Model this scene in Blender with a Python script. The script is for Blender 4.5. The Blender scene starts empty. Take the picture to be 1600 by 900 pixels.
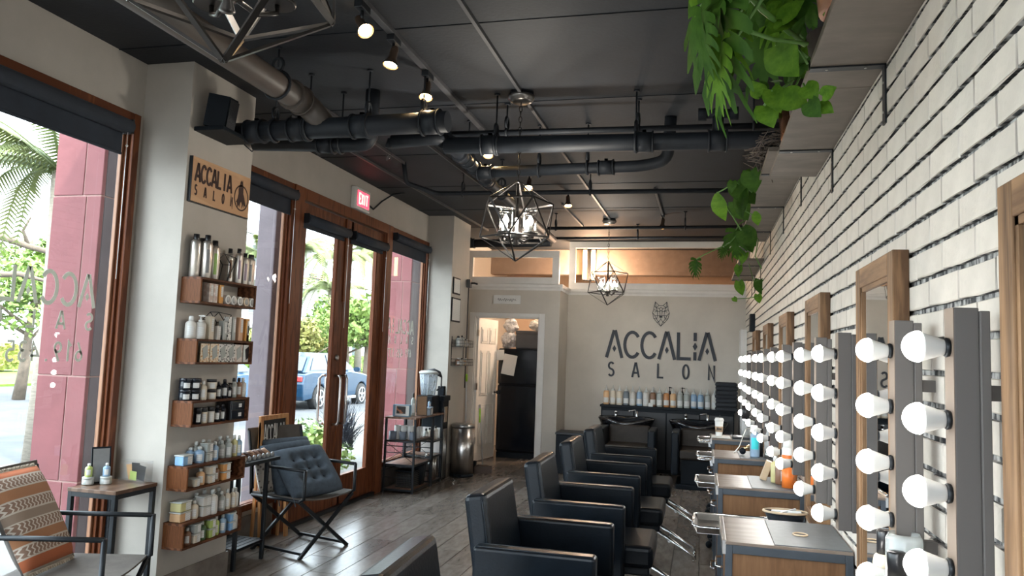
import bpy, bmesh, math, random
from mathutils import Vector, Matrix, noise
PI = math.pi
rnd = random.Random(7)
S = bpy.context.scene
C = S.collection

# ---------------------------------------------------------------- camera (room axes: X right, Y into the room, Z up)
CAM_H = 1.5
F = 1190.0
def _n(v): return Vector(v).normalized()
_fw = _n((296, -116, F)); _up = _n((485, 13245, F)); _up = (_up - _fw * _up.dot(_fw)).normalized()
_rt = Vector((_up.y*_fw.z-_up.z*_fw.y, _up.z*_fw.x-_up.x*_fw.z, _up.x*_fw.y-_up.y*_fw.x))
if _rt.x < 0: _rt = -_rt
R3 = Matrix((_rt, _fw, _up))                    # rows: room axes in camera (right, up, forward)
cd = bpy.data.cameras.new('camera'); cam = bpy.data.objects.new('camera', cd); C.objects.link(cam)
cd.sensor_width = 36; cd.lens = F / 1600 * 36; cd.clip_start = .02; cd.clip_end = 500
cr = Vector(R3.col[0]); cu = Vector(R3.col[1]); cf = Vector(R3.col[2])
M4 = Matrix((( cr.x, cu.x, -cf.x, 0), (cr.y, cu.y, -cf.y, 0), (cr.z, cu.z, -cf.z, CAM_H), (0, 0, 0, 1)))
cam.matrix_world = M4
S.camera = cam
def ray(px, py): return R3 @ Vector((px-800, 450-py, F))
def onX(px, py, X): r = ray(px, py); p = r*(X/r.x); p.z += CAM_H; return p
def onY(px, py, Y): r = ray(px, py); p = r*(Y/r.y); p.z += CAM_H; return p
def onZ(px, py, Z): r = ray(px, py); p = r*((Z-CAM_H)/r.z); p.z += CAM_H; return p

# ---------------------------------------------------------------- sky, sun, exposure
W = bpy.data.worlds.new('sky'); S.world = W; W.use_nodes = True
bg = W.node_tree.nodes['Background']
bg.inputs[0].default_value = (.82, .92, 1, 1); bg.inputs[1].default_value = 4.3
sd = bpy.data.lights.new('sun', 'SUN'); sun = bpy.data.objects.new('sun', sd); C.objects.link(sun)
sd.energy = 3.6; sd.angle = .02; sd.color = (1, .95, .86)
sun.rotation_euler = Vector((-.55, .28, -1.0)).to_track_quat('-Z', 'Y').to_euler()
vs = S.view_settings
vs.view_transform = 'Standard'; vs.look = 'None'; vs.gamma = 1; vs.use_curve_mapping = False
vs.exposure = 1.3
S.cycles.use_denoising = True
S.cycles.max_bounces = 10; S.cycles.diffuse_bounces = 5; S.cycles.transparent_max_bounces = 16
S.cycles.sample_clamp_indirect = 8
S.cycles.caustics_reflective = False; S.cycles.caustics_refractive = False

# ---------------------------------------------------------------- materials
_mats = {}
def mat(name, col, rough=.5, metal=0., var=.10, scale=9., bump=0., stretch=(1, 1, 1), spec=.5, emit=None, estr=0., trans=0., kind='noise', col2=None, coat=0., hi=.65, lo=.35, alpha=1., bscale=None):
    if name in _mats: return _mats[name]
    m = bpy.data.materials.new(name); m.use_nodes = True; nt = m.node_tree; N = nt.nodes; L = nt.links
    b = N['Principled BSDF']
    tc = N.new('ShaderNodeTexCoord'); mp = N.new('ShaderNodeMapping'); mp.inputs['Scale'].default_value = stretch
    L.new(tc.outputs['Object'], mp.inputs[0])
    if kind == 'wave':
        t = N.new('ShaderNodeTexWave'); t.inputs['Scale'].default_value = scale; t.inputs['Distortion'].default_value = 5; t.inputs['Detail'].default_value = 3; t.inputs['Detail Scale'].default_value = 1.6
    elif kind == 'stripe':
        t = N.new('ShaderNodeTexWave'); t.bands_direction = 'Z'; t.inputs['Scale'].default_value = scale
    elif kind == 'voronoi':
        t = N.new('ShaderNodeTexVoronoi'); t.inputs['Scale'].default_value = scale
    else:
        t = N.new('ShaderNodeTexNoise'); t.inputs['Scale'].default_value = scale; t.inputs['Detail'].default_value = 5; t.inputs['Roughness'].default_value = .6
    L.new(mp.outputs[0], t.inputs['Vector'])
    fac = t.outputs['Fac'] if 'Fac' in t.outputs else t.outputs['Distance']
    cr_ = N.new('ShaderNodeValToRGB'); e = cr_.color_ramp.elements
    e[0].position = lo; e[1].position = hi
    c2 = col2 if col2 else tuple(min(1, c*(1+var)) for c in col)
    c1 = col if col2 else tuple(c*(1-var) for c in col)
    e[0].color = (*c1, 1); e[1].color = (*c2, 1)
    L.new(fac, cr_.inputs[0]); L.new(cr_.outputs[0], b.inputs['Base Color'])
    b.inputs['Roughness'].default_value = rough; b.inputs['Metallic'].default_value = metal
    b.inputs['Specular IOR Level'].default_value = spec; b.inputs['Coat Weight'].default_value = coat
    b.inputs['Transmission Weight'].default_value = trans; b.inputs['Alpha'].default_value = alpha
    if emit: b.inputs['Emission Color'].default_value = (*emit, 1); b.inputs['Emission Strength'].default_value = estr
    if bump:
        bp = N.new('ShaderNodeBump'); bp.inputs['Strength'].default_value = bump; bp.inputs['Distance'].default_value = .01
        if bscale:
            t2 = N.new('ShaderNodeTexNoise'); t2.inputs['Scale'].default_value = bscale; t2.inputs['Detail'].default_value = 4
            L.new(tc.outputs['Object'], t2.inputs['Vector']); L.new(t2.outputs['Fac'], bp.inputs['Height'])
        else: L.new(fac, bp.inputs['Height'])
        L.new(bp.outputs[0], b.inputs['Normal'])
    _mats[name] = m
    return m
def perobj(m, amount=.25, sat=0.):
    """random brightness per object so that alike planks and bricks differ"""
    nt = m.node_tree; N = nt.nodes; b = N['Principled BSDF']
    src = b.inputs['Base Color'].links[0].from_socket
    oi = N.new('ShaderNodeObjectInfo'); mr = N.new('ShaderNodeMapRange'); mr.inputs[3].default_value = 1-amount; mr.inputs[4].default_value = 1+amount
    nt.links.new(oi.outputs['Random'], mr.inputs[0])
    mx = N.new('ShaderNodeVectorMath'); mx.operation = 'SCALE'
    nt.links.new(src, mx.inputs[0]); nt.links.new(mr.outputs[0], mx.inputs['Scale']); nt.links.new(mx.outputs[0], b.inputs['Base Color'])
    return m
def glassmat(name, tint=(1, 1, 1), rough=0.0, refl=.10):
    m = bpy.data.materials.new(name); m.use_nodes = True; nt = m.node_tree; N = nt.nodes; L = nt.links
    N.remove(N['Principled BSDF']); out = N['Material Output']
    tr = N.new('ShaderNodeBsdfTransparent'); tr.inputs[0].default_value = (*tint, 1)
    gl = N.new('ShaderNodeBsdfGlossy'); gl.inputs['Roughness'].default_value = rough
    fr = N.new('ShaderNodeFresnel'); fr.inputs[0].default_value = 1.45
    no = N.new('ShaderNodeTexNoise'); no.inputs['Scale'].default_value = 3
    mr = N.new('ShaderNodeMapRange'); mr.inputs[3].default_value = .8; mr.inputs[4].default_value = 1.2
    mu = N.new('ShaderNodeMath'); mu.operation = 'MULTIPLY'
    ge = N.new('ShaderNodeNewGeometry'); inv = N.new('ShaderNodeMath'); inv.operation = 'SUBTRACT'; inv.inputs[0].default_value = 1.; L.new(ge.outputs['Backfacing'], inv.inputs[1])
    m0 = N.new('ShaderNodeMath'); m0.operation = 'MULTIPLY'; L.new(fr.outputs[0], m0.inputs[0]); L.new(inv.outputs[0], m0.inputs[1])
    L.new(no.outputs[0], mr.inputs[0]); L.new(m0.outputs[0], mu.inputs[0]); L.new(mr.outputs[0], mu.inputs[1])
    mx = N.new('ShaderNodeMixShader'); L.new(mu.outputs[0], mx.inputs[0]); L.new(tr.outputs[0], mx.inputs[1]); L.new(gl.outputs[0], mx.inputs[2])
    L.new(mx.outputs[0], out.inputs[0]); _mats[name] = m
    return m

WALL = mat('wall_paint', (.45, .415, .37), .85, var=.05, scale=3, bump=.08, bscale=180)
WALLB = mat('wall_paint_brightened', (.56, .515, .455), .85, var=.06, scale=2, bump=.05, bscale=150)  # same paint as the other walls, lightened in place of light at the back
TANW = mat('back_room_paint', (.50, .36, .26), .85, var=.05, scale=2)
CEIL = mat('black_ceiling', (.0105, .0130, .0175), .7, var=.30, scale=1.7, bump=.15, bscale=40)
PIPE = mat('pipe_paint', (.014, .017, .022), .58, spec=.3, var=.22, scale=5, bump=.05)
CONDUIT = mat('conduit_paint', (.060, .060, .064), .45, var=.2, scale=8)
TRIMW = mat('white_trim', (.72, .70, .67), .55, var=.04, scale=6)
WOODF = mat('door_mahogany', (.105, .030, .011), .48, spec=.22, kind='wave', scale=3.0, stretch=(5, 5, .7), col2=(.175, .054, .020), bump=.05)
WOODL = mat('light_stop_wood', (.22, .095, .045), .5, kind='wave', scale=3, stretch=(5, 5, .6), col2=(.30, .14, .07))
BOXW = mat('walnut_box', (.070, .024, .009), .5, spec=.2, kind='wave', scale=7, stretch=(1, 1, 3.0), col2=(.17, .065, .030), bump=.05)
BOXN = mat('walnut_box_end', (.085, .028, .008), .5, spec=.18, kind='wave', scale=9, stretch=(4, 2, .6), col2=(.17, .060, .020), bump=.05)
RUST = mat('rustic_frame_wood', (.085, .044, .021), .6, spec=.25, scale=3.2, stretch=(5, 6, .55), col2=(.31, .175, .088), bump=.2, lo=.36, hi=.62)
RUSTH = mat('rustic_frame_wood_rail', (.13, .068, .034), .6, spec=.25, scale=3.2, stretch=(5, .6, 6), col2=(.31, .175, .088), bump=.2, lo=.36, hi=.62)
SHELFW = mat('grey_shelf_wood', (.125, .100, .078), .6, scale=3.5, stretch=(1, 2.2, 1), col2=(.20, .165, .135), bump=.12, lo=.3, hi=.7)
PLANK = perobj(mat('floor_plank', (.125, .105, .092), .27, scale=7, stretch=(2.6, .8, 1), col2=(.225, .198, .175), bump=.06, lo=.30, hi=.72, bscale=28), .22)
GROUT = mat('floor_grout', (.022, .019, .017), .8, scale=20)
BRICK = perobj(mat('painted_brick', (.60, .545, .48), .62, var=.05, scale=12, bump=.35, bscale=30), .05)
MORTAR = mat('grey_mortar_rubbed', (.035, .035, .038), .85, scale=24, col2=(.46, .44, .42), lo=.44, hi=.58, stretch=(1, 1.3, .5), bump=.4)
BLACKM = mat('black_metal', (.011, .014, .018), .42, .3, var=.15, scale=20)
BLACKP = mat('black_plastic', (.006, .009, .013), .5, spec=.16, var=.12, scale=12)
BLACKG = mat('black_gloss', (.010, .011, .014), .10, var=.1, scale=4, coat=.5)
LEATH = mat('black_leather', (.0035, .0062, .0100), .31, var=.18, scale=14, bump=.08, bscale=90, spec=.22)
BRLEATH = mat('brown_black_leather', (.022, .017, .014), .42, var=.18, scale=14, bump=.12, bscale=90, spec=.3)
CHROME = mat('chrome', (.72, .72, .72), .12, 1., var=.04, scale=4)
STEEL = mat('brushed_steel', (.50, .48, .46), .28, 1., var=.08, scale=6, stretch=(6, 6, .3))
FABG = mat('grey_suede', (.115, .100, .088), .9, var=.18, scale=6, bump=.15, bscale=150)
CUSH = mat('slate_blue_cotton', (.060, .078, .10), .92, var=.15, scale=30, bump=.3, bscale=260)
BLIND = mat('charcoal_blind', (.018, .025, .038), .8, var=.12, scale=12)
BOARDG = mat('taupe_light_board', (.095, .085, .080), .6, kind='wave', scale=2, stretch=(1, 1, .3), col2=(.112, .100, .094))
DESKP = mat('desk_panel_wood', (.115, .055, .025), .6, spec=.2, scale=6, stretch=(5, 1, .6), col2=(.21, .112, .055), bump=.05, lo=.3, hi=.7)
DESKT = mat('desk_top_wood', (.13, .09, .065), .38, scale=5, stretch=(.6, 4, 1), col2=(.24, .19, .155), lo=.3, hi=.7)
MATG = mat('grey_work_mat', (.105, .115, .125), .5, var=.08, scale=30)
FRIDGE = mat('black_fridge', (.005, .008, .013), .13, var=.15, scale=3)
WHITEP = mat('white_plastic', (.72, .72, .70), .4, var=.04, scale=10)
SOCK = mat('bulb_neck_white', (.62, .62, .60), .45, var=.03, scale=10)
BULB = mat('lit_bulb', (1, 1, 1), .3, var=.01, emit=(1, .975, .93), estr=15.)
SPOTE = mat('spot_face', (1, .8, .5), .3, var=.01, emit=(1, .62, .25), estr=26.)
FLAME = mat('candle_bulb_lit', (1, .95, .85), .3, var=.01, emit=(1, .90, .72), estr=11.)
EXITR = mat('exit_red_lit', (.9, .05, .08), .4, var=.02, emit=(1, .05, .09), estr=1.3)
WGLASS = glassmat('window_glass', (.96, .98, .98))
CGLASS = glassmat('clear_glass', (.97, .97, .97))
FROST = mat('acrylic', (.75, .8, .8), .1, var=.03, alpha=.28)
MIRROR = mat('mirror_silver', (.86, .87, .87), .015, 1., var=.005, scale=2)
PLEX = glassmat('transom_plexi', (.78, .74, .71), .12)
REDST = mat('red_stucco', (.185, .060, .064), .8, var=.10, scale=4, bump=.3, bscale=14)
REDGR = mat('pink_grout', (.32, .19, .17), .8, var=.05)
MAUVE = mat('shade_tinted_stucco', (.13, .105, .118), .7, var=.12, scale=5)  # mauve holds the shade of the red pillar's side as a colour
LETT = mat('charcoal_letter', (.014, .019, .030), .55, var=.1, scale=20)
DECAL = mat('silver_vinyl', (.60, .60, .54), .6, var=.05, scale=8)
def _vinyl():
    nt = DECAL.node_tree; N = nt.nodes; b = N['Principled BSDF']; tl = N.new('ShaderNodeBsdfTranslucent'); tl.inputs[0].default_value = (.55, .56, .50, 1)
    mx = N.new('ShaderNodeMixShader'); mx.inputs[0].default_value = .36; nt.links.new(b.outputs[0], mx.inputs[1]); nt.links.new(tl.outputs[0], mx.inputs[2]); nt.links.new(mx.outputs[0], N['Material Output'].inputs[0])
_vinyl()
SHGLASS = mat('lamp_shade_glass', (.8, .78, .74), .08, var=.02, alpha=.10)
GREEN = mat('leaf_green', (.045, .115, .008), .55, col2=(.11, .22, .018), scale=2.2, spec=.12)
GREEND = mat('leaf_dark_green', (.018, .055, .006), .6, col2=(.045, .105, .012), scale=2.2, spec=.12)
STEMG = mat('stem_green', (.09, .20, .04), .5, var=.2)
PAPER = mat('white_paper', (.72, .72, .70), .7, kind='stripe', scale=28, col2=(.60, .60, .58), lo=.45, hi=.55)
LABELM = mat('printed_label', (.74, .74, .72), .6, kind='stripe', scale=55, col2=(.40, .40, .39), lo=.72, hi=.82)
COPPER = mat('copper_pot', (.75, .36, .19), .22, 1., var=.1, scale=30)

# ---------------------------------------------------------------- mesh builder
class MB:
    def __init__(s): s.bm = bmesh.new()
    def box(s, x0, x1, y0, y1, z0, z1, r=0, seg=2):
        g = bmesh.ops.create_cube(s.bm, size=1)['verts']
        for v in g:
            v.co = Vector((x0+(v.co.x+.5)*(x1-x0), y0+(v.co.y+.5)*(y1-y0), z0+(v.co.z+.5)*(z1-z0)))
        if r > 0:
            es = list({e for v in g for e in v.link_edges})
            bmesh.ops.bevel(s.bm, geom=es, offset=r, segments=seg, affect='EDGES', profile=.5)
        return s
    def obox(s, c, ax, ay, az, r=0):
        """box about centre c with half axes ax, ay, az (vectors)"""
        g = bmesh.ops.create_cube(s.bm, size=2)['verts']
        c, ax, ay, az = map(Vector, (c, ax, ay, az))
        for v in g: v.co = c + ax*v.co.x + ay*v.co.y + az*v.co.z
        if r > 0:
            es = list({e for v in g for e in v.link_edges})
            bmesh.ops.bevel(s.bm, geom=es, offset=r, segments=2, affect='EDGES')
        return s
    def bar(s, a, b, w, h=None, up=(0, 0, 1)):
        a, b = Vector(a), Vector(b); d = (b-a); l = d.length/2; d.normalize(); up = Vector(up)
        if abs(d.dot(up)) > .98: up = Vector((1, 0, 0))
        sx = d.cross(up).normalized(); sy = sx.cross(d)
        return s.obox((a+b)/2, d*l, sx*w/2, sy*(h or w)/2)
    def tube(s, pts, r, n=8, cap=True, closed=False):
        pts = [Vector(p) for p in pts]; rings = []; N_ = len(pts); pn = None
        rr = r if isinstance(r, (list, tuple)) else [r]*N_
        for i, p in enumerate(pts):
            if closed: t = pts[(i+1) % N_]-pts[i-1]
            else: t = pts[min(i+1, N_-1)]-pts[max(i-1, 0)]
            t.normalize()
            if pn is None:
                pn = Vector((0, 0, 1)) if abs(t.z) < .9 else Vector((1, 0, 0))
            pn = (pn - t*pn.dot(t)).normalized(); q = t.cross(pn)
            rings.append([s.bm.verts.new(p+(pn*math.cos(a)+q*math.sin(a))*rr[i]) for a in (2*PI*k/n for k in range(n))])
        m = N_ if closed else N_-1
        for i in range(m):
            A, B = rings[i], rings[(i+1) % N_]
            for k in range(n):
                f = s.bm.faces.new((A[k], A[(k+1) % n], B[(k+1) % n], B[k])); f.smooth = True
        if cap and not closed:
            s.bm.faces.new(list(reversed(rings[0]))); s.bm.faces.new(rings[-1])
        return s
    def lathe(s, prof, c=(0, 0, 0), n=20, ax='z', cap=True, sx=1, sy=1):
        rings = []; c = Vector(c)
        for r, z in prof:
            ring = []
            for k in range(n):
                a = 2*PI*k/n; x, y = r*math.cos(a)*sx, r*math.sin(a)*sy
                v = (x, y, z) if ax == 'z' else ((z, x, y) if ax == 'x' else (y, z, x))
                ring.append(s.bm.verts.new(c+Vector(v)))
            rings.append(ring)
        for A, B in zip(rings, rings[1:]):
            for k in range(n):
                f = s.bm.faces.new((A[k], A[(k+1) % n], B[(k+1) % n], B[k])); f.smooth = True
        if cap:
            if prof[0][0] > 1e-4: s.bm.faces.new(list(reversed(rings[0])))
            if prof[-1][0] > 1e-4: s.bm.faces.new(rings[-1])
        return s
    def patch(s, r, z0, z1, a0, a1, n=6, t=.0008):
        """a label wrapped on a cylinder"""
        A = [[s.bm.verts.new(((r+o)*math.cos(a0+(a1-a0)*k/n), (r+o)*math.sin(a0+(a1-a0)*k/n), z)) for k in range(n+1)] for o in (0, t) for z in (z0, z1)]
        i0, i1, o0, o1 = A
        for k in range(n):
            s.bm.faces.new((o0[k], o0[k+1], o1[k+1], o1[k])); s.bm.faces.new((i1[k], i1[k+1], i0[k+1], i0[k]))
            s.bm.faces.new((i0[k], i0[k+1], o0[k+1], o0[k])); s.bm.faces.new((o1[k], o1[k+1], i1[k+1], i1[k]))
        s.bm.faces.new((i0[0], o0[0], o1[0], i1[0])); s.bm.faces.new((o0[n], i0[n], i1[n], o1[n]))
        return s
    def poly(s, pts, d):
        """flat polygon pushed along vector d"""
        d = Vector(d); a = [s.bm.verts.new(Vector(p)) for p in pts]; b = [s.bm.verts.new(Vector(p)+d) for p in pts]
        n = len(a)
        s.bm.faces.new(list(reversed(a))); s.bm.faces.new(b)
        for i in range(n): s.bm.faces.new((a[i], a[(i+1) % n], b[(i+1) % n], b[i]))
        return s
    def mesh(s, name, m, smooth=False):
        bmesh.ops.recalc_face_normals(s.bm, faces=s.bm.faces)
        me = bpy.data.meshes.new(name); s.bm.to_mesh(me); s.bm.free(); me.materials.append(m)
        if smooth:
            for p in me.polygons: p.use_smooth = True
        return me
    def build(s, name, m, parent=None, loc=None, smooth=False, label=None):
        me = s.mesh(name, m, smooth); return link(name, me, parent, loc, label)
def link(name, me, parent=None, loc=None, label=None):
    o = bpy.data.objects.new(name, me); C.objects.link(o)
    if parent is not None: o.parent = parent
    if loc is not None: o.location = loc
    if label: o['label'] = label
    return o
def centre(o):
    """move a top-level mesh's origin to the base of its bounding box"""
    me = o.data; xs = [v.co for v in me.vertices]
    c = Vector(((min(v.x for v in xs)+max(v.x for v in xs))/2, (min(v.y for v in xs)+max(v.y for v in xs))/2, min(v.z for v in xs)))
    me.transform(Matrix.Translation(-c)); o.location = c
    return o
def tag(o, label, cat, group=None):
    o['label'] = label; o['category'] = cat
    if group: o['group'] = group
    return o
def thing(name, label, cat, loc=(0, 0, 0), rz=0., group=None):
    o = bpy.data.objects.new(name, None); o.empty_display_size = .05; C.objects.link(o)
    o.location = loc; o.rotation_euler = (0, 0, rz)
    return tag(o, label, cat, group)
def struct(o, label=None):
    o['kind'] = 'structure'
    if label: o['label'] = label
    return o
def copy_tree(o, parent=None):
    c = o.copy(); C.objects.link(c); c.parent = parent
    for ch in list(o.children): copy_tree(ch, c)
    return c
def place(o, loc, rz=0., label=None, group=None, scale=None):
    c = copy_tree(o) if o.get('_used') else o
    o['_used'] = 1
    c.location = loc; c.rotation_euler = (0, 0, rz)
    if scale: c.scale = (scale,)*3 if not isinstance(scale, tuple) else scale
    if label: c['label'] = label
    if group: c['group'] = group
    return c
ORD = ['first', 'second', 'third', 'fourth', 'fifth', 'sixth', 'seventh', 'eighth', 'ninth', 'tenth', 'eleventh', 'twelfth', 'thirteenth', 'fourteenth', 'fifteenth', 'sixteenth', 'seventeenth', 'eighteenth', 'nineteenth', 'twentieth']

# ---------------------------------------------------------------- stroke lettering
def arc(cx, cy, rx, ry, a0, a1, n=14): return [(cx+rx*math.cos(math.radians(a0+(a1-a0)*k/n)), cy+ry*math.sin(math.radians(a0+(a1-a0)*k/n))) for k in range(n+1)]
G = {'A': [[(.03, 0), (.30, 1.02)], [(.61, 0), (.34, 1.02)]], 'a': [[(.03, 0), (.30, 1.02)], [(.61, 0), (.34, 1.02)], [(.14, .3), (.5, .3)]],
     'C': [arc(.34, .5, .28, .46, 38, 322, 20)], 'L': [[(.1, 1), (.1, .05), (.56, .05)]],
     'I': [[(.32, 1), (.32, .70)], [(.32, .30), (.32, 0)]], 'i': [[(.32, 1), (.32, 0)]],
     'S': [arc(.32, .74, .21, .22, 30, 235, 10)+arc(.32, .27, .22, .23, 60, -150, 10)], 'O': [arc(.32, .5, .24, .46, 0, 360, 24)],
     'N': [[(.1, 0), (.1, 1), (.54, 0), (.54, 1)]], 'E': [[(.56, 1), (.1, 1), (.1, 0), (.56, 0)], [(.1, .5), (.48, .5)]],
     'X': [[(.08, 0), (.56, 1)], [(.56, 0), (.08, 1)]], 'T': [[(.05, 1), (.6, 1)], [(.32, 1), (.32, 0)]],
     '6': [arc(.32, .28, .2, .24, 0, 360, 16), [(.14, .38), (.42, 1)]], '1': [[(.16, .8), (.34, 1), (.34, 0)]],
     '9': [arc(.32, .72, .2, .24, 0, 360, 16), [(.50, .62), (.22, 0)]], '.': [[(.3, 0), (.3, .12)]],
     '4': [[(.46, 0), (.46, 1), (.1, .28), (.58, .28)]], '3': [arc(.3, .75, .2, .22, 140, -90, 10)+arc(.3, .27, .22, .25, 90, -140, 10)],
     '5': [[(.52, .97), (.18, .97), (.15, .58)]+arc(.3, .3, .22, .28, 100, -140, 10)], '7': [[(.1, .97), (.54, .97), (.24, 0)]]}
def stroke(mb, pts, w, o, xd, up, nd, d):
    """flat band of width w along 2D points"""
    o, xd, up, nd = map(Vector, (o, xd, up, nd)); P = [Vector(p) for p in pts]; n = len(P); Lf, Rt = [], []
    closed = (P[0]-P[-1]).length < 1e-5
    for i, p in enumerate(P):
        a = (P[i]-P[i-1]) if i else ((P[0]-P[-2]) if closed else (P[1]-P[0]))
        b = (P[i+1]-P[i]) if i < n-1 else ((P[1]-P[0]) if closed else (P[-1]-P[-2]))
        a, b = a.normalized(), b.normalized(); t = (a+b)
        t = t.normalized() if t.length > 1e-4 else a
        nn = Vector((-t.y, t.x)); k = 1/max(.35, nn.dot(Vector((-a.y, a.x))))
        Lf.append(p+nn*w/2*k); Rt.append(p-nn*w/2*k)
    to = lambda q, e: o+xd*q.x+up*q.y+nd*e
    bm = mb.bm
    V = [[bm.verts.new(to(q, e)) for q in side] for side in (Lf, Rt) for e in (0, d)]
    l0, l1, r0, r1 = V
    for i in range(n-1):
        bm.faces.new((l1[i], l1[i+1], r1[i+1], r1[i])); bm.faces.new((l0[i+1], l0[i], r0[i], r0[i+1]))
        bm.faces.new((l0[i], l0[i+1], l1[i+1], l1[i])); bm.faces.new((r0[i+1], r0[i], r1[i], r1[i+1]))
    bm.faces.new((l0[0], l1[0], r1[0], r0[0])); bm.faces.new((l0[-1], r0[-1], r1[-1], l1[-1]))
def diamond(mb, cx, cy, hw, hh, o, xd, up, nd, d):
    o, xd, up, nd = map(Vector, (o, xd, up, nd))
    mb.poly([o+xd*x+up*y for x, y in ((cx-hw, cy), (cx, cy-hh), (cx+hw, cy), (cx, cy+hh))], nd*d)
def word(mb, txt, o, xd, up, nd, h, wide=1., adv=.68, w=.11, d=.003, deco=False):
    """lettering: o = lower left corner, xd/up = reading and up directions, h = cap height"""
    xd, up = Vector(xd), Vector(up); o = Vector(o)
    for i, ch in enumerate(txt):
        if ch == ' ': continue
        key = ch
        if not deco and ch == 'A': key = 'a'
        if not deco and ch == 'I': key = 'i'
        oo = o+xd*(i*adv*h*wide)
        for st in G[key]: stroke(mb, [(x*h*wide, y*h) for x, y in st], w*h, oo, xd, up, nd, d)
        if deco and ch == 'A': diamond(mb, .32*h*wide, .33*h, .075*h, .13*h, oo, xd, up, nd, d)
        if deco and ch == 'I': diamond(mb, .32*h*wide, .50*h, .095*h, .15*h, oo, xd, up, nd, d)
    return mb
def letters(parent, m, txt, o, xd, up, nd, h, wide=1., adv=.68, w=.11, d=.003, deco=False, name='letter', fix=None):
    """the same, every letter a part of its own"""
    for i, ch in enumerate(txt):
        if ch == ' ': continue
        b = word(MB(), ch, Vector(o)+Vector(xd)*(i*adv*h*wide), xd, up, nd, h, wide, adv, w, d, deco)
        if fix: fix(b)
        b.build(name, m, parent)

# ================================================================ THE SETTING
XL, XR, ZC = -3.33, .59, 3.2
YD, YS, YB, YN = 10.3, 10.95, 12.9, -3.2      # door wall, sign wall, rear wall of the back room, wall behind the camera
# floor slab with the wood-look tiles laid on it
fl = MB().box(-3.48, .75, YN-.1, YB+.1, -.12, -.004).build('floor', GROUT); struct(fl, 'floor of wood-look tiles in brown and grey')
pv = []
for k in range(6):
    m = MB(); m.box(-.0958, .0958, -.4975, .4975, -.0035, 0, r=.0012, seg=1); me = m.mesh('plank', PLANK); pv.append(me)
npl = 0
for i in range(20):
    x = XL+.098+i*.196; off = (i*.37) % 1.0
    y = 3.3-off
    while y < 12.4:
        o = link('plank', pv[0], fl, (x, y+.5, rnd.uniform(-.0004, .0004))); o.rotation_euler = (0, 0, PI*(rnd.random() < .5)); npl += 1; y += 1.0
hs = []
y = 2.8
MBs = MB()
for i in range(20):
    x = XL+.098+i*.196; off = (i*.37) % 1.0; y = 3.3-off
    while y > YN+1:
        y -= 1; MBs.box(x-.097, x+.097, y+.002, y+.998, -.0035, 0)
o = MBs.build('plank_rows', PLANK, fl); o['kind'] = 'stuff'

ce = MB().box(-3.5, .75, YN-.1, YB+.1, ZC, ZC+.25).build('ceiling', CEIL); struct(ce, 'black painted ceiling')

# left wall: storefront
wl = MB()
wl.box(XL-.06, XL, YN, YB, 2.86, ZC)
for a, b in ((YN, -2.8), (.2, .5), (3.80, 4.70), (8.87, YB)): wl.box(XL-.06, XL, a, b, 0, 2.86)
wl.box(XL-.06, XL, -2.8, .2, 0, .2); wl.box(XL-.06, XL, .5, 3.80, 0, .2); wl.box(XL-.06, XL, 4.70, 5.62, 0, .26); wl.box(XL-.06, XL, 7.66, 8.87, 0, .26)
WLo = struct(wl.build('wall_left', WALL), 'warm grey painted storefront wall')
# two pilasters
c1 = struct(MB().box(XL, -3.0, 3.86, 4.52, 0, ZC).build('wall_column', WALL), 'grey pilaster that carries the box shelves')
c2 = struct(MB().box(XL, -3.0, 8.88, 9.58, 0, ZC).build('wall_column', WALL), 'grey pilaster with two framed certificates')
def tiles(parent, x0, x1, y0, y1, h, L_=.5, ax='y'):
    n = max(1, round(((y1-y0) if ax == 'y' else (x1-x0))/L_))
    for k in range(n):
        if ax == 'y': a, b = y0+(y1-y0)*k/n, y0+(y1-y0)*(k+1)/n; MB().box(x0, x1, a+.002, b-.002, .002, h, r=.002, seg=1).build('tile', PLANK, parent)
        else: a, b = x0+(x1-x0)*k/n, x0+(x1-x0)*(k+1)/n; MB().box(a+.002, b-.002, y0, y1, .002, h, r=.002, seg=1).build('tile', PLANK, parent)
bb = thing('baseboard_left', '', 'x'); del bb['category']; del bb['label']; struct(bb, 'skirting of wood-look tiles on the window side')
tiles(bb, -3.0, -2.985, 3.845, 4.535, .16); tiles(bb, XL, -2.985, 3.845, 3.86, .16, ax='x'); tiles(bb, XL, -3.0, 4.52, 4.535, .16, ax='x')
tiles(bb, XL, XL+.013, 4.535, 5.60, .22); tiles(bb, XL, XL+.013, 7.68, 8.87, .22); tiles(bb, XL, XL+.013, .5, 3.82, .16)
tiles(bb, -3.0, -2.985, 8.865, 9.595, .16); tiles(bb, XL+.013, -2.985, 8.865, 8.88, .16, ax='x')

# right wall of painted brick
wr = struct(MB().box(XR, XR+.16, YN, YB, 0, ZC).build('wall_right', MORTAR), 'white painted brick wall with rubbed grey joints')
BL, BP = .235, .083
variants = []
for k in range(8):
    m = MB(); L2, H2 = BL/2-.0036, (BP-.014)/2
    rr_ = random.Random(k)
    def ring(x, ins, j):
        P = []
        for sy, sz in ((-1, -1), (0, -1), (1, -1), (1, 1), (0, 1), (-1, 1)):
            P.append(m.bm.verts.new((x, sy*(L2-ins)+rr_.uniform(-j, j)*(sy != 0), sz*(H2-ins)+rr_.uniform(-j, j))))
        return P
    A, B_, D = ring(0, 0, .0012), ring(-.010, .0, .0020), ring(-.014, .0025, .0018)
    for P, Q in ((A, B_), (B_, D)):
        for i in range(6): m.bm.faces.new((P[i], P[(i+1) % 6], Q[(i+1) % 6], Q[i])).material_index = 1 if P is A else 0
    m.bm.faces.new(D); me = m.mesh('brick', BRICK); me.materials.append(MORTAR); variants.append(me)
bricks = []
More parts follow.
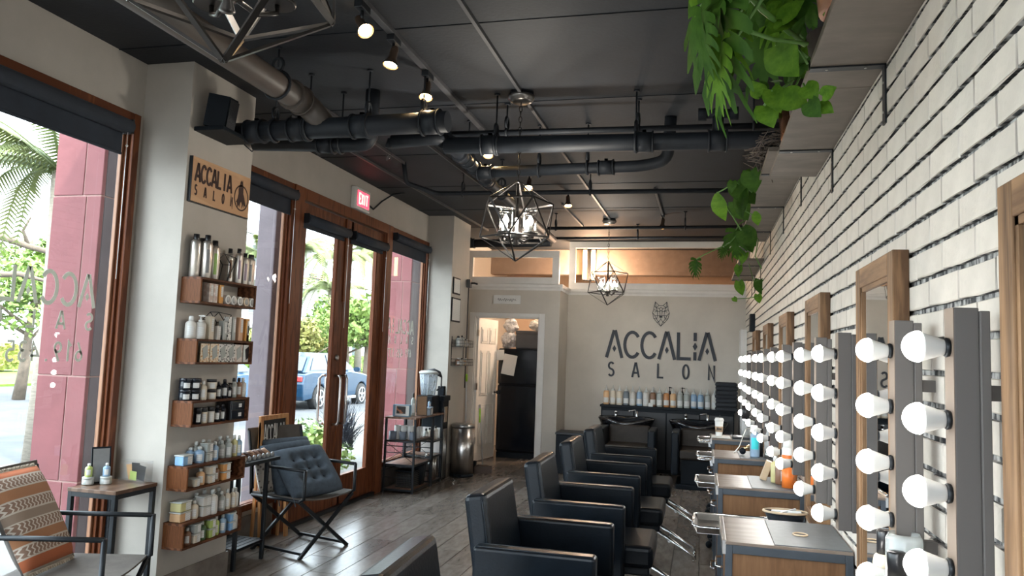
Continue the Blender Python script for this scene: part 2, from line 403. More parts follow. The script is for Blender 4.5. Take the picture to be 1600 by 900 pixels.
for c_ in range(38):
    z = BP*(c_+.5)+.0
    y = .9+(BL/2 if c_ % 2 else 0)+rnd.uniform(-.02, .02)
    while y < YS-.05:
        bricks.append((y, z)); y += BL
Ri = R3.transposed()
def proj(p):
    c = Ri @ Vector((p[0], p[1], p[2]-CAM_H)); return 800+F*c.x/c.z, 450-F*c.y/c.z
def bscore(b):
    y, z = b
    if y < 1.2: return 0
    u, v = proj((XR, y, z)); u2, v2 = proj((XR, y+BL, z))
    if not (-10 < v < 920 and u2 < 1605): return 0
    if z < .75 and y < 6: return 0
    if z > 2.50 and y < 4.3 or z > 2.7 and y < 7.7: return 0
    k = (y-.95) % 1.39
    if k < .70 and .72 < z < 1.84: return 0
    return abs(u-u2)/y
bricks.sort(key=bscore, reverse=True)
rest = MB()
for i, (y, z) in enumerate(bricks):
    v = variants[rnd.randrange(8)]
    if i < 300: o = link('brick', v, wr, (XR, y, z))
    else:
        bm2 = rest.bm; n0 = len(bm2.verts); bm2.from_mesh(v); bm2.verts.ensure_lookup_table()
        for q in bm2.verts[n0:]: q.co += Vector((XR, y, z))
o = rest.build('brick_courses', BRICK, wr); o.data.materials.append(MORTAR); o['kind'] = 'stuff'
# the lower far end of the wall has a plain white return
struct(MB().box(.50, XR-.014, 10.5, YS, 0, 1.95).build('wall_return', TRIMW), 'white boxed corner at the far end of the brick wall')

# back walls, crown and transoms
wb = MB(); wb.box(XL, -3.10, YD, YD+.1, 0, 2.5); wb.box(-2.18, -1.9, YD, YD+.1, 0, 2.5); wb.box(-3.10, -2.18, YD, YD+.1, 2.03, 2.5)
wb.box(-2.0, -1.9, YD+.1, YS, 0, 2.5)
struct(wb.build('wall_door', WALLB), 'grey partition with the back room doorway')
struct(MB().box(-2.0, XR, YS, YS+.1, 0, 2.5).build('wall_back', WALLB), 'grey back wall with the salon lettering')
struct(MB().box(XL-.1, XR+.1, YB, YB+.1, 0, ZC).build('wall_rear', TANW), 'tan wall at the rear of the back room')
def crown(a, b, nrm):
    a, b, nrm = Vector(a), Vector(b), Vector(nrm); m = MB()
    prof = ((0, -.06), (.012, -.06), (.016, -.035), (.035, -.015), (.04, .02), (.02, .022), (0, .03))
    m.poly([a+nrm*p+Vector((0, 0, q)) for p, q in prof], b-a); return m
struct(crown((XL, YD, 2.47), (-1.86, YD, 2.47), (0, -1, 0)).build('trim_1', TRIMW), 'white crown moulding over the door partition')
struct(crown((-1.9, YD-.04, 2.47), (-1.9, YS, 2.47), (1, 0, 0)).build('trim_2', TRIMW), 'white crown moulding on the return')
struct(crown((-1.9, YS, 2.47), (XR, YS, 2.47), (0, -1, 0)).build('trim_3', TRIMW), 'white crown moulding over the sign wall')
def transom(n, x0, x1, y, z0, z1, w, lab):
    t = bpy.data.objects.new('window_%d' % n, None); C.objects.link(t); t.location = ((x0+x1)/2, y, z0); struct(t, lab)
    L_ = lambda m, nm, mt: m.build(nm, mt, t, loc=-t.location)
    L_(MB().box(x0, x1, y-.03, y+.05, z0, z0+w, r=.003), 'frame_rail', TRIMW); L_(MB().box(x0, x1, y-.03, y+.05, z1-w, z1, r=.003), 'frame_rail', TRIMW)
    L_(MB().box(x0, x0+w, y-.03, y+.05, z0+w, z1-w, r=.003), 'frame_stile', TRIMW); L_(MB().box(x1-w, x1, y-.03, y+.05, z0+w, z1-w, r=.003), 'frame_stile', TRIMW)
    L_(MB().box(x0+w, x1-w, y+.012, y+.018, z0+w, z1-w), 'pane', PLEX)
transom(4, -3.27, -1.93, YD+.05, 2.5, 2.97, .095, 'white framed clear transom over the doorway')
transom(5, -1.90, XR-.01, YS+.04, 2.5, ZC-.005, .09, 'white framed plexi transom over the sign wall')
# warm ceiling lamp in the back room, seen glowing through the transom
def practical(name, loc, e, col, r, label, cat):
    o = MB().lathe([(.0, .0), (r*.7, .005), (r, .03), (r, .06)], (0, 0, 0), n=20).build(name, mat('glow_'+name, col, .5, var=.01, emit=col, estr=e/(r*r)*.02))
    o.location = loc; tag(o, label, cat); return o
for x, z in ((-1.72, 2.95),):
    t = thing('wall_lamp', 'pair of tall glowing amber tubes on the wall behind the transom', 'lamp', (x, 11.8, z-.25))
    MB().box(-.10, .10, -.05, 0, 0, .5, r=.01).build('back_plate', BLACKM, t)
    for dx in (-.065, .065): MB().lathe([(.03, .02), (.033, .06), (.033, .44), (.03, .48)], (dx, -.085, 0), n=12).build('tube', mat('amber_tube', (1, .6, .25), .4, emit=(1, .60, .26), estr=14, var=.01), t)
pl = bpy.data.lights.new('back_room_lamp', 'POINT'); po = bpy.data.objects.new('back_room_lamp', pl); C.objects.link(po)
po.location = (-1.60, 11.5, 2.75); pl.energy = 75; pl.color = (1, .72, .50); pl.shadow_soft_size = .12
pl = bpy.data.lights.new('back_room_lamp', 'POINT'); po = bpy.data.objects.new('back_room_lamp', pl); C.objects.link(po)
po.location = (-2.4, 10.75, 2.9); pl.energy = 9; pl.color = (1, .85, .68); pl.shadow_soft_size = .15
# beam and duct seen over the partitions
tag(centre(MB().box(XL, XR, 11.8, 12.0, 2.80, 3.2, r=.01).build('ceiling_beam', mat('brown_beam', (.30, .235, .19), .8))), 'dark beam across the back room ceiling', 'beam')

# unseen wall behind the camera, its big opening added to let in daylight
wn = MB(); wn.box(XL-.15, XR+.16, YN-.15, YN, 2.86, ZC); wn.box(XL-.15, XR+.16, YN-.15, YN, 0, .2); wn.box(XL-.15, XL+.2, YN-.15, YN, .2, 2.86); wn.box(XR-.4, XR+.16, YN-.15, YN, .2, 2.86)
struct(wn.build('wall_near', WALL), 'wall behind the viewpoint, opening added for daylight')

# storefront windows
def window(n, y0, y1, z0, z1, lab, w=.05, jamb=.035):
    t = bpy.data.objects.new('window_%d' % n, None); C.objects.link(t); t.location = (XL, (y0+y1)/2, z0); struct(t, lab)
    P = lambda m, nm, mt: m.build(nm, mt, t, loc=-t.location)
    for a, b in ((y0, y0+w), (y1-w, y1)):
        P(MB().box(XL-.04, XL+.025, a, b, z0, z1, r=.004), 'casing', WOODF)
    for a, b in ((z0, z0+w), (z1-w, z1)):
        P(MB().box(XL-.04, XL+.022, y0+w, y1-w, a, b, r=.004), 'casing', WOODF)
    w2 = w+jamb
    for a, b in ((y0+w*.6, y0+w2*.8), (y1-w2*.8, y1-w*.6)):
        P(MB().box(XL-.055, XL-.0, a, b, z0+.02, z1-.02, r=.003), 'jamb', WOODF)
    for a, b in ((y0+w2*.8, y0+w2*.8+.018), (y1-w2*.8-.018, y1-w2*.8)):
        P(MB().box(XL-.046, XL-.020, a, b, z0+.03, z1-.03, r=.003), 'glazing_bead', WOODL)
    P(MB().box(XL-.055, XL-.0, y0+w*.6, y1-w*.6, z0, z0+w*1.1, r=.003), 'sill', WOODF)
    P(MB().box(XL-.055, XL-.0, y0+w*.6, y1-w*.6, z1-w*1.1, z1, r=.003), 'jamb_head', WOODF)
    P(MB().box(XL-.036, XL-.030, y0+w, y1-w, z0+w*.8, z1-w*.8), 'pane', WGLASS)
    return t
window(1, .5, 3.815, .2, 2.86, 'big left shop window in a dark wood frame')
window(2, 4.70, 5.64, .26, 2.86, 'narrow wood framed window between pilaster and doors')
window(3, 7.66, 8.87, .26, 2.86, 'wood framed window beyond the doors')
window(6, -2.8, .2, .2, 2.86, 'wood framed window added behind the viewpoint for daylight')  # unseen window, put in so more daylight enters
# door frame and the two glazed doors
t = bpy.data.objects.new('trim_4', None); C.objects.link(t); t.location = (XL, 6.66, 0); struct(t, 'dark wood frame of the double doors')
for a, b in ((5.62, 5.78), (7.55, 7.70)): MB().box(XL-.07, XL+.035, a, b, 0, 2.86, r=.005).build('post', WOODF, t, loc=-t.location)
MB().box(XL-.07, XL+.034, 5.78, 7.55, 2.76, 2.86, r=.005).build('head', WOODF, t, loc=-t.location)
MB().box(XL-.15, XL+.03, 5.78, 7.55, 0, .03).build('threshold', BLACKM, t, loc=-t.location)
def pulls(P, y, s):
    for dx in (.055, -.16):
        P(MB().tube([(XL+dx*.0-(.0 if dx > 0 else .1), y, .80), (XL+dx*.8, y, .80), (XL+dx, y, .83), (XL+dx, y, 1.22), (XL+dx*.8, y, 1.25), (XL-(.0 if dx > 0 else .1), y, 1.25)], .0125, 10), 'pull_handle', STEEL)
for n, (y0, y1, lab) in ((1, (5.79, 6.655, 'left leaf of the glazed wooden double door')), (2, (6.665, 7.54, 'right leaf of the glazed wooden double door'))):
    t = bpy.data.objects.new('door_%d' % n, None); C.objects.link(t); t.location = (XL, (y0+y1)/2, .03); struct(t, lab)
    P = lambda m, nm, mt: m.build(nm, mt, t, loc=-t.location)
    sw = .145
    P(MB().box(XL-.055, XL-.005, y0, y0+sw*.75 if n == 1 else y0+sw, .03, 2.75, r=.004), 'stile', WOODF); P(MB().box(XL-.055, XL-.005, y1-sw, y1, .03, 2.75, r=.004), 'stile', WOODF)
    P(MB().box(XL-.055, XL-.005, y0+sw*.7, y1-sw, .03, .30, r=.004), 'rail', WOODF); P(MB().box(XL-.055, XL-.005, y0+sw*.7, y1-sw, 2.60, 2.75, r=.004), 'rail', WOODF)
    P(MB().box(XL-.033, XL-.027, y0+sw*.7, y1-sw, .29, 2.62), 'pane', WGLASS)
    for a in (y0+sw*(.75 if n == 1 else 1), y1-sw-.012): P(MB().box(XL-.045, XL-.012, a, a+.012, .30, 2.60), 'glazing_bead', WOODF)
    pulls(P, y1-.075 if n == 1 else y0+.05, 1)
    if n == 1:
        P(MB().lathe([(.026, 0), (.026, .012), (.018, .016), (.018, .022)], (XL-.004, y1-.07, 1.42), n=16, ax='x'), 'lock_cylinder', STEEL)
        P(MB().box(XL-.006, XL+.012, y1-.02, y1+.02, 1.95, 2.75, r=.003), 'astragal', WOODF)
# door_3: doorway of the back room and its white six panel leaf
t = bpy.data.objects.new('door_3', None); C.objects.link(t); t.location = (-2.64, YD, 0); struct(t, 'white doorway with an open six panel door')
P = lambda m, nm, mt: m.build(nm, mt, t, loc=-t.location)
P(MB().box(-3.18, -3.10, YD-.018, YD, 0, 2.085, r=.004), 'casing', TRIMW); P(MB().box(-2.18, -2.10, YD-.018, YD, 0, 2.085, r=.004), 'casing', TRIMW); P(MB().box(-3.10, -2.18, YD-.018, YD, 2.03, 2.085, r=.004), 'casing', TRIMW)
P(MB().box(-3.10, -3.085, YD, YD+.1, 0, 2.03), 'jamb', TRIMW); P(MB().box(-2.195, -2.18, YD, YD+.1, 0, 2.03), 'jamb', TRIMW); P(MB().box(-3.10, -2.18, YD, YD+.1, 2.015, 2.03), 'jamb', TRIMW)
hx, hy = -3.075, YD+.04; dirv = Vector((.10, .67, 0)).normalized(); nv = Vector((dirv.y, -dirv.x, 0))
def onleaf(u, z, e=0): return Vector((hx, hy, 0))+dirv*u+nv*e+Vector((0, 0, z))
LW = .68
leaf = MB().obox(onleaf(LW/2, 1.01), dirv*LW/2, nv*.017, (0, 0, 1.0), r=.002).build('door_leaf', TRIMW, t, loc=-t.location)
for u0, u1 in ((.09, .31), (.37, .59)):
    for z0, z1 in ((.22, .78), (.92, 1.55), (1.66, 1.88)):
        b = MB(); c = onleaf((u0+u1)/2, (z0+z1)/2, .017)
        b.obox(c, dirv*(u1-u0)/2, nv*.006, (0, 0, (z1-z0)/2), r=.004)
        b.obox(c+nv*.006, dirv*((u1-u0)/2-.03), nv*.006, (0, 0, (z1-z0)/2-.03), r=.005); b.build('panel', TRIMW, leaf)
MB().lathe([(.02, 0), (.01, .012), (.01, .035), (.028, .045), (.028, .065), (.015, .075)], onleaf(.62, .95, .017), n=14, ax='x').build('knob', BLACKM, leaf)
for z in (.3, 1.05, 1.8): MB().obox(onleaf(-.005, z, .019), dirv*.022, nv*.004, (0, 0, .045)).build('hinge', STEEL, leaf)

# ================================================================ OUTSIDE
GZ = -.18
CONC = mat('sidewalk_concrete', (.15, .145, .135), .85, var=.10, scale=3, bump=.1)
ASPH = mat('street_asphalt', (.062, .066, .072), .9, var=.12, scale=2, bump=.1)
GRASS = mat('lawn', (.09, .17, .02), .9, scale=30, col2=(.18, .27, .035), bump=.4)
struct(MB().box(-7.9, -3.48, -6, 26, -.14, -.03).build('sidewalk', CONC), 'concrete sidewalk in front of the shop')
kb = struct(MB().box(-8.1, -7.9, -6, 60, -.25, -.03).build('curb', CONC), 'concrete curb')
struct(MB().box(-23, -8.1, -6, 70, -.35, GZ).build('street', ASPH), 'grey asphalt street')
struct(MB().box(-60, -23, -6, 90, -.35, GZ+.08).build('grass_strip', GRASS), 'green lawn across the street')
struct(MB().box(-3.48-4.4, -3.48, 26, 90, -.35, -.03).build('ground', CONC), 'pavement further down the street')
struct(MB().box(-90, 60, -80, 160, -.6, -.36).build('terrain', CONC), 'ground around the shop')
# red stucco pillars outside the glass
def pillar(y0, y1, lab):
    t = thing('stucco_pillar', lab, 'pillar', (-3.90, (y0+y1)/2, -.03)); t['kind'] = 'structure'; del t['category']
    P = lambda m, nm, mt: m.build(nm, mt, t, loc=-t.location)
    P(MB().box(-4.085, -3.725, y0+.006, y1, -.03, 3.6), 'core', REDGR)
    zz = [-.03, .62, 1.27, 2.42, 3.6]
    for k, (a, b) in enumerate(zip(zz, zz[1:])):
        s = -3.83 if k % 2 == 0 else -3.86
        P(MB().box(-4.09, s-.004, y0, y0+.03, a+.005, b-.005, r=.003, seg=1), 'panel', REDST); P(MB().box(s+.004, -3.72, y0, y0+.03, a+.005, b-.005, r=.003, seg=1), 'panel', REDST)
        P(MB().box(-3.74, -3.72, y0+.034, y1, a+.004, b-.004, r=.003, seg=1), 'panel', MAUVE)  # room-facing side of the red pillar, its shade painted in as mauve
        P(MB().box(-4.09, -4.05, y0+.034, y1, a+.004, b-.004, r=.003, seg=1), 'panel', REDST)
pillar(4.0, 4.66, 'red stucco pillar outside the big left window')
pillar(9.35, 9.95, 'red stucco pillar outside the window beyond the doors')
tag(centre(MB().box(-3.86, -3.68, 5.98, 6.2, -.03, 3.6, r=.01).build('stucco_pier', MAUVE)), 'slim mauve pier outside the narrow window', 'pier')  # takes the pillar side's mauve shade tone as its colour
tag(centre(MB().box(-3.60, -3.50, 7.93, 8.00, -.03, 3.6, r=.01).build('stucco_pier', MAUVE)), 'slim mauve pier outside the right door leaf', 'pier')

# bike rack
t = tag(centre(MB().tube([(-9.1+.6, 9.6, -.1), (-8.5, 9.6, .55)]+[(-8.5-.30*(1-math.cos(a)), 9.6+.1*0, .55+.22*math.sin(a)) for a in [PI*k/10 for k in range(1, 10)]]+[(-9.1, 9.6, .55), (-9.1, 9.6, -.1)], .035, 10).build('bike_rack', mat('galvanised', (.30, .36, .42), .5, .5))), 'bent grey tube bike rack at the curb', 'bike rack')
t.location = (-8.4, 9.35, -.03); t.rotation_euler = (0, 0, .5)

# trees
BARK = mat('bark', (.15, .115, .085), .9, var=.25, scale=6, bump=.4)
PBARK = mat('palm_bark', (.30, .26, .21), .9, var=.2, scale=8, stretch=(1, 1, 5), bump=.4)
LEAFM = mat('tree_leaves', (.09, .17, .03), .6, scale=2, col2=(.24, .33, .07))
LEAFY = mat('yellow_green_leaves', (.18, .22, .05), .6, scale=2, col2=(.38, .34, .10))
PALMM = mat('palm_fronds', (.08, .12, .045), .6, scale=1, col2=(.22, .25, .08))
def crownmesh(name, m, R_, n, size, seed, flat=.8):
    r_ = random.Random(seed); b = MB()
    lobes = [(Vector((r_.uniform(-.6, .6), r_.uniform(-.6, .6), r_.uniform(-.4, .5)))*R_, r_.uniform(.4, .62)*R_) for _ in range(9)]
    for _ in range(n):
        c, rad = r_.choice(lobes); d = Vector((r_.gauss(0, 1), r_.gauss(0, 1), r_.gauss(0, 1))).normalized()
        p = c+d*rad*r_.uniform(.7, 1.05); p.z *= flat
        a = Vector((r_.gauss(0, 1), r_.gauss(0, 1), r_.gauss(0, .6))).normalized()*size*r_.uniform(.6, 1.3); q = a.cross(d).normalized()*a.length*.5
        vs_ = [b.bm.verts.new(p+v) for v in (-a, q, a, -q)]; b.bm.faces.new(vs_)
    return b.mesh(name, m)
def tree(x, y, h, R_, m, lab, seed, n=2600, size=.16, lean=0, grp=None):
    t = thing('tree', lab, 'tree', (x, y, GZ), group=grp); r_ = random.Random(seed)
    MB().tube([(0, 0, 0), (lean*.3, .05, h*.35), (lean*.7, 0, h*.62), (lean, 0, h)], [.16, .13, .10, .05], 8).build('trunk', BARK, t)
    for k in range(5):
        a = k*1.26+r_.random(); z = h*(.45+.08*k)
        MB().tube([(lean*.5, 0, z), (lean*.5+math.cos(a)*R_*.4, math.sin(a)*R_*.4, z+R_*.2), (lean*.5+math.cos(a)*R_*.8, math.sin(a)*R_*.8, z+R_*.45)], [.06, .045, .02], 6).build('branch', BARK, t)
    cm = crownmesh('foliage', m, R_, n, size, seed); o = link('foliage', cm, t, (lean, 0, h)); return t
def frond(L_, droop, seed, w=.5):
    b = MB(); r_ = random.Random(seed); n = 14; P = []
    for k in range(n+1):
        u = k/n; P.append(Vector((L_*math.sin(u*1.3)/math.sin(1.3)*(1-.15*u), 0, L_*(.35*math.sin(u*PI*.55)-droop*u*u))))
    b.tube(P, [.03*(1-.8*k/n) for k in range(n+1)], 4)
    for k in range(1, n+1):
        for s in (-1, 1):
            for j in (0, .33, .66):
                p = P[k-1].lerp(P[k], j); l = w*math.sin(PI*(.12+.85*(k-1+j)/n))*r_.uniform(.85, 1.1)
                tip = p+Vector((.25*l, s*l*.75, -.55*l)); d = (P[k]-P[k-1]).normalized()*.03
                b.bm.faces.new([b.bm.verts.new(v) for v in (p-d, tip, p+d)])
    return b.mesh('frond', PALMM)
fm = [frond(2.2, .5, 1), frond(2.3, .85, 2), frond(2.0, .15, 3), frond(2.2, 1.2, 4)]
def palm(x, y, h, lab, sc=1, nf=22, grp=None):
    t = thing('palm_tree', lab, 'palm', (x, y, GZ), group=grp)
    MB().tube([(0, 0, 0), (.05, 0, h*.5), (0, 0, h)], [.22*sc, .16*sc, .15*sc], 10).build('trunk', PBARK, t)
    for k in range(nf):
        o = link('frond', fm[(k*3) % 4 if k % 3 else 3], t, (0, 0, h)); o.rotation_euler = (0, rnd.uniform(-.5, .1), k*2.4+rnd.random()*.3); o.scale = (sc*rnd.uniform(.85, 1.1),)*3
    return t
def at(px, Y, z=None, py=None): p = onY(px, 500 if py is None else py, Y); return p
palm(at(75, 8.6).x, 8.6, 4.0, 'tall palm with drooping fronds beside the red pillar', .78)
palm(at(402, 26).x, 26, 5.1, 'palm with a round crown seen through the narrow window', .8)
palm(at(583, 36).x, 36, 6.4, 'tall slender palm beyond the right door leaf', 1.15)
palm(at(532, 34).x, 34, 6.0, 'tall palm seen through the left door leaf', 1.1)
palm(at(462, 30).x, 30, 6.0, 'palm at the left edge of the left door leaf', .9)
palm(at(515, 42).x, 42, 5.2, 'lower palm behind the meeting stiles of the doors', 1.2)
palm(at(562, 48).x, 48, 8.8, 'distant tall palm over the hedge', 1.2)
tree(at(40, 17).x, 17, 2.9, 1.5, LEAFM, 'leafy street tree with crooked bare limbs left of the red pillar', 5, 3000, .10, .2)
tree(at(85, 22).x, 22, 4.2, 1.7, LEAFM, 'bright green tree right behind the red pillar', 6, 2500, .12)
tree(at(575, 31).x, 31, 3.0, 1.9, LEAFM, 'dense green tree beyond the right door leaf', 7, 4200, .13)
tree(at(545, 40).x, 40, 3.2, 2.0, LEAFM, 'green tree behind the blue car', 8, 3600, .14)
tree(at(470, 33).x, 33, 2.2, 1.7, LEAFY, 'yellowish tree above the blue car roof', 9, 3600, .14)
tree(at(500, 37).x, 37, 2.0, 1.5, LEAFM, 'low round tree above the car bonnet', 10, 2600, .13)
tree(at(415, 24).x, 24, 1.9, .9, LEAFY, 'small yellow green tree seen through the narrow window', 11, 1500, .1)
# bare crooked limbs at far left
tag(centre(MB().tube([at(-40, 13, py=360), at(10, 13, py=372), at(45, 13.3, py=385), at(80, 13.6, py=395), at(110, 14, py=412)], [.10, .09, .07, .055, .03], 7).tube([at(45, 13.3, py=385), at(36, 13.2, py=360), at(48, 13.1, py=340)], [.05, .035, .02], 6).tube([at(-30, 13, py=430), at(30, 13.2, py=428), at(75, 13.6, py=440)], [.07, .06, .03], 6).build('bare_branch', BARK)), 'crooked bare tree limb crossing the left window', 'branch')
# hedge and shrubs
def shrub(name, lab, x0, x1, y0, y1, h, m, n, size, seed, cat='hedge'):
    r_ = random.Random(seed); b = MB(); b.box(x0+.1, x1-.1, y0+.1, y1-.1, 0, h-.1)
    for _ in range(n):
        p = Vector((r_.uniform(x0, x1), r_.uniform(y0, y1), r_.uniform(0, h)))
        if r_.random() < .6: p.z = h*r_.uniform(.9, 1.05)
        elif r_.random() < .5: p.x = x1
        else: p.y = y0
        a = Vector((r_.gauss(0, 1), r_.gauss(0, 1), r_.gauss(0, 1))).normalized()*size; q = a.orthogonal().normalized()*size*.6
        b.bm.faces.new([b.bm.verts.new(p+v) for v in (-a, q, a, -q)])
    o = centre(b.build(name, m)); o.location.z = GZ+.08; return tag(o, lab, cat)
shrub('hedge', 'long clipped hedge across the street', -24.8, -23.6, 32, 58, .95, LEAFM, 5000, .12, 3)
shrub('hedge', 'row of low bushes behind the lawn', -33, -31, 20, 30, 1.1, LEAFY, 2500, .13, 4)
PLM = mat('planter_foliage', (.05, .12, .05), .5, scale=3, col2=(.40, .52, .14))
PLD = mat('purple_grass', (.035, .04, .055), .6, var=.2)
t = thing('bush', 'low glossy bush outside the right door leaf', 'bush', (-4.45, 8.6, -.03))
link('foliage', crownmesh('foliage', PLM, .42, 700, .05, 21), t, (0, 0, .35)); MB().tube([(0, 0, 0), (0, 0, .35)], .02, 6).build('stem', BARK, t)
b = MB(); r_ = random.Random(4)
for _ in range(260):
    a = r_.uniform(0, 2*PI); l = r_.uniform(.35, .62); e = r_.uniform(.3, 1.1); p0 = Vector((r_.uniform(-.1, .1), r_.uniform(-.1, .1), 0))
    pts = [p0+Vector((math.cos(a)*e*l*u, math.sin(a)*e*l*u, l*(1.5*u-.9*u*u*e))) for u in (0, .35, .7, 1)]
    q = Vector((-math.sin(a), math.cos(a), 0))*.006
    for A, B_ in zip(pts, pts[1:]): b.bm.faces.new([b.bm.verts.new(v) for v in (A-q, A+q, B_+q*.6, B_-q*.6)])
o = tag(b.build('ornamental_grass', PLD), 'dark spiky grass tuft outside the right door leaf', 'plant'); o.location = (-4.75, 9.75, .15)
# scrolled wire chair outside
WR = mat('grey_iron', (.20, .23, .26), .5, .4)
def scroll(c, r, turns, a0, s=1, ax=(0, 1, 0)):
    return [Vector(c)+Vector(ax)*(r*(1-.75*u)*math.cos(a0+s*turns*2*PI*u))+Vector((0, 0, 1))*(r*(1-.75*u)*math.sin(a0+s*turns*2*PI*u)) for u in [k/18 for k in range(19)]]
def garden_chair(loc, rz, lab):
    t = thing('garden_chair', lab, 'chair', loc, rz)
    MB().lathe([(.20, .43), (.205, .44), (.20, .45)], n=20).build('seat', WR, t)
    for a in (.8, 2.3, 3.9, 5.5): MB().tube([(.18*math.cos(a), .18*math.sin(a), .43), (.15*math.cos(a), .15*math.sin(a), .2), (.23*math.cos(a), .23*math.sin(a), 0)], .011, 6).build('leg', WR, t)
    b = MB(); b.tube([(-.17, -.18, .44), (-.2, -.2, .75)]+[(-.22, .2*math.cos(a), .75+.22*math.sin(a)) for a in [PI-PI*k/10 for k in range(1, 10)]]+[(-.2, .2, .75), (-.17, .18, .44)], .012, 6)
    for s in (-1, 1):
        b.tube(scroll((-.2, s*.09, .62), .085, 1.2, 0, s), .008, 5); b.tube(scroll((-.21, s*.08, .82), .075, 1.2, PI/2, -s), .008, 5)
    b.build('scroll_back', WR, t); return t
garden_chair((-4.15, 7.35, -.03), .9, 'scrolled iron garden chair outside the double doors')
garden_chair((-4.35, 3.35, -.03), 2.2, 'scrolled iron garden chair outside the big left window')
t = thing('garden_table', 'pale blue round garden table outside the narrow window', 'table', (-4.9, 7.3, -.03))
MB().lathe([(.36, .28), (.37, .29), (.37, .31), (.36, .315)], n=24).build('tabletop', mat('pale_blue_paint', (.38, .52, .60), .5), t); MB().tube([(0, 0, 0), (0, 0, .28)], .03, 8).build('leg', WR, t)

# cars
CARB = mat('blue_car_paint', (.012, .042, .085), .18, .2, var=.04, coat=.3)
CARL = mat('pale_blue_car_paint', (.03, .08, .15), .2, .2, var=.04, coat=.3)
CARG = mat('car_glass', (.03, .04, .05), .06, var=.05, coat=.3)
TIRE = mat('tyre', (.02, .02, .02), .85)
ALLOY = mat('alloy_wheel', (.55, .55, .56), .3, .8)
def car(loc, lab, paint):
    """nose towards +Y, origin on the road under the middle"""
    t = thing('car', lab, 'car', loc)
    out = [(-2.25, .42), (-2.28, .75), (-2.2, 1.02), (-1.75, 1.08), (.85, 1.06), (1.6, .98), (2.1, .86), (2.25, .62), (2.22, .34)]
    m = MB()
    arch = lambda cy: [(cy+.40*math.cos(a), .34+.40*math.sin(a)) for a in [PI*k/8 for k in range(8, -1, -1)]]
    bottom = [(2.22, .30)]+[(q[0], max(.28, q[1])) for q in reversed(arch(1.38))]+[(q[0], max(.28, q[1])) for q in reversed(arch(-1.32))]+[(-2.2, .30)]
    pts = out+bottom[0:1]+bottom[1:]
    prof = [(y, z) for y, z in pts]
    for sx in (0,):
        a = [Vector((-.92, y, z)) for y, z in prof]; m.poly(a, (1.84, 0, 0))
    body = m.build('body', paint, t)
    bv = body.modifiers.new('bevel', 'BEVEL'); bv.width = .06; bv.segments = 3; bv.limit_method = 'ANGLE'
    g = MB(); roof = [(-2.05, 1.06, .84), (-1.55, 1.50, .70), (-1.0, 1.60, .66), (-.1, 1.60, .66), (.35, 1.52, .68), (1.15, 1.05, .84)]
    lv = [g.bm.verts.new((-w, y, z)) for y, z, w in roof]; rv = [g.bm.verts.new((w, y, z)) for y, z, w in roof]
    for i in range(5): g.bm.faces.new((lv[i], lv[i+1], rv[i+1], rv[i]))
    g.bm.faces.new(lv); g.bm.faces.new(list(reversed(rv))); g.bm.faces.new((lv[0], rv[0], rv[5], lv[5]))
    cab = g.build('cabin', paint, t)
    for s in (-1, 1):
        X_ = lambda z: s*(.845-(z-1.05)*.345+.006)
        for ys in (((-1.75, 1.12), (-1.42, 1.46), (-.72, 1.54), (-.72, 1.12)), ((-.66, 1.12), (-.66, 1.54), (-.05, 1.54), (.12, 1.12)), ((.2, 1.12), (.02, 1.52), (.32, 1.46), (.88, 1.12))):
            MB().poly([(X_(z), y, z) for y, z in ys], (s*.012, 0, 0)).build('side_window', CARG, t)
        MB().box(s*.93-.012, s*.93+.012, -.5, -.3, .92, .95, r=.004).build('door_handle', paint, t)
        MB().box(s*.90-.05, s*.90+.05, -.92, .95, .26, .34, r=.01).build('sill', ALLOY, t)
        MB().obox((s*1.02, .78, 1.13), (.10, 0, 0), (0, .06, 0), (0, 0, .07), r=.03).build('wing_mirror', paint, t)
    MB().poly([(-.62, -1.60, 1.47), (.62, -1.60, 1.47), (.74, -2.04, 1.10), (-.74, -2.04, 1.10)], (0, -.012, .01)).build('rear_window', CARG, t)
    MB().poly([(-.62, .42, 1.49), (.62, .42, 1.49), (.76, 1.1, 1.10), (-.76, 1.1, 1.10)], (0, .012, .01)).build('windscreen', CARG, t)
    for s in (-1, 1):
        MB().box(s*.72-.17, s*.72+.17, -2.31, -2.25, .82, .96, r=.02).build('tail_light', mat('tail_red', (.5, .03, .03), .2), t)
        MB().box(s*.70-.17, s*.70+.17, 2.20, 2.27, .66, .78, r=.02).build('headlight', FROST, t)
    MB().box(-.26, .26, -2.31, -2.27, .62, .74, r=.005).build('number_plate', WHITEP, t)
    for s in (-1, 1):
        for y in (1.38, -1.32):
            w = MB().lathe([(.20, -.1), (.33, -.11), (.345, -.08), (.345, .08), (.33, .11), (.20, .1)], (s*.83, y, .345), n=28, ax='x').build('wheel', TIRE, t)
            b = MB().lathe([(.225, -.01), (.235, .0), (.235, .012), (.205, .014), (.205, -.01)], (s*.94, y, .345), n=28, ax='x', cap=False)
            b.lathe([(.06, -.01), (.06, .015), (.0, .02)], (s*.94, y, .345), n=12, ax='x')
            for k in range(5):
                a = 2*PI*k/5+.3; b.bar((s*.945, y, .345), (s*.945, y+.215*math.cos(a), .345+.215*math.sin(a)), .05, .02, up=(1, 0, 0))
            b.build('hubcap', ALLOY, w)
    return t
car((-11.25, 20.85, GZ-.05), 'blue car parked at the curb outside the double doors', CARB)
car((-11.25, 15.3, GZ-.05), 'paler blue car parked nearer, seen beyond the narrow window', CARL)

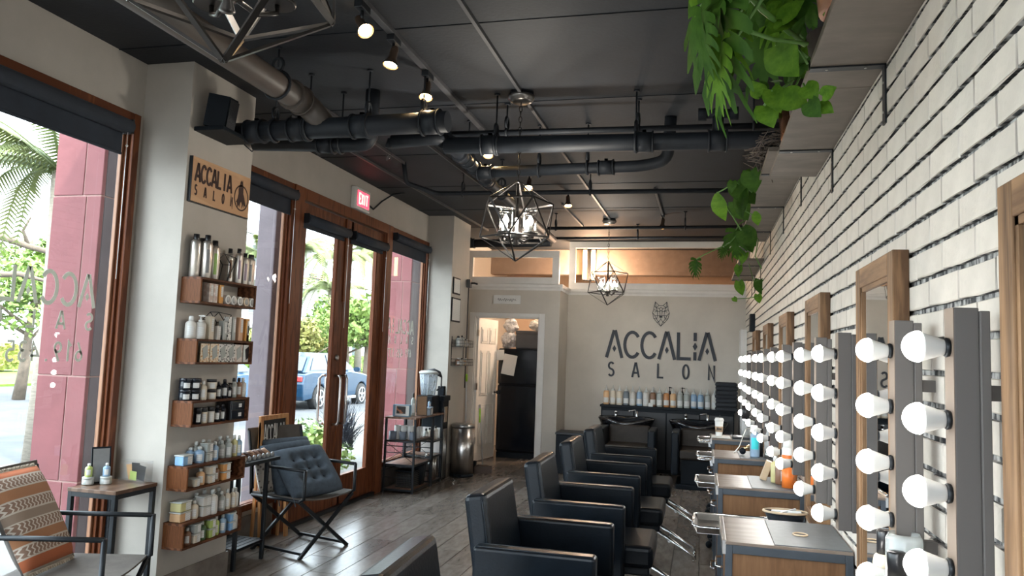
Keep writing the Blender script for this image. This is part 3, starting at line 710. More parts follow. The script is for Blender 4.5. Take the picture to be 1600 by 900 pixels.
# buildings
BW = mat('white_building', (.48, .47, .45), .8, var=.04, scale=1); BO = mat('orange_building', (.30, .12, .06), .8, var=.1, scale=1)
RT = mat('red_roof_tiles', (.28, .11, .07), .8, var=.2, scale=3, stretch=(1, 6, 1)); BGL = mat('dark_pane', (.08, .10, .12), .15, var=.2)
def building(x0, x1, y0, y1, h, m, lab, nw, nf, roof=True, balc=False):
    t = thing('building', lab, 'building', ((x0+x1)/2, (y0+y1)/2, GZ))
    P = lambda mm, nm, mt, p=None: mm.build(nm, mt, p or t, loc=None if p else (-t.location.x, -t.location.y, 0))
    P(MB().box(x0, x1, y0, y1, 0, h, r=.03, seg=1), 'walls', m)
    if roof:
        b = MB(); P(b.poly([((x0-.4), y0-.4, h), (x1+.4, y0-.4, h), ((x0+x1)/2, y0-.4, h+1.3)], (0, y1-y0+.8, 0)), 'roof', RT)
    else: P(MB().box(x0-.1, x1+.1, y0-.1, y1+.1, h, h+.25), 'parapet', m)
    fh = h/nf
    for f in range(nf):
        for k in range(nw):
            u = (k+.5)/nw
            for face in (0, 1):
                z0 = f*fh+fh*.3; z1 = z0+fh*.5
                if face == 0: a = y0+(y1-y0)*u; bx = (x1, x1+.06, a-.45, a+.45)
                else: a = x0+(x1-x0)*u; bx = (a-.45, a+.45, y0-.06, y0)
                w = P(MB().box(*bx, z0, z1, r=.02, seg=1), 'window_frame', WHITEP)
                g = (bx[0]+.0, bx[1]+.02, bx[2]+.1, bx[3]-.1) if face == 0 else (bx[0]+.1, bx[1]-.1, bx[2]-.02, bx[3])
                MB().box(*g, z0+.1, z1-.1).build('pane', BGL, w)
            if balc and f:
                a = y0+(y1-y0)*u; w = P(MB().box(x1, x1+.9, a-.8, a+.8, f*fh, f*fh+.12), 'balcony', m)
                b = MB(); b.bar((x1+.88, a-.8, f*fh+.95), (x1+.88, a+.8, f*fh+.95), .05)
                for q in range(9): b.bar((x1+.88, a-.8+.2*q, f*fh+.1), (x1+.88, a-.8+.2*q, f*fh+.95), .03)
                b.build('railing', BGL, w)
    return t
building(-46, -36, 24, 31, 3.3, BO, 'orange building with a flat parapet at far left', 3, 1, roof=False)
building(-31, -25.5, 38, 46, 8.2, BW, 'white apartment block with balconies behind the narrow window', 3, 3, roof=False, balc=True)
building(-38, -29, 52, 62, 7.0, BW, 'white house with red tiled roof beyond the left door leaf', 3, 2)
building(-26, -20, 66, 74, 3.4, BW, 'low white house with red tiled roof beyond the hedge', 3, 1)
building(-58, -50, 30, 38, 7.5, BW, 'white block behind the orange building', 3, 3, roof=False)

# ================================================================ CEILING: pipes, raceways, lamps
def hanger(P, x, y, z, r, top=ZC, ax='x'):
    b = MB(); pts = []
    for k in range(17):
        a = 2*PI*k/16; pts.append((x, y+(r+.008)*math.cos(a), z+(r+.008)*math.sin(a)) if ax == 'x' else (x+(r+.008)*math.cos(a), y, z+(r+.008)*math.sin(a)))
    b.tube(pts[:-1], .009, 6, closed=True)
    pts = [(x, y+.034*math.cos(a), z+r+.042+.042*math.sin(a)) if ax == 'x' else (x+.034*math.cos(a), y, z+r+.042+.042*math.sin(a)) for a in [2*PI*k/12 for k in range(12)]]
    b.tube(pts, .010, 6, closed=True)
    b.tube([(x, y, z+r+.03), (x, y, top)], .006, 6); b.tube([(x, y, top-.012), (x, y, top)], .02, 8)
    P(b, 'hanger', PIPE)
def pipe(name, lab, pts, r, collars=(), hangers=(), m=PIPE, cat='pipe', n=16, ax='x', smooth_r=None):
    t = thing(name, lab, cat, pts[0]); P = lambda mm, nm, mt: mm.build(nm, mt, t, loc=-Vector(pts[0]))
    # rounded elbows
    out = [Vector(pts[0])]
    for a, b, c in zip(pts, pts[1:], pts[2:]):
        a, b, c = map(Vector, (a, b, c)); rr = min((smooth_r or r*2.2), (b-a).length*.45, (c-b).length*.45)
        p, q = b+(a-b).normalized()*rr, b+(c-b).normalized()*rr
        for k in range(6): u = k/5; out.append(p*(1-u)**2+b*2*u*(1-u)+q*u*u)
    out.append(Vector(pts[-1]))
    P(MB().tube(out, r, n), 'pipe_run', m)
    for q in collars:
        c = MB(); i, u = q; A, B = Vector(pts[i]), Vector(pts[i+1]); p = A.lerp(B, u); d = (B-A).normalized()
        c.tube([p-d*.05, p+d*.05], r+.009, n); c.tube([p-d*.058, p-d*.048], r+.016, n); c.tube([p+d*.048, p+d*.058], r+.016, n)
        for s in (-1, 1): c.box(p.x-.012, p.x+.012, p.y-.012, p.y+.012, p.z+r, p.z+r+.022)
        P(c, 'coupling', m)
    for x, y in hangers:
        z = min((abs(p.x-x)+abs(p.y-y), p.z) for p in out)[1]
        hanger(P, x, y, z, r, ax=ax)
    return t
z1 = 2.85
pipe('sprinkler_main_pipe', 'thick black main pipe ending above the pilaster with the speaker', [(-2.93, 4.18, 2.85), (-1.46, 4.13, 2.85)], .062, [(0, .12), (0, .33), (0, .62), (0, .93)], [(-2.62, 4.17), (-2.38, 4.16), (-1.98, 4.15), (-1.62, 4.14)])
pipe('duct_pipe', 'thick worn pipe running overhead from the near chandelier', [(-2.36, 1.0, 2.98), (-2.36, 4.10, 2.98), (-2.27, 4.18, 2.86)], .075, [(0, .955)], [(-2.36, 3.75)], ax='y', m=mat('worn_pipe', (.075, .068, .062), .5, var=.3, scale=2.5, col2=(.11, .085, .07)))
pipe('drain_pipe', 'black pipe with elbow hanging under the main pipe', [(-2.95, 4.46, 2.86), (-2.30, 4.5, 2.84), (-2.12, 4.5, 2.84), (-2.12, 4.5, 3.0), (-2.12, 4.5, 3.2)], .047, [(0, .8)], [(-2.33, 4.5)])
pipe('drain_pipe', 'black pipe turning from the open glass nub toward the back room', [(-2.01, 4.60, 2.88), (-1.66, 4.60, 2.90), (-1.72, 6.6, 2.90), (-1.75, 8.9, 2.90)], .045, [(1, .05), (1, .22), (1, .42), (1, .6)], [(-1.67, 5.2), (-1.71, 6.3)], ax='y')
nub = pipe('glass_sprinkler', 'clear glass sprinkler nub hanging from a pipe end', [(-2.02, 4.60, 2.9), (-2.04, 4.60, 2.84)], .022)
MB().lathe([(.012, -.085), (.018, -.08), (.018, -.02), (.012, 0)], (-.01, 0, -.06), n=12).build('glass_nub', CGLASS, nub)
pipe('sprinkler_main_pipe', 'long thick black pipe crossing the room behind the middle chandelier', [(-1.66, 4.66, 2.86), (.36, 4.76, 2.86), (.56, 4.77, 2.86)], .055, [(0, .15), (0, .64), (0, .86)], [(-1.32, 4.68), (-.42, 4.73)])
pipe('conduit_pipe', 'thin black pipe just above the long main pipe', [(-1.76, 4.86, 3.0), (.56, 4.93, 3.0)], .02, (), [(-1.9+.6, 4.87), (-.42, 4.9), (.30, 4.92)], n=10)
pipe('drain_pipe', 'black pipe with a rising elbow at its right end', [(-1.62, 5.40, 2.86), (-.42, 5.36, 2.87), (-.25, 5.34, 2.9), (-.23, 5.30, 3.2)], .042, [(0, .02), (0, .78)], [(-1.18, 5.38), (-.82, 5.37)])
pipe('conduit_pipe', 'thin dark pipe with an elbow near the exit sign crossing to the brick wall', [(-2.63, 6.30, 3.2), (-2.62, 6.35, 3.02), (-2.45, 6.72, 3.0), (.56, 6.8, 3.0)], .022, (), [(-2.2, 6.73), (-1.0, 6.76)], n=10)
pipe('conduit_pipe', 'thin dark pipe high before the sign wall', [(-1.95, 8.8, 3.02), (.56, 8.75, 3.02)], .018, (), [(-1.7, 8.8), (-.2, 8.76)], n=10)
pipe('conduit_pipe', 'thin dark pipe nearest the sign wall', [(-1.9, 9.6, 3.03), (.56, 9.55, 3.03)], .016, (), [(-.8, 9.57)], n=10)
pipe('drain_pipe', 'short dark pipe above the back room doorway', [(-3.2, 9.85, 3.0), (-1.95, 9.8, 3.0)], .055, [(0, .1)], [(-2.6, 9.83)])
# sprinkler valve cross
t = thing('sprinkler_valve', 'black cross shaped valve hanging above the long main pipe', 'valve', (.08, 4.75, 2.86))
MB().tube([(0, 0, .04), (0, 0, .2)], .035, 10).build('riser', PIPE, t); MB().tube([(-.10, 0, .17), (.10, 0, .17)], .03, 10).build('cross_pipe', PIPE, t)
for s in (-1, 1): MB().tube([(s*.07, 0, .17), (s*.12, 0, .17)], .042, 10).build('cap', PIPE, t)
# raceways on the ceiling
def raceway(lab, a, b, w=.022, m=CONDUIT, name='ceiling_raceway'):
    o = centre(MB().bar((a[0], a[1], ZC-.012), (b[0], b[1], ZC-.012), w, .024).build(name, m)); return tag(o, lab, 'raceway')
raceway('straight raceway feeding the middle chandelier from the front', (-1.14, 1.0), (-1.15, 4.60), .02)
raceway('straight raceway from the middle to the far chandelier', (-1.15, 4.76), (-1.10, 9.12), .02)
raceway('raceway running beside the duct pipe', (-2.60, 3.2), (-2.62, 6.3), .012)
raceway('raceway high along the door side', (-2.95, 4.9), (-2.85, 9.9), .016)
raceway('short raceway before the plexi transom', (-1.52, 8.2), (-1.50, 9.6), .02)
raceway('raceway feeding the spot by the brick wall', (-.47, 7.5), (-.46, 8.95), .022)
raceway('raceway from the track toward the doors', (-2.2, 5.0), (-2.15, 7.8), .012)
sm = MB()
for y in (2.4, 3.62, 4.84, 6.06, 7.28, 8.5, 9.72): sm.box(XL, XR, y, y+.006, ZC-.004, ZC)
sm.build('panel_seam', BLACKP, ce)
# track with spotlights
trk = tag(centre(MB().box(-1.64, -1.60, 1.0, 5.58, ZC-.028, ZC, r=.003).build('light_track', CONDUIT)), 'black spotlight track on the ceiling', 'light track')
def spot(loc, aim, lab, e=5.):
    t = thing('track_spotlight', lab, 'spotlight', loc, group='track spotlights under the ceiling')
    MB().box(-.022, .022, -.05, .05, -.035, -.0, r=.004).build('adapter', BLACKM, t)
    MB().tube([(0, 0, -.03), (0, 0, -.085)], .008, 8).build('stem', BLACKM, t)
    d = Vector(aim).normalized(); q = d.to_track_quat('Z', 'Y').to_matrix().to_4x4()
    def T(b): b.bm.transform(Matrix.Translation((0, 0, -.10)) @ q); return b
    T(MB().lathe([(.018, -.05), (.022, -.03), (.022, .02), (.036, .045), (.040, .062)], n=18, cap=False)).build('lamp_shade', mat('bronze_shade', (.16, .11, .08), .35, .7), t)
    T(MB().lathe([(.0, .05), (.030, .052), (.034, .056), (.0, .058)], n=16)).build('bulb', SPOTE, t)
    T(MB().lathe([(.041, .056), (.044, .06), (.041, .066)], n=18, cap=False)).build('rim', BLACKM, t)
    sl = bpy.data.lights.new('spot_beam', 'SPOT'); so = bpy.data.objects.new('spot_beam', sl); C.objects.link(so); so.parent = t
    so.location = Vector((0, 0, -.10))+d*.09; so.rotation_euler = d.to_track_quat('-Z', 'Y').to_euler(); sl.energy = e; sl.color = (1, .72, .42); sl.spot_size = 1.6; sl.spot_blend = .8; sl.shadow_soft_size = .03
    return t
spot((-1.62, 3.27, ZC-.028), (.55, -.35, -.75), 'spotlight nearest the viewer on the track, aimed down left')
spot((-1.62, 3.66, ZC-.028), (-.1, -.25, -1), 'second spotlight of the track, hanging straight down')
spot((-1.62, 4.18, ZC-.028), (.05, -.35, -1), 'third spotlight of the track, before the main pipe')
spot((-1.61, 5.52, ZC-.028), (.05, -.5, -.8), 'spotlight at the end of the track, below the long pipe')
spot((-1.58, 6.8, ZC), (.05, -.5, -.8), 'spotlight glowing behind the top of the middle chandelier')
spot((-.46, 8.92, ZC), (-.1, -.3, -1), 'spotlight at the end of the raceway near the plants')
spot((-1.35, 7.6, ZC), (.1, -.3, -1), 'spotlight seen low through the middle chandelier cage')

# chandeliers: icosahedral cages
CAGE = mat('dark_bronze', (.055, .050, .047), .32, .75, var=.2)
def ico(R_):
    V = [Vector((0, 0, R_))]; h = R_*.4472; r = R_*.8944
    V += [Vector((r*math.cos(2*PI*k/5), r*math.sin(2*PI*k/5), h)) for k in range(5)]
    V += [Vector((r*math.cos(2*PI*(k+.5)/5), r*math.sin(2*PI*(k+.5)/5), -h)) for k in range(5)]+[Vector((0, 0, -R_))]
    E_ = [(0, k+1) for k in range(5)]+[(k+1, (k+1) % 5+1) for k in range(5)]+[(k+1, k+6) for k in range(5)]+[((k+1) % 5+1, k+6) for k in range(5)]+[(k+6, (k+1) % 5+6) for k in range(5)]+[(k+6, 11) for k in range(5)]
    return V, E_
def chandelier(loc, R_, zc, rz, lab, on=True, e=22, bw=.042):
    t = thing('chandelier', lab, 'chandelier', (loc[0], loc[1], ZC), rz, group='icosahedral cage chandeliers')
    MB().lathe([(.0, -.065), (.055, -.065), (.075, -.055), (.078, -.045), (.085, -.042), (.088, -.03), (.088, -.02)], n=28).build('canopy', mat('canopy_nickel', (.20, .19, .18), .3, .9), t)
    MB().box(-.075, .075, -.05, .05, -.03, .0, r=.005).build('junction_box', BLACKM, t)
    V, E_ = ico(R_); zt = zc+R_-ZC; b = MB(); n = int((-.055-zt)/.034); 
    for k in range(n):
        z = -.055-(k+.5)*(-.055-zt)/n; ax = k % 2
        pts = []
        for j in range(10):
            a = 2*PI*j/10; u, v = .010*math.cos(a), .021*math.sin(a)
            pts.append((u, 0, z+v) if ax else (0, u, z+v))
        b.tube(pts, .0028, 5, closed=True)
    b.build('chain', CAGE, t)
    w = R_*bw
    for i, j in E_:
        a, c = V[i], V[j]; mid = (a+c)/2
        MB().bar(a+Vector((0, 0, zc-ZC)), c+Vector((0, 0, zc-ZC)), w, w*.45, up=mid.normalized().cross((c-a).normalized()).cross((c-a))).build('cage_bar', CAGE, t)
    zz = zc-ZC-R_*.42
    MB().lathe([(.0, -.05), (.02, -.045), (.012, -.02), (.035, -.01), (.038, .03), (.012, .04), (.010, R_*1.35)], (0, 0, zz), n=16).build('hub', CAGE, t)
    for k in range(4):
        a = PI/4+k*PI/2; r = R_*.42; x, y = r*math.cos(a), r*math.sin(a)
        b = MB(); b.tube([(0, 0, zz), (x*.6, y*.6, zz-.03), (x, y, zz-.01), (x, y, zz+.015)], .007, 8)
        b.lathe([(.045, 0), (.048, .004), (.048, .010), (.0, .012)], (x, y, zz+.012), n=18); b.build('arm', CAGE, t)
        sg = MB().lathe([(.042, 0), (.042, .145), (.0395, .145), (.0395, .001)], (x, y, zz+.026), n=20, cap=False).build('glass_shade', CGLASS, t); b = MB(); [b.tube([(x+.041*math.cos(q), y+.041*math.sin(q), zz+.026+h_) for q in [2*PI*i_/20 for i_ in range(20)]], .0018, 5, closed=True) for h_ in (.002, .145)]; b.build('rim', CHROME, sg)
        MB().lathe([(.012, 0), (.012, .045), (.0, .047)], (x, y, zz+.024), n=12).build('candle', WHITEP, t)
        MB().lathe([(.006, 0), (.019, .022), (.018, .035), (.006, .062), (.0, .068)], (x, y, zz+.068), n=12).build('bulb', FLAME if on else WHITEP, t)
    pl = bpy.data.lights.new('chandelier_glow', 'POINT'); po = bpy.data.objects.new('chandelier_glow', pl); C.objects.link(po); po.parent = t
    po.location = (0, 0, zz+.13); pl.energy = e; pl.color = (1, .93, .82); pl.shadow_soft_size = .05
    return t
chandelier((-1.16, 4.68), .262, 2.36, .35, 'middle cage chandelier with lit glass candle shades')
chandelier((-1.115, 9.2), .268, 2.415, .1, 'farthest cage chandelier before the sign wall')
chandelier((-1.16, 1.60), .30, 2.50, .15, 'nearest cage chandelier cropped at the top of the view', True, 9, .055)

# exit sign, speaker, conduit
t = thing('exit_sign', 'white exit sign with red glowing face above the doors', 'sign', (XL, 6.86, 2.87))
MB().box(0, .055, -.17, .17, 0, .22, r=.012).build('housing', WHITEP, t)
MB().box(.055, .058, -.13, .13, .035, .185).build('glowing_panel', EXITR, t)
letters(t, mat('exit_letter_lit', (1, .5, .4), .5, emit=(1, .35, .25), estr=1.6), 'EXIT', (.0585, -.10, .06), (0, 1, 0), (0, 0, 1), (1, 0, 0), .10, .75, .68, .17, .002)
MB().tube([(.03, .17, .10), (.02, .32, .08), (.03, .5, .20), (.1, .62, .30), (.2, .7, .33)], .009, 8).build('cable', BLACKP, t)
t = thing('speaker', 'black angular speaker tilted on the small wall ledge', 'speaker', (-2.90, 4.02, 2.815), .25)
b = MB(); a = [(-.07, -.10), (.05, -.075), (.075, 0), (.05, .075), (-.07, .10)]
b.poly([(x, y, 0) for x, y in a], (.0, 0, .20)); b.bm.transform(Matrix.Rotation(.12, 4, 'Y')); cab = b.build('cabinet', BLACKP, t)
b = MB(); b.poly([(.056, -.07, .012), (.081, 0, .012), (.081, 0, .185), (.056, -.07, .185)], (.004, -.003, 0)); b.bm.transform(Matrix.Rotation(.12, 4, 'Y')); b.build('grille', mat('speaker_cloth', (.035, .035, .038), .9, scale=200, var=.4), t)
t = thing('speaker_ledge', 'dark ledge under the speaker on the pilaster', 'shelf', (-2.99, 4.06, 2.785))
MB().box(-.01, .19, -.16, .17, 0, .026, r=.004).build('board', BLACKP, t); MB().tube([(.1, .20, .01), (.12, .26, -.02), (.1, .30, .0)], .004, 6).build('cable', BLACKP, t)
t = thing('junction_box', 'small grey conduit box with cable clamp on the far pilaster corner', 'box', (-2.99, 9.50, 2.36))
MB().box(0, .05, -.04, .04, 0, .11, r=.004).build('box', CONDUIT, t); MB().tube([(.02, 0, 0), (.02, 0, -1.3)], .009, 8).build('conduit', CONDUIT, t); MB().tube([(.05, 0, .06), (.1, -.02, .06), (.14, 0, .05)], .012, 6).build('clamp', BLACKM, t)
tag(centre(MB().box(XR-.07, XR-.014, 8.9, 9.06, 1.86, 2.06, r=.008).build('wall_speaker', BLACKP)), 'small black box speaker on the far brick wall', 'speaker')

# roller blinds
def blind(y0, y1, z, lab, drop=.15):
    t = thing('roller_blind', lab, 'blind', (XL+.045, (y0+y1)/2, z), group='charcoal roller blinds over the glass'); h = (y1-y0)/2
    MB().tube([(0, -h, 0), (0, h, 0)], .045, 14).build('roll', BLIND, t); MB().box(-.037, -.033, -h+.01, h-.01, -drop, 0).build('fabric', BLIND, t)
    MB().box(-.042, -.028, -h+.01, h-.01, -drop-.016, -drop, r=.003).build('hem_bar', BLIND, t)
    for s in (-1, 1): MB().box(-.045, .03, s*h-.006, s*h+.006, -.04, .045).build('bracket', BLACKM, t)
    MB().tube([(.02, h-.03, -.03), (.02, h-.03, -.9)], .0022, 5).build('pull_cord', WHITEP, t); MB().lathe([(.0, -.012), (.009, 0), (.0, .012)], (.02, h-.03, -.12), n=8).build('cord_bead', WHITEP, t)
    return t
blind(.6, 3.70, 2.755, 'widest charcoal blind over the big left window')
blind(4.78, 5.60, 2.755, 'charcoal blind over the narrow window beside the pilaster')
blind(5.80, 6.60, 2.60, 'charcoal blind on the left door leaf', .06); blind(6.72, 7.50, 2.60, 'charcoal blind on the right door leaf', .06)
blind(7.74, 8.80, 2.755, 'charcoal blind over the window beyond the doors')
# window lettering, reads from the street
def decal(y_r, z, h, lab):
    t = thing('window_lettering', lab, 'lettering', (XL-.0285, y_r, z), group=None)
    # seen from the room the words are mirrored: reading direction is -Y
    letters(t, DECAL, 'ACCALIA', (0, 0, 0), (0, -1, 0), (0, 0, 1), (1, 0, 0), h, 1.0, .70, .12, .001, True)
    letters(t, DECAL, 'SALON', (0, 0, -h*.68), (0, -1, 0), (0, 0, 1), (1, 0, 0), h*.52, 1.0, 2.02, .15, .001)
    letters(t, DECAL, '619.435.1777', (0, -h*.28, -h*1.62), (0, -1, 0), (0, 0, 1), (1, 0, 0), h*.56, 1.0, .70, .13, .001, name='digit')
decal(3.63, 1.68, .185, 'silver shop name and phone number on the big left window')
decal(8.60, 1.70, .165, 'silver shop name and phone number on the window beyond the doors')

# ================================================================ COLUMN 1: sign, box shelves, products
t = thing('wooden_sign', 'light wooden shop sign with burnt lettering on the pilaster', 'sign', (-3.0, 4.19, 2.355))
MB().box(0, .022, -.30, .30, 0, .272, r=.002).build('board', mat('plywood', (.50, .29, .155), .55, kind='wave', scale=2, stretch=(1, .5, 4), col2=(.56, .34, .19)), t)
MB().box(-.0, .0205, -.306, -.298, -.004, .272).build('edge', BLACKM, t); MB().box(0, .0205, -.30, .30, -.006, -.0005).build('edge', BLACKM, t)
BURN = mat('burnt_brown', (.045, .022, .018), .8)
letters(t, BURN, 'ACCALIA', (.0225, -.275, .125), (0, 1, 0), (0, 0, 1), (1, 0, 0), .112, .72, .66, .16, .001)
letters(t, BURN, 'SALON', (.0225, -.272, .042), (0, 1, 0), (0, 0, 1), (1, 0, 0), .062, .62, 2.35, .18, .001)
b = MB(); stroke(b, [(.205+.075*math.cos(2*PI*k/32), .118+.082*math.sin(2*PI*k/32)) for k in range(33)], .009, (.0225, 0, 0), (0, 1, 0), (0, 0, 1), (1, 0, 0), .001)
wolf = [(.195, .235), (.203, .222), (.212, .238), (.216, .21), (.222, .19), (.224, .15), (.238, .125), (.252, .09), (.262, .07), (.246, .075), (.240, .06), (.232, .085), (.224, .065), (.214, .05), (.216, .08), (.206, .095), (.196, .085), (.190, .055), (.180, .07), (.168, .05), (.160, .08), (.150, .085), (.165, .11), (.172, .14), (.170, .17), (.176, .195), (.184, .205), (.186, .222)]
b.poly([(.0225, y, z) for y, z in reversed(wolf)], (.001, 0, 0)); b.build('wolf_emblem', BURN, t)

SH = [(1.74, 1.896), (1.38, 1.53), (1.015, 1.167), (.648, .79), (.317, .467)]
for k, (a, b_) in enumerate(SH):
    t = thing('box_shelf', 'walnut box shelf on the pilaster, %s from the top' % ORD[k], 'shelf', (-3.0, 4.18, a), group='walnut box shelves on the pilaster')
    y0, y1, d, h, e = -.29, .29, .135, b_-a, .013
    MB().box(0, d, y0, y1, 0, e, r=.001).build('bottom_board', BOXW, t); MB().box(0, d, y0, y1, h-e, h, r=.001).build('top_board', BOXW, t)
    MB().box(0, d, y0, y0+e, e, h-e, r=.001).build('side_board', BOXN, t); MB().box(0, d, y1-e, y1, e, h-e, r=.001).build('side_board', BOXW, t)
# product prototypes (origin at the base, label toward the room and the viewer)
A0, A1 = -1.75, -.25
def pm(nm, col, rough=.4, **k): return mat(nm, col, rough, var=.05, scale=30, **k)
SILV = pm('can_silver', (.56, .52, .47), .3, metal=.75); CAPB = pm('cap_black', (.012, .012, .014), .3); CAPW = pm('cap_white', (.68, .68, .66), .4)
def spray(h, r, lab_col, ln):
    t = thing('spray_can', '', 'spray can')
    MB().lathe([(r*.92, 0), (r, .004), (r, h*.78), (r*.86, h*.84), (r*.5, h*.87)], n=20).build('body', SILV, t)
    MB().lathe([(r*.55, h*.86), (r*.58, h*.88), (r*.55, h), (0, h)], n=16).build('cap', CAPB, t)
    MB().patch(r, h*.12, h*.66, -1.0, -.35).build('label', lab_col, t)
    return t
def dispenser(h, r, body, cap, label=LABELM, sx=1.):
    t = thing('product_bottle', '', 'bottle')
    MB().lathe([(r*.9, 0), (r, .006), (r, h*.66), (r*.82, h*.73), (r*.42, h*.78), (r*.40, h*.82)], n=18).build('body', body, t)
    MB().lathe([(r*.46, h*.81), (r*.46, h*.95), (r*.32, h), (0, h)], n=14).build('cap', cap, t)
    MB().patch(r, h*.15, h*.55, -1.45, -.35).build('label', label, t); return t
def pump(h, r, body, cap, label=LABELM):
    t = thing('pump_bottle', '', 'pump bottle')
    MB().lathe([(r*.9, 0), (r, .008), (r, h*.60), (r*.8, h*.68), (r*.4, h*.71)], n=18).build('body', body, t)
    b = MB().lathe([(r*.42, h*.70), (r*.42, h*.78), (r*.16, h*.80), (r*.14, h*.93), (r*.4, h*.94), (r*.4, h*.98), (0, h)], n=14); b.bar((0, 0, h*.965), (r*1.1, -r*.3, h*.95), .008, .010); b.build('pump', cap, t)
    MB().patch(r, h*.12, h*.5, -1.3, -.3).build('label', label, t); return t
def nozzle(h, r, body, cap, label=LABELM):
    t = thing('nozzle_bottle', '', 'bottle')
    MB().lathe([(r*.9, 0), (r, .008), (r, h*.62), (r*.72, h*.72)], n=18).build('body', body, t)
    MB().lathe([(r*.74, h*.71), (r*.66, h*.76), (r*.22, h*.84), (r*.10, h), (0, h)], n=14).build('nozzle', cap, t)
    MB().patch(r, h*.10, h*.36, -2.5, -.6).build('label', label, t); return t
def tub(w, d, h, body, lid):
    t = thing('product_tub', '', 'tub')
    MB().box(-d/2, d/2, -w/2, w/2, 0, h*.86, r=.006).build('body', body, t); MB().box(-d/2-.003, d/2+.003, -w/2-.003, w/2+.003, h*.86, h, r=.003).build('lid', lid, t)
    MB().box(d/2+.0002, d/2+.001, -w*.05, w*.44, h*.1, h*.84).build('label', LABELM, t); MB().box(-d*.45, d*.45, -w/2-.001, -w/2-.0002, h*.1, h*.84).build('side_label', body, t)
    return t
def jar(h, r, body, lid, lab=True):
    t = thing('product_jar', '', 'jar')
    MB().lathe([(r*.94, 0), (r, .004), (r, h*.70), (r*.94, h*.72)], n=20).build('body', body, t); MB().lathe([(r, h*.71), (r, h*.99), (r*.96, h), (0, h)], n=20).build('lid', lid, t)
    if lab: MB().patch(r, h*.12, h*.6, -1.2, -.2).build('label', LABELM, t)
    return t
def carton(w, d, h, m, m2=None):
    t = thing('product_carton', '', 'carton'); MB().box(-d/2, d/2, -w/2, w/2, 0, h, r=.001).build('box', m, t)
    MB().box(d/2, d/2+.0006, -w*.1, w*.42, h*.35, h*.92).build('label', m2 or LABELM, t); return t
TR = lambda n, c: pm(n, c, .35)
BLUEL = TR('pale_blue_gel', (.24, .36, .50)); BLUEM = TR('mid_blue_gel', (.22, .40, .62)); GREYT = TR('frosted_grey', (.36, .38, .36)); CREAM = TR('cream_lotion', (.60, .53, .42)); WHT = TR('white_lotion', (.58, .56, .52)); ORG = TR('peach_gel', (.62, .38, .20)); ORG2 = TR('orange_gel', (.62, .30, .10)); LIME = TR('lime_gel', (.40, .50, .14)); DKG = TR('dark_green_gel', (.045, .09, .035)); BRN = TR('brown_gel', (.20, .10, .055)); YEL = TR('straw_gel', (.55, .50, .24))
GRNL = pm('green_label', (.28, .42, .12)); MAUL = pm('mauve_label', (.30, .22, .27)); GRYL = pm('grey_label', (.20, .20, .20)); TERL = pm('terracotta_label', (.50, .17, .10)); LID = pm('clear_grey_lid', (.50, .52, .50), .3); ORGC = pm('orange_carton', (.62, .29, .06)); FLOR = pm('floral_carton', (.52, .40, .34), kind='voronoi', col2=(.72, .66, .60)); DOTM = mat('dotted_card', (.55, .27, .10), .6, kind='voronoi', scale=70, col2=(.78, .66, .50), lo=.3, hi=.4); CHK = mat('checked_card', (.05, .05, .05), .6, kind='voronoi', scale=70, col2=(.7, .68, .64), lo=.3, hi=.45)
def put(o, px, py, z, X=-2.93, lab='', grp=None, rz=0.):
    p = onX(px, py, X); y = min(max(p.y, 3.925), 4.445)
    return place(o, (X, y, z), rz, lab, grp)
z = SH[0][1]; g = 'products on top of the uppermost box shelf'

for k, (px, lc, h, X, nm) in enumerate(((303, None, .262, -2.955, 'plain tall silver hair spray can nearest the viewer'), (313, None, .250, -2.975, 'silver can hidden behind the two front cans'), (321, GRYL, .262, -2.91, 'tall silver can with a grey label'), (333, GRNL, .240, -2.91, 'tall silver can with a green label'))):
    o = spray(h, .031, lc or SILV, ''); put(o, px, 430, z, X, nm+', uppermost box shelf', g)
for k, (px, lc, h, nm) in enumerate(((357, BRN, .218, 'bronze can standing inside the wire ornament'), (371, MAUL, .225, 'silver can with a dark mauve label'), (381, MAUL, .205, 'shorter can with a mauve label'), (388.5, GRYL, .205, 'shorter can with a grey label'), (396, TERL, .205, 'can with a terracotta label at the far end'))):
    put(spray(h, .024, lc, ''), px, 440, z, -2.90 if k else -2.93, nm+', uppermost box shelf', g)
def wire_orn(y, z, lab, rz=0):
    t = thing('wire_ornament', lab, 'ornament', (-2.93, y, z), rz); V = [(-.0, -.09, .0), (0, -.11, .12), (0, -.04, .17), (0, .03, .11), (0, 0, .0)]
    b = MB(); W_ = [(x-.03, y_, z_) for x, y_, z_ in V]; U = [(x+.03, y_, z_) for x, y_, z_ in V]
    for P_ in (U, W_):
        for i in range(5): b.bar(P_[i], P_[(i+1) % 5], .004)
    for p, q in zip(U, W_): b.bar(p, q, .004)
    b.bar(U[2], (.03, .09, .16), .004); b.bar((.03, .09, .16), U[4], .004); b.build('wire_frame', BLACKM, t); return t
wire_orn(4.19, SH[0][1], 'black wire polyhedron between the cans on the uppermost box shelf'); wire_orn(4.17, SH[1][1], 'black wire polyhedron behind the tubes on the second box shelf')
z = SH[0][0]+.013; g = 'cartons and jars inside the uppermost box shelf'
for px, m, nm in ((325, FLOR, 'first floral carton'), (332, FLOR, 'second floral carton'), (341, ORGC, 'orange carton')): put(carton(.04, .04, .115, m), px, 468, z, -2.90, nm+' inside the uppermost box shelf', g)
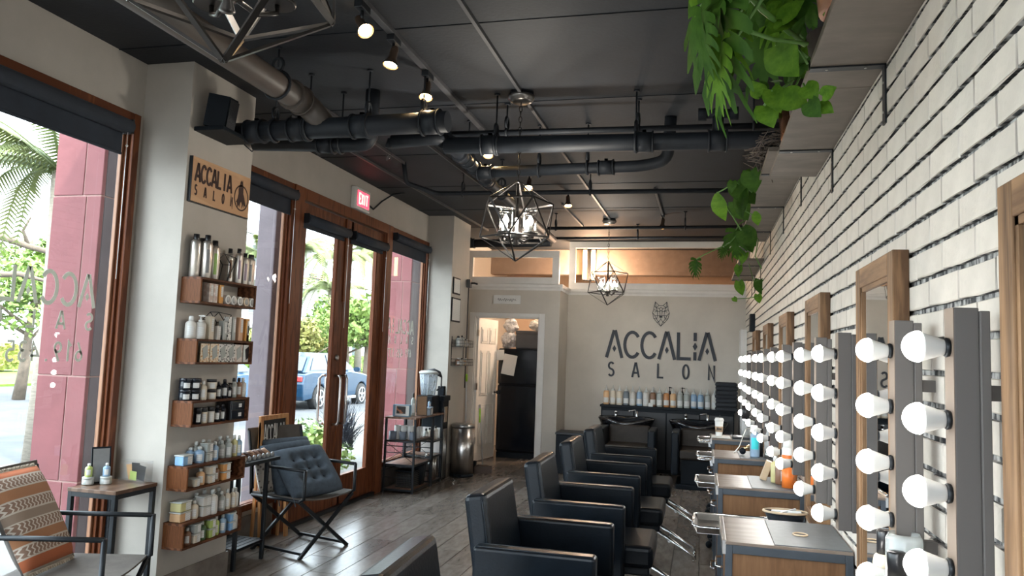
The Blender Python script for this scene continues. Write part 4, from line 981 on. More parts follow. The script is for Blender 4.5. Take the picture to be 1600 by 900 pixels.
for k, px in enumerate((350, 359, 369, 379, 388)):
    t = jar(.03, .029, pm('white_jar', (.66, .63, .58)), pm('jar_lid_cream', (.66, .52, .38)) if k == 3 else CAPW, False)
    for ch in t.children: ch.rotation_euler = (0, PI/2, 0); ch.location = (0, 0, .030)
    MB().lathe([(.0, .0305), (.020, .0304), (.020, .031), (0, .0312)], n=16).build('printed_disc', LABELM, t, loc=(0, 0, .030)).rotation_euler = (0, PI/2, 0)
    put(t, px, 474, z, -2.905, '%s of the round white jars standing on edge inside the uppermost box shelf' % ORD[k], 'round jars on edge')
z = SH[1][1]; g = 'products on top of the second box shelf'
put(dispenser(.135, .032, WHT, CAPW), 297, 525, z, -2.95, 'white capped bottle at the near end of the second box shelf', g)
put(pump(.145, .033, WHT, CAPW), 312, 525, z, -2.92, 'white pump bottle on the second box shelf', g)
for px, m, w, h, nm in ((326, CREAM, .045, .14, 'cream tube carton'), (337.5, WHT, .035, .085, 'small white tube'), (347, GREYT, .04, .12, 'frosted carton'), (354, CHK, .035, .148, 'tall patterned grey carton'), (361, GREYT, .035, .148, 'tall frosted carton'), (372, pm('peach_carton', (.62, .36, .22)), .045, .15, 'tall peach carton'), (382, ORGC, .04, .145, 'tall orange carton'), (390, pm('taupe_carton', (.36, .31, .28)), .03, .11, 'taupe carton')):
    put(carton(w, .035, h, m), px, 530, z, -2.91, nm+' on top of the second box shelf', g)
z = SH[1][0]+.013
for k, (px, m) in enumerate(((319, DOTM), (334, DOTM), (347, CHK), (360, CHK), (372, FLOR), (386, CAPW))):
    t = thing('sachet_card', '', 'sachet'); MB().box(-.003, .003, -.042, .042, 0, .112, r=.001).build('card', m, t); MB().obox((.0045, 0, .06), (.001, 0, 0), (0, .022, .012), (0, -.006, .034)).build('window_label', GREYT if k != 5 else CAPB, t)
    put(t, px, 560, z, -2.89, '%s patterned face mask sachet inside the second box shelf' % ORD[k], 'face mask sachets')
z = SH[2][1]; g = 'jars and bottles on top of the third box shelf'
JB = pm('black_jar', (.010, .013, .020), .12); 
for k, (px, dz) in enumerate(((283, 0), (283, .066), (303, 0), (303, .066))):
    t = jar(.064, .036, JB, JB); put(t, px, 622, z+dz, -2.945 if px < 290 else -2.92, ['lower', 'upper'][dz > 0]+' black jar of the %s stack on the third box shelf' % ['nearest', 'second'][px > 290], g)
put(dispenser(.115, .024, CREAM, CAPW), 316, 622, z, -2.90, 'cream bottle beside the black jars on the third box shelf', g)
for k, dz in enumerate((0, .062)): put(jar(.06, .030, pm('cream_jar', (.60, .54, .44)), CAPB), 329, 622, z+dz, -2.905, ['lower', 'upper'][k]+' cream jar with black lid on the third box shelf', g)
for px, h, r, m, nm in ((341, .105, .021, JB, 'slim black bottle'), (350, .12, .024, JB, 'tall black bottle'), (357, .095, .022, JB, 'short black pump bottle'), (364, .125, .022, GREYT, 'clear bottle with white label'), (372, .125, .022, BRN, 'dark capped bottle with white label'), (381, .125, .022, WHT, 'white bottle at the far end')):
    put((pump if 'pump' in nm else dispenser)(h, r, m, CAPB if m is not WHT else CAPW), px, 618, z, -2.905, nm+' on the third box shelf', g)
z = SH[2][0]+.013; g = 'jars inside the third box shelf'
for k, (px, m, h, f) in enumerate(((308, JB, .095, jar), (317, CREAM, .095, jar), (328, WHT, .095, jar), (338, JB, .10, dispenser), (346, JB, .105, dispenser))):
    put(f(h, .023, m, CAPB), px, 660, z, -2.90, ['small black jar', 'small cream jar', 'white striped jar', 'short black dropper bottle', 'taller black dropper bottle'][k]+' inside the third box shelf', g)
t = thing('drawer_box', 'black two drawer box inside the third box shelf', 'drawer box', (-2.935, 4.375, z)); MB().box(-.05, .05, -.075, .075, 0, .12, r=.002).build('case', CAPB, t)
for k in (0, 1):
    w = MB().box(.05, .056, -.07, .07, .006+.057*k, .058+.057*k, r=.002).build('drawer', JB, t); MB().box(.056, .060, -.0, .03, .02+.057*k, .044+.057*k, r=.002).build('pull', LABELM, w)
z = SH[3][1]; g = 'products on top of the fourth box shelf'
put(tub(.085, .06, .062, BLUEM, LID), 287, 722, z, -2.935, 'bright blue tub at the near end of the fourth box shelf', g)
for px, X, h, r, m, nm in ((297, -2.975, .09, .027, BLUEL, 'pale blue bottle behind the bright blue tub'), (311, -2.92, .098, .029, BLUEL, 'wide pale blue bottle'), (334.5, -2.91, .115, .023, BLUEL, 'slim pale blue bottle'), (345, -2.93, .11, .024, GREYT, 'grey frosted bottle'), (356, -2.91, .12, .022, GREYT, 'straw grey bottle'), (364.5, -2.915, .135, .021, YEL, 'yellow green bottle with a white cap'), (374, -2.905, .13, .021, BLUEL, 'clear blue bottle at the far end')):
    put(dispenser(h, r, m, LID if px < 360 else CAPW), px, 718, z, X, nm+' on the fourth box shelf', g)
for k in (0, 1): put(tub(.055, .05, .056, GREYT, LID), 322, 718, z+.057*k, -2.915, ['lower', 'upper'][k]+' grey tub of the stack on the fourth box shelf', g)
for k, (px, h) in enumerate(((306, .12), (317, .125), (326, .12), (343, .13), (354, .125))): put(dispenser(h, .024, GREYT, LID), px, 705, z, -2.972, '%s frosted bottle in the rear row of the fourth box shelf' % ORD[k], g)
z = SH[3][0]+.013; g = 'products inside the fourth box shelf'
put(tub(.05, .05, .05, CREAM, LID), 302, 765, z, -2.90, 'cream tub inside the fourth box shelf', g)
put(dispenser(.098, .026, ORG, LID), 312, 760, z, -2.905, 'peach bottle inside the fourth box shelf', g)
for k in (0, 1): put(tub(.055, .05, .052, CREAM, LID), 326, 757, z+.053*k, -2.90, ['lower', 'upper'][k]+' peach tub of the first stack inside the fourth box shelf', g)
put(dispenser(.10, .022, BRN, LID), 336, 755, z, -2.90, 'brown bottle inside the fourth box shelf', g)
for k in (0, 1): put(tub(.075, .055, .052, ORG2, LID), 348, 752, z+.053*k, -2.90, ['lower', 'upper'][k]+' orange tub inside the fourth box shelf', g)
z = SH[4][1]; g = 'products on top of the lowest box shelf'
for k in (0, 1): put(tub(.095, .075, .058, YEL if k else ORG, LID), 281, 813, z+.059*k, -2.94, ['lower', 'upper'][k]+' straw coloured tub at the near end of the lowest box shelf', g)
for px, X, h, r, m, nm in ((302, -2.92, .105, .026, CREAM, 'cream bottle beside the straw tubs'), (330, -2.905, .15, .033, WHT, 'largest white bottle'), (344, -2.91, .12, .026, GREYT, 'frosted grey bottle'), (353, -2.905, .125, .022, CREAM, 'first slim cream bottle'), (362, -2.905, .12, .022, CREAM, 'second slim cream bottle'), (371, -2.905, .12, .021, WHT, 'third slim bottle at the far end')):
    put(dispenser(h, r, m, LID), px, 805, z, X, nm+' on the lowest box shelf', g)
for k in (0, 1): put(tub(.075, .06, .06, WHT, LID), 316, 808, z+.061*k, -2.915, ['lower', 'upper'][k]+' white tub of the stack on the lowest box shelf', g)
for k, (px, h) in enumerate(((306, .13), (318, .14), (340, .13))): put(dispenser(h, .026, GREYT, LID), px, 795, z, -2.972, '%s frosted bottle in the rear row of the lowest box shelf' % ORD[k], g)
z = SH[4][0]+.013; g = 'products inside the lowest box shelf'
put(dispenser(.10, .022, BRN, LID), 291, 855, z, -2.90, 'dark bottle at the near end inside the lowest box shelf', g)
for k in (0, 1): put(tub(.06, .05, .055, [CREAM, GREYT][k], LID), 302, 850, z+.056*k, -2.90, ['lower', 'upper'][k]+' pale tub of the first stack inside the lowest box shelf', g)
put(dispenser(.11, .024, DKG, LID), 314, 847, z, -2.90, 'dark green bottle inside the lowest box shelf', g)
for k in (0, 1): put(tub(.055, .05, .055, LIME, LID), 326, 843, z+.056*k, -2.90, ['lower', 'upper'][k]+' lime tub inside the lowest box shelf', g)
put(dispenser(.115, .02, LIME, CAPW), 336, 840, z, -2.90, 'lime yellow bottle inside the lowest box shelf', g)
put(dispenser(.115, .023, BLUEL, LID), 346, 837, z, -2.90, 'grey blue bottle inside the lowest box shelf', g)
for k in (0, 1): put(tub(.055, .05, .055, BLUEM, LID), 358, 832, z+.056*k, -2.90, ['lower', 'upper'][k]+' blue tub inside the lowest box shelf', g)
put(dispenser(.115, .02, WHT, LID), 367, 830, z, -2.90, 'slim white bottle at the far end inside the lowest box shelf', g)

# ================================================================ seating and tables on the window side
def director_chair(loc, rz, lab):
    t = thing('director_chair', lab, 'chair', loc, rz); P = lambda m, nm, mt=BLACKM: m.build(nm, mt, t)
    W2, D, r = .265, .25, .0125
    for s in (-1, 1):
        P(MB().tube([(-D, s*W2, .44), (-D-.015, s*W2, .62), (D+.03, s*W2, .62)], r, 10), 'armrest')
        P(MB().tube([(D+.03, s*W2, .625), (D+.03, s*W2, .42), (D-.01, s*W2, .40)], r, 10), 'arm_post')
        P(MB().tube([(-D-.01, s*W2, .40), (-D-.03, s*W2, .66), (-D-.075, s*W2, .86)], r, 10), 'back_post')
        P(MB().tube([(-D, s*W2, .40), (D, s*W2, .40)], r, 10), 'seat_rail')
    for x in (-D+.02, D):
        for s in (-1, 1): P(MB().bar((x+.012*s, s*W2, .40), (x+.012*s, -s*W2, .0), .026, .016, up=(1, 0, 0)), 'leg')
        P(MB().lathe([(.014, -.02), (.014, .02)], (x, 0, .2), n=10, ax='x'), 'pivot_bolt')
    for s in (-1, 1): P(MB().bar((-D+.02, s*(W2-.04), .03), (D, s*(W2-.04), .03), .018), 'foot_rail')
    b = MB(); n = 8
    for k in range(n):
        y0, y1 = -W2+2*W2*k/n, -W2+2*W2*(k+1)/n; sag = lambda y: -.022*(1-(y/W2)**2)
        b.poly([(-D, y0, .412+sag(y0)), (-D, y1, .412+sag(y1)), (D+.015, y1, .412+sag(y1)), (D+.015, y0, .412+sag(y0))], (0, 0, .010))
    P(b, 'seat', FABG)
    b = MB()
    for k in range(n):
        y0, y1 = -W2-.012+2*(W2+.012)*k/n, -W2-.012+2*(W2+.012)*(k+1)/n; sg = lambda y: -.02*(1-(y/W2)**2)
        b.poly([(-D-.028+sg(y0), y0, .60), (-D-.028+sg(y1), y1, .60), (-D-.085+sg(y1), y1, .88), (-D-.085+sg(y0), y0, .88)], (.006, 0, 0))
    P(b, 'backrest', FABG); return t
director_chair((-2.90, 3.10, 0), .30, 'folding director chair nearest the viewer holding the striped pillow')
director_chair((-2.93, 5.36, 0), -.28, 'folding director chair piled with slate blue cushions before the doors')
def cushion(name, w, h, th, m, n=14, tuft=0, fade=.5):
    """pillow in the local YZ plane facing +X; squared cushion shape, puffed in the middle, pinched at tufts"""
    b = MB(); gr = {}
    tf = [(i, j) for i in (-.42, 0, .42) for j in (-.42, 0, .42)] if tuft else []
    for s in (-1, 1):
        for i in range(n+1):
            for j in range(n+1):
                u, v = -1+2*i/n, -1+2*j/n; e = (1-u**4)*(1-v**4)
                puff = th/2*(max(0, e))**fade
                for a, c in tf:
                    puff -= th*.33*math.exp(-((u-a)**2+(v-c)**2)/.022)
                k = 1-.06*(1-abs(u))*(abs(v) > .9)-.06*(1-abs(v))*(abs(u) > .9)
                if i in (0, n) or j in (0, n):
                    if s == 1: gr[(s, i, j)] = gr[(-1, i, j)]; continue
                    puff = 0
                gr[(s, i, j)] = b.bm.verts.new((s*max(puff, 0), u*w/2*(1-.05*v*v*0), v*h/2))
        for i in range(n):
            for j in range(n):
                q = [gr[(s, i, j)], gr[(s, i+1, j)], gr[(s, i+1, j+1)], gr[(s, i, j+1)]]
                f = b.bm.faces.new(q if s > 0 else list(reversed(q))); f.smooth = True
    return b
# striped pillow
def stripemat():
    m = bpy.data.materials.new('woven_stripes'); m.use_nodes = True; nt = m.node_tree; N = nt.nodes; L = nt.links; b = N['Principled BSDF']; b.inputs['Roughness'].default_value = .95
    tc = N.new('ShaderNodeTexCoord'); sp = N.new('ShaderNodeSeparateXYZ'); L.new(tc.outputs['Object'], sp.inputs[0])
    mr = N.new('ShaderNodeMapRange'); mr.inputs[1].default_value = -.26; mr.inputs[2].default_value = .26; L.new(sp.outputs['Z'], mr.inputs[0])
    cr_ = N.new('ShaderNodeValToRGB'); cr_.color_ramp.interpolation = 'CONSTANT'; L.new(mr.outputs[0], cr_.inputs[0]); e = cr_.color_ramp.elements
    O, W_, B_, P_, T_ = (.40, .115, .045), (.50, .43, .35), (.23, .14, .10), (.33, .15, .07), (.26, .19, .14)
    seq = [(0, W_), (.05, O), (.15, W_), (.165, B_), (.255, W_), (.27, P_), (.36, W_), (.375, B_), (.465, W_), (.48, T_), (.56, W_), (.575, B_), (.665, W_), (.68, P_), (.78, W_), (.795, B_), (.885, W_), (.90, O), (.965, W_)]
    e[0].position = 0; e[0].color = (*seq[0][1], 1); e[1].position = seq[1][0]; e[1].color = (*seq[1][1], 1)
    for p, c in seq[2:]: q = e.new(p); q.color = (*c, 1)
    # chevrons inside the brown bands
    mp = N.new('ShaderNodeMapping'); mp.inputs['Scale'].default_value = (1, 1, 1); L.new(tc.outputs['Object'], mp.inputs[0])
    ab = N.new('ShaderNodeMath'); ab.operation = 'PINGPONG'; ab.inputs[1].default_value = .0128; L.new(sp.outputs['Z'], ab.inputs[0])
    ad = N.new('ShaderNodeMath'); ad.operation = 'ADD'; L.new(sp.outputs['Y'], ad.inputs[0]); L.new(ab.outputs[0], ad.inputs[1])
    pp = N.new('ShaderNodeMath'); pp.operation = 'PINGPONG'; pp.inputs[1].default_value = .013; L.new(ad.outputs[0], pp.inputs[0])
    gt = N.new('ShaderNodeMath'); gt.operation = 'GREATER_THAN'; gt.inputs[1].default_value = .0085; L.new(pp.outputs[0], gt.inputs[0])
    # only where the base colour is the brown band (dark green channel)
    cb = N.new('ShaderNodeSeparateColor'); L.new(cr_.outputs[0], cb.inputs[0])
    c1 = N.new('ShaderNodeMath'); c1.operation = 'COMPARE'; c1.inputs[1].default_value = .23; c1.inputs[2].default_value = .012; L.new(cb.outputs[0], c1.inputs[0])
    mu = N.new('ShaderNodeMath'); mu.operation = 'MULTIPLY'; L.new(gt.outputs[0], mu.inputs[0]); L.new(c1.outputs[0], mu.inputs[1])
    mx = N.new('ShaderNodeMix'); mx.data_type = 'RGBA'; L.new(mu.outputs[0], mx.inputs[0]); L.new(cr_.outputs[0], mx.inputs[6]); mx.inputs[7].default_value = (.56, .49, .41, 1)
    L.new(mx.outputs[2], b.inputs['Base Color'])
    no = N.new('ShaderNodeTexNoise'); no.inputs['Scale'].default_value = 220; bp = N.new('ShaderNodeBump'); bp.inputs['Strength'].default_value = .5; bp.inputs['Distance'].default_value = .004
    L.new(no.outputs[0], bp.inputs['Height']); L.new(bp.outputs[0], b.inputs['Normal']); return m
t = thing('striped_pillow', 'woven orange and brown striped pillow leaning in the near director chair', 'pillow', (-2.99, 3.00, .428), .0)
def orient(o, loc, yaw, lean, roll=0):
    o.location = loc; o.rotation_mode = 'XYZ'; o.rotation_euler = (Matrix.Rotation(yaw, 3, 'Z') @ Matrix.Rotation(lean, 3, 'Y') @ Matrix.Rotation(roll, 3, 'X')).to_euler()
pf = cushion('front', .37, .50, .11, None)
o = pf.build('woven_cover', stripemat(), t); o.location = (0, 0, .235)
bm_ = cushion('b', .365, .495, .10, None); bm_.bm.transform(Matrix.Translation((-.012, 0, .235))); bm_.build('grey_back_cover', FABG, t)
for s in (-1, 1):
    b = MB(); b.tube([(0, -.17, .235+s*.246), (0, .17, .235+s*.246)], .006, 5)
    for k in range(30): b.tube([(0, -.165+.33*k/29, .235+s*.245), (.004*(k % 3-1), -.165+.33*k/29, .235+s*.262)], .005, 5)
    b.build('tassel_edge', mat('tassel_yarn', (.45, .38, .30), .95), t)
orient(t, (-3.0, 3.10, .435), .20, -.50, .0)
for k, (loc, yaw, lean, roll, lab) in enumerate((((-3.08, 5.43, .60), -.35, -.50, 0, 'rear slate blue tufted cushion in the piled chair'), ((-3.02, 5.36, .585), -.42, -.62, .05, 'middle slate blue tufted cushion in the piled chair'), ((-2.88, 5.32, .575), -.50, -.80, .08, 'front slate blue tufted cushion in the piled chair'))):
    b = cushion('c', .44, .43, .14, None, n=30, tuft=1, fade=.34); t = thing('tufted_cushion', lab, 'cushion', (0, 0, 0), group='slate blue cushions'); b.build('cover', CUSH, t)
    b = MB(); 
    for i in (-.42, 0, .42):
        for j in (-.42, 0, .42): b.lathe([(.0, .0), (.008, .002), (.0, .006)], (.030, i*.22, j*.21), n=8, ax='x')
    b.build('tuft_button', CUSH, t); MB().tube([(0, -.22, -.20), (.01, -.235, -.24), (0, -.24, -.28)], .004, 5).build('tie', CUSH, t)
    orient(t, loc, yaw, lean, roll)
t = thing('patterned_pillow', 'small grey and rust patterned pillow beside the blue cushions', 'pillow', (0, 0, 0)); 
cushion('p', .25, .30, .09, None).build('cover', mat('patterned_cloth', (.12, .10, .09), .95, kind='voronoi', scale=38, col2=(.52, .48, .43), lo=.2, hi=.4), t)
orient(t, (-3.12, 5.19, .57), -.2, -.3)

# side table with products
t = thing('side_table', 'small black framed side table with brown top by the pilaster', 'side table', (-3.155, 3.665, 0))
MB().box(-.155, .155, -.17, .15, .685, .705, r=.002).build('tabletop', mat('dark_table_wood', (.10, .055, .035), .3, kind='wave', scale=4, col2=(.17, .10, .065)), t)
for x in (-.14, .14):
    for y in (-.155, .135): MB().box(x-.0125, x+.0125, y-.0125, y+.0125, 0, .685, r=.002).build('leg', BLACKM, t)
for y in (-.155, .135): MB().box(-.14, .14, y-.012, y+.012, .66, .685).build('apron', BLACKM, t); MB().box(-.14, .14, y-.012, y+.012, .05, .07).build('foot_rail', BLACKM, t)
for x in (-.14, .14): MB().box(x-.012, x+.012, -.155, .135, .66, .685).build('apron', BLACKM, t)
z = .706
for px, py, bcol, nm in ((137, 757, LIME, 'lime green'), (165, 756, BLUEL, 'pale blue')):
    p = onZ(px, py, z+.0); p.x = max(min(p.x, -3.03), -3.29); p.y = max(min(p.y, 3.79), 3.52)
    o = jar(.042, .030, GREYT, LID); place(o, (p.x, p.y, z), 0, 'short clear tub under the %s bottle on the side table' % nm, 'sample tubs on the side table')
    o = dispenser(.072, .019, bcol, CAPW); place(o, (p.x, p.y, z+.0425), 0, 'small %s bottle stacked on a tub on the side table' % nm)
t = thing('acrylic_card_holder', 'clear acrylic box holding cards on the side table', 'card holder', (-3.115, 3.745, z), .0)
for x0, x1, y0, y1, z0, z1 in ((-.085, .085, -.002, 0, 0, .12), (-.085, .085, .058, .06, 0, .12), (-.087, -.085, 0, .06, 0, .12), (.085, .087, 0, .06, 0, .12), (-.085, .085, 0, .058, 0, .012)): MB().box(x0, x1, y0, y1, z0, z1).build('panel', CGLASS, t)
for i, (x, w, h, m, rr_) in enumerate(((-.035, .03, .085, mat('tan_card', (.56, .33, .16), .7), -.15), (-.005, .026, .095, CAPB, 0), (.03, .026, .085, CAPB, .2), (-.01, .022, .05, LIME, .1))):
    o = MB().obox((0, 0, h/2), (w, 0, 0), (0, .001, 0), (0, 0, h/2)).build('card', m); o.location = (-3.115+x, 3.745+.05-.010*i, z+.0125); o.rotation_euler = (.12, rr_, 0); tag(o, ['tan', 'tall black', 'tilted black', 'small lime'][i]+' card standing in the acrylic holder', 'card', 'cards in the acrylic holder')
t = thing('tilted_sign', 'small dark framed notice tilted against the window jamb on the side table', 'frame', (-3.25, 3.66, z), 1.0)
b = MB().obox((0, 0, .10), (.05, 0, 0), (0, .004, 0), (0, 0, .10)); b.bm.transform(Matrix.Rotation(-.12, 4, 'X')); b.build('frame', BLACKP, t); b = MB().obox((0, -.005, .10), (.042, 0, 0), (0, .001, 0), (0, 0, .09)); b.bm.transform(Matrix.Rotation(-.12, 4, 'X')); b.build('notice', GRYL, t)

# black swatch stand between pilaster and chair
t = thing('swatch_stand', 'black metal stand with slatted lower shelf below the colour swatches', 'stand', (-3.15, 4.80, 0))
for x in (-.14, .14):
    for y in (-.17, .17): MB().box(x-.0125, x+.0125, y-.0125, y+.0125, .0, .68, r=.002).build('leg', BLACKM, t)
MB().box(-.16, .17, -.21, .30, .68, .705, r=.003).build('tray_top', BLACKM, t)
for k in range(6): MB().box(-.13+.048*k, -.09+.048*k, -.17, .17, .13, .138).build('slat', BLACKM, t)
for y in (-.17, .17): MB().box(-.14, .14, y-.01, y+.01, .12, .14).build('shelf_rail', CHROME if y < 0 else BLACKM, t)
for x in (-.14, .14): MB().box(x-.01, x+.01, -.17, .17, .12, .14).build('shelf_rail', BLACKM, t)
cols = [(.10, .05, .03), (.16, .08, .05), (.32, .16, .10), (.07, .035, .03), (.36, .20, .12), (.20, .11, .08), (.12, .06, .04), (.42, .26, .17)]
for k in range(8):
    t = thing('hair_swatch', '%s hair colour swatch in the rack on the black stand' % ORD[k], 'swatch', (-3.09, 4.64+.058*k, .706), group='hair colour swatches on the black stand')
    MB().tube([(-.06, 0, .022), (0, 0, .035), (.05, 0, .012)], [.016, .024, .014], 8).build('lock_of_hair', mat('hair_%d' % k, cols[k], .5, kind='wave', scale=40), t)
    MB().lathe([(.0, 0), (.017, .001), (.017, .012), (0, .013)], (.066, 0, .018), n=12, ax='x').build('tag', mat('grey_tag', (.42, .44, .46), .5), t)

# chalkboard
t = thing('sandwich_board', 'pine framed chalkboard standing behind the cushioned chair', 'chalkboard', (-3.20, 5.44, 0), .0)
PINE = mat('orange_pine', (.44, .19, .065), .45, kind='wave', scale=3, stretch=(4, 4, .5), col2=(.55, .28, .11))
def TB(b): b.bm.transform(Matrix.Rotation(-.06, 4, 'Y')); return b
for y in (-.20, .165): TB(MB().box(-.012, .012, y, y+.035, 0, .97, r=.002)).build('stile', PINE, t)
for z0 in (.935, .36): TB(MB().box(-.012, .012, -.165, .165, z0, z0+.035, r=.002)).build('rail', PINE, t)
TB(MB().box(-.006, .004, -.165, .165, .395, .935)).build('blackboard', CAPB, t)
CH = mat('chalk', (.72, .72, .70), .9)
letters(t, CH, 'ACCALIA', (.0045, -.152, .76), (0, 1, 0), (0, 0, 1), (1, 0, 0), .14, .48, .66, .075, .001, fix=TB)
letters(t, CH, 'SALON', (.0045, -.13, .56), (0, 1, 0), (0, 0, 1), (1, 0, 0), .11, .62, .85, .08, .001, fix=TB)
for y in (-.19, .18):
    MB().bar((-.075, y, .0), (-.05, y, .92), .02).build('rear_leg', PINE, t)

# ================================================================ racks, dispenser, bins
def rack(y0, y1, h, shelves, lab, top=True):
    t = thing('storage_rack', lab, 'rack', (-3.115, (y0+y1)/2, 0)); d = (y1-y0)/2; RW = mat('rack_wood', (.13, .065, .04), .45, kind='wave', scale=4, col2=(.20, .11, .07))
    for x in (-.165, .165):
        for y in (-d+.012, d-.012): MB().box(x-.011, x+.011, y-.011, y+.011, 0, h, r=.002).build('post', BLACKM, t)
    for z in shelves:
        MB().box(-.165, .165, -d+.01, d-.01, z-.016, z-.002, r=.001).build('shelf', RW, t)
        for x in (-.168, .168): MB().box(x-.008, x+.008, -d+.01, d-.01, z-.02, z).build('side_rail', BLACKM, t)
        for y in (-d+.012, d-.012): MB().box(-.165, .165, y-.008, y+.008, z-.02, z).build('end_rail', BLACKM, t)
    if top: MB().box(-.18, .18, -d-.005, d+.005, h, h+.018, r=.002).build('tabletop', RW, t)
    for y in (-d+.012,):
        for z in (.16, .27, .42, .49): MB().tube([(-.165, y, z), (.165, y, z)], .005, 6).build('side_bar', BLACKM, t)
        MB().tube([(-.16, y, .32), (.16, y, .53)], .003, 5).tube([(-.16, y, .53), (.16, y, .32)], .003, 5).build('cross_brace', BLACKM, t)
    return t
rack(7.72, 8.28, .78, (.04, .30, .55), 'black and brown storage rack with mugs and bins under the far window')
rack(8.29, 8.62, .78, (.05, .33, .50), 'narrower black rack holding coffee supplies beside the water tower')
MUG = mat('grey_mug', (.13, .155, .20), .35)
for k in range(3):
    t = thing('mug', '%s slate grey mug from the left on the rack' % ORD[k], 'mug', (-3.23+.115*k, 7.80+.006*k, .551), group='slate mugs on the rack')
    MB().lathe([(.036, 0), (.040, .006), (.041, .088), (.037, .088), (.036, .008), (0, .008)], n=20).build('cup', MUG, t)
    MB().tube([(0, -.04*0+.040, .07), (0, .065, .06), (0, .065, .03), (0, .040, .02)], .006, 6).build('handle', MUG, t)
for k in range(9):
    x, y = -3.22+.09*(k % 3), 7.93+.10*(k//3); t = thing('glass_tumbler', '%s upturned glass in the rows behind the grey mugs' % ORD[k], 'glass', (x, y, .551), group='upturned glasses on the rack')
    MB().lathe([(.036, 0), (.030, .12), (0, .121)], n=16).build('glass', mat('milky_glass', (.70, .72, .73), .15, alpha=.55), t)
for k in range(3):
    t = thing('paper_cup_stack', '%s stack of white cups behind the mugs on the rack' % ORD[k], 'cup stack', (-3.20+.075*k, 7.86, .551), group='white cup stacks on the rack')
    b = MB(); [b.lathe([(.026, .018*j), (.036, .018*j+.075)], n=14, cap=False) for j in range(5)]; b.build('cups', WHITEP, t)
# items on top of rack
z = .80
t = thing('photo_box', 'blue edged box with a dark picture on its front, on the rack top', 'box', (-3.12, 7.81, z), 0); MB().box(-.115, .075, -.03, .03, 0, .125, r=.003).build('box', mat('blue_card', (.16, .30, .42), .5), t); MB().box(-.085, .073, -.0315, -.030, .008, .118).build('white_border', LABELM, t); MB().box(-.070, .035, -.0330, -.0315, .03, .108).build('picture', mat('dark_picture', (.035, .03, .03), .5, kind='voronoi', scale=14, col2=(.40, .16, .08), lo=.55, hi=.6), t)
o = dispenser(.12, .018, LIME, CAPW); place(o, (-3.19, 7.90, z), 0, 'small lime bottle behind the blue box on the rack')
o = dispenser(.25, .026, GREYT, CAPB); place(o, (-3.06, 7.93, z), 0, 'tall frosted bottle with black cap on the rack')
t = thing('tan_frame', 'brown framed card tilted back on the rack top', 'frame', (-2.99, 8.02, z), .5); b = MB().obox((0, 0, .11), (.06, 0, 0), (0, .005, 0), (0, 0, .11), r=.002); b.bm.transform(Matrix.Rotation(-.14, 4, 'X')); b.build('frame', mat('dark_brown_wood', (.07, .035, .02), .5), t); b = MB().obox((0, -.006, .11), (.05, 0, 0), (0, .001, 0), (0, 0, .10)); b.bm.transform(Matrix.Rotation(-.14, 4, 'X')); b.build('card', mat('tan_backing', (.28, .17, .10), .7), t)
o = tub(.20, .12, .085, mat('grey_bin', (.20, .24, .28), .4), mat('grey_bin', (.2, .24, .28))); place(o, (-2.99, 8.16, z), .2, 'grey blue caddy on the rack top')
for k, (x, y, h) in enumerate(((-3.03, 8.10, .07), (-2.97, 8.20, .08))): o = dispenser(h, .016, BLUEL if k else WHT, CAPB); place(o, (x, y, z+.0855), 0, ['white', 'blue'][k]+' little bottle on the grey caddy')
t = thing('wire_basket', 'dark wire basket on the lowest shelf of the rack', 'basket', (-3.09, 7.93, .041))
b = MB()
for k in range(8): b.box(-.10, .10, -.09, -.086, .01+.02*k, .014+.02*k); b.box(.098, .102, -.09, .09, .01+.02*k, .014+.02*k)
for k in range(12): b.box(-.10+.018*k, -.097+.018*k, -.09, -.086, 0, .17)
b.box(-.1, .1, -.09, .09, 0, .006); b.build('wire_body', mat('basket_wire', (.06, .055, .05), .6), t); MB().box(-.104, .104, -.094, .094, .165, .178).box(-.09, .09, -.08, .08, .02, .14).build('rim', BLACKP, t)
t = thing('waste_bin', 'black plastic bin with a grey rim on the rack shelf', 'bin', (-3.05, 8.12, .041)); MB().lathe([(.085, 0), (.115, .24)], n=4).build('bin_body', BLACKP, t); t.children[0].rotation_euler = (0, 0, PI/4)
MB().tube([(-.09, -.09, .245), (.09, -.09, .245), (.09, .09, .245), (-.09, .09, .245)], .009, 8, closed=True).build('rim', mat('grey_rim', (.45, .44, .42), .4), t)
t = thing('glass_bowl', 'clear glass bowl on the middle shelf of the rack', 'bowl', (-3.0, 8.06, .31)); MB().lathe([(.03, 0), (.06, .02), (.085, .09), (.080, .09), (.05, .02), (0, .01)], n=20).build('bowl', CGLASS, t)
t.location.z = .301
# coffee supplies in the narrow rack
for k in range(4):
    o = dispenser(.13+.02*(k % 2), .028, [GREYT, BRN, CREAM, WHT][k], CAPB); place(o, (-3.05+.05*(k % 2), 8.35+.06*k, .501), 0, '%s canister from the left in the narrow rack' % ['frosted', 'brown', 'cream', 'white'][k], 'canisters in the narrow rack')
for k in range(3):
    t = thing('rolled_foil', '%s upright silver roll in the narrow rack' % ORD[k], 'roll', (-2.99, 8.36+.08*k, .051), group='silver rolls in the narrow rack'); MB().lathe([(.022, 0), (.022, .26), (.010, .262), (.010, .25)], n=14).build('roll', STEEL, t)
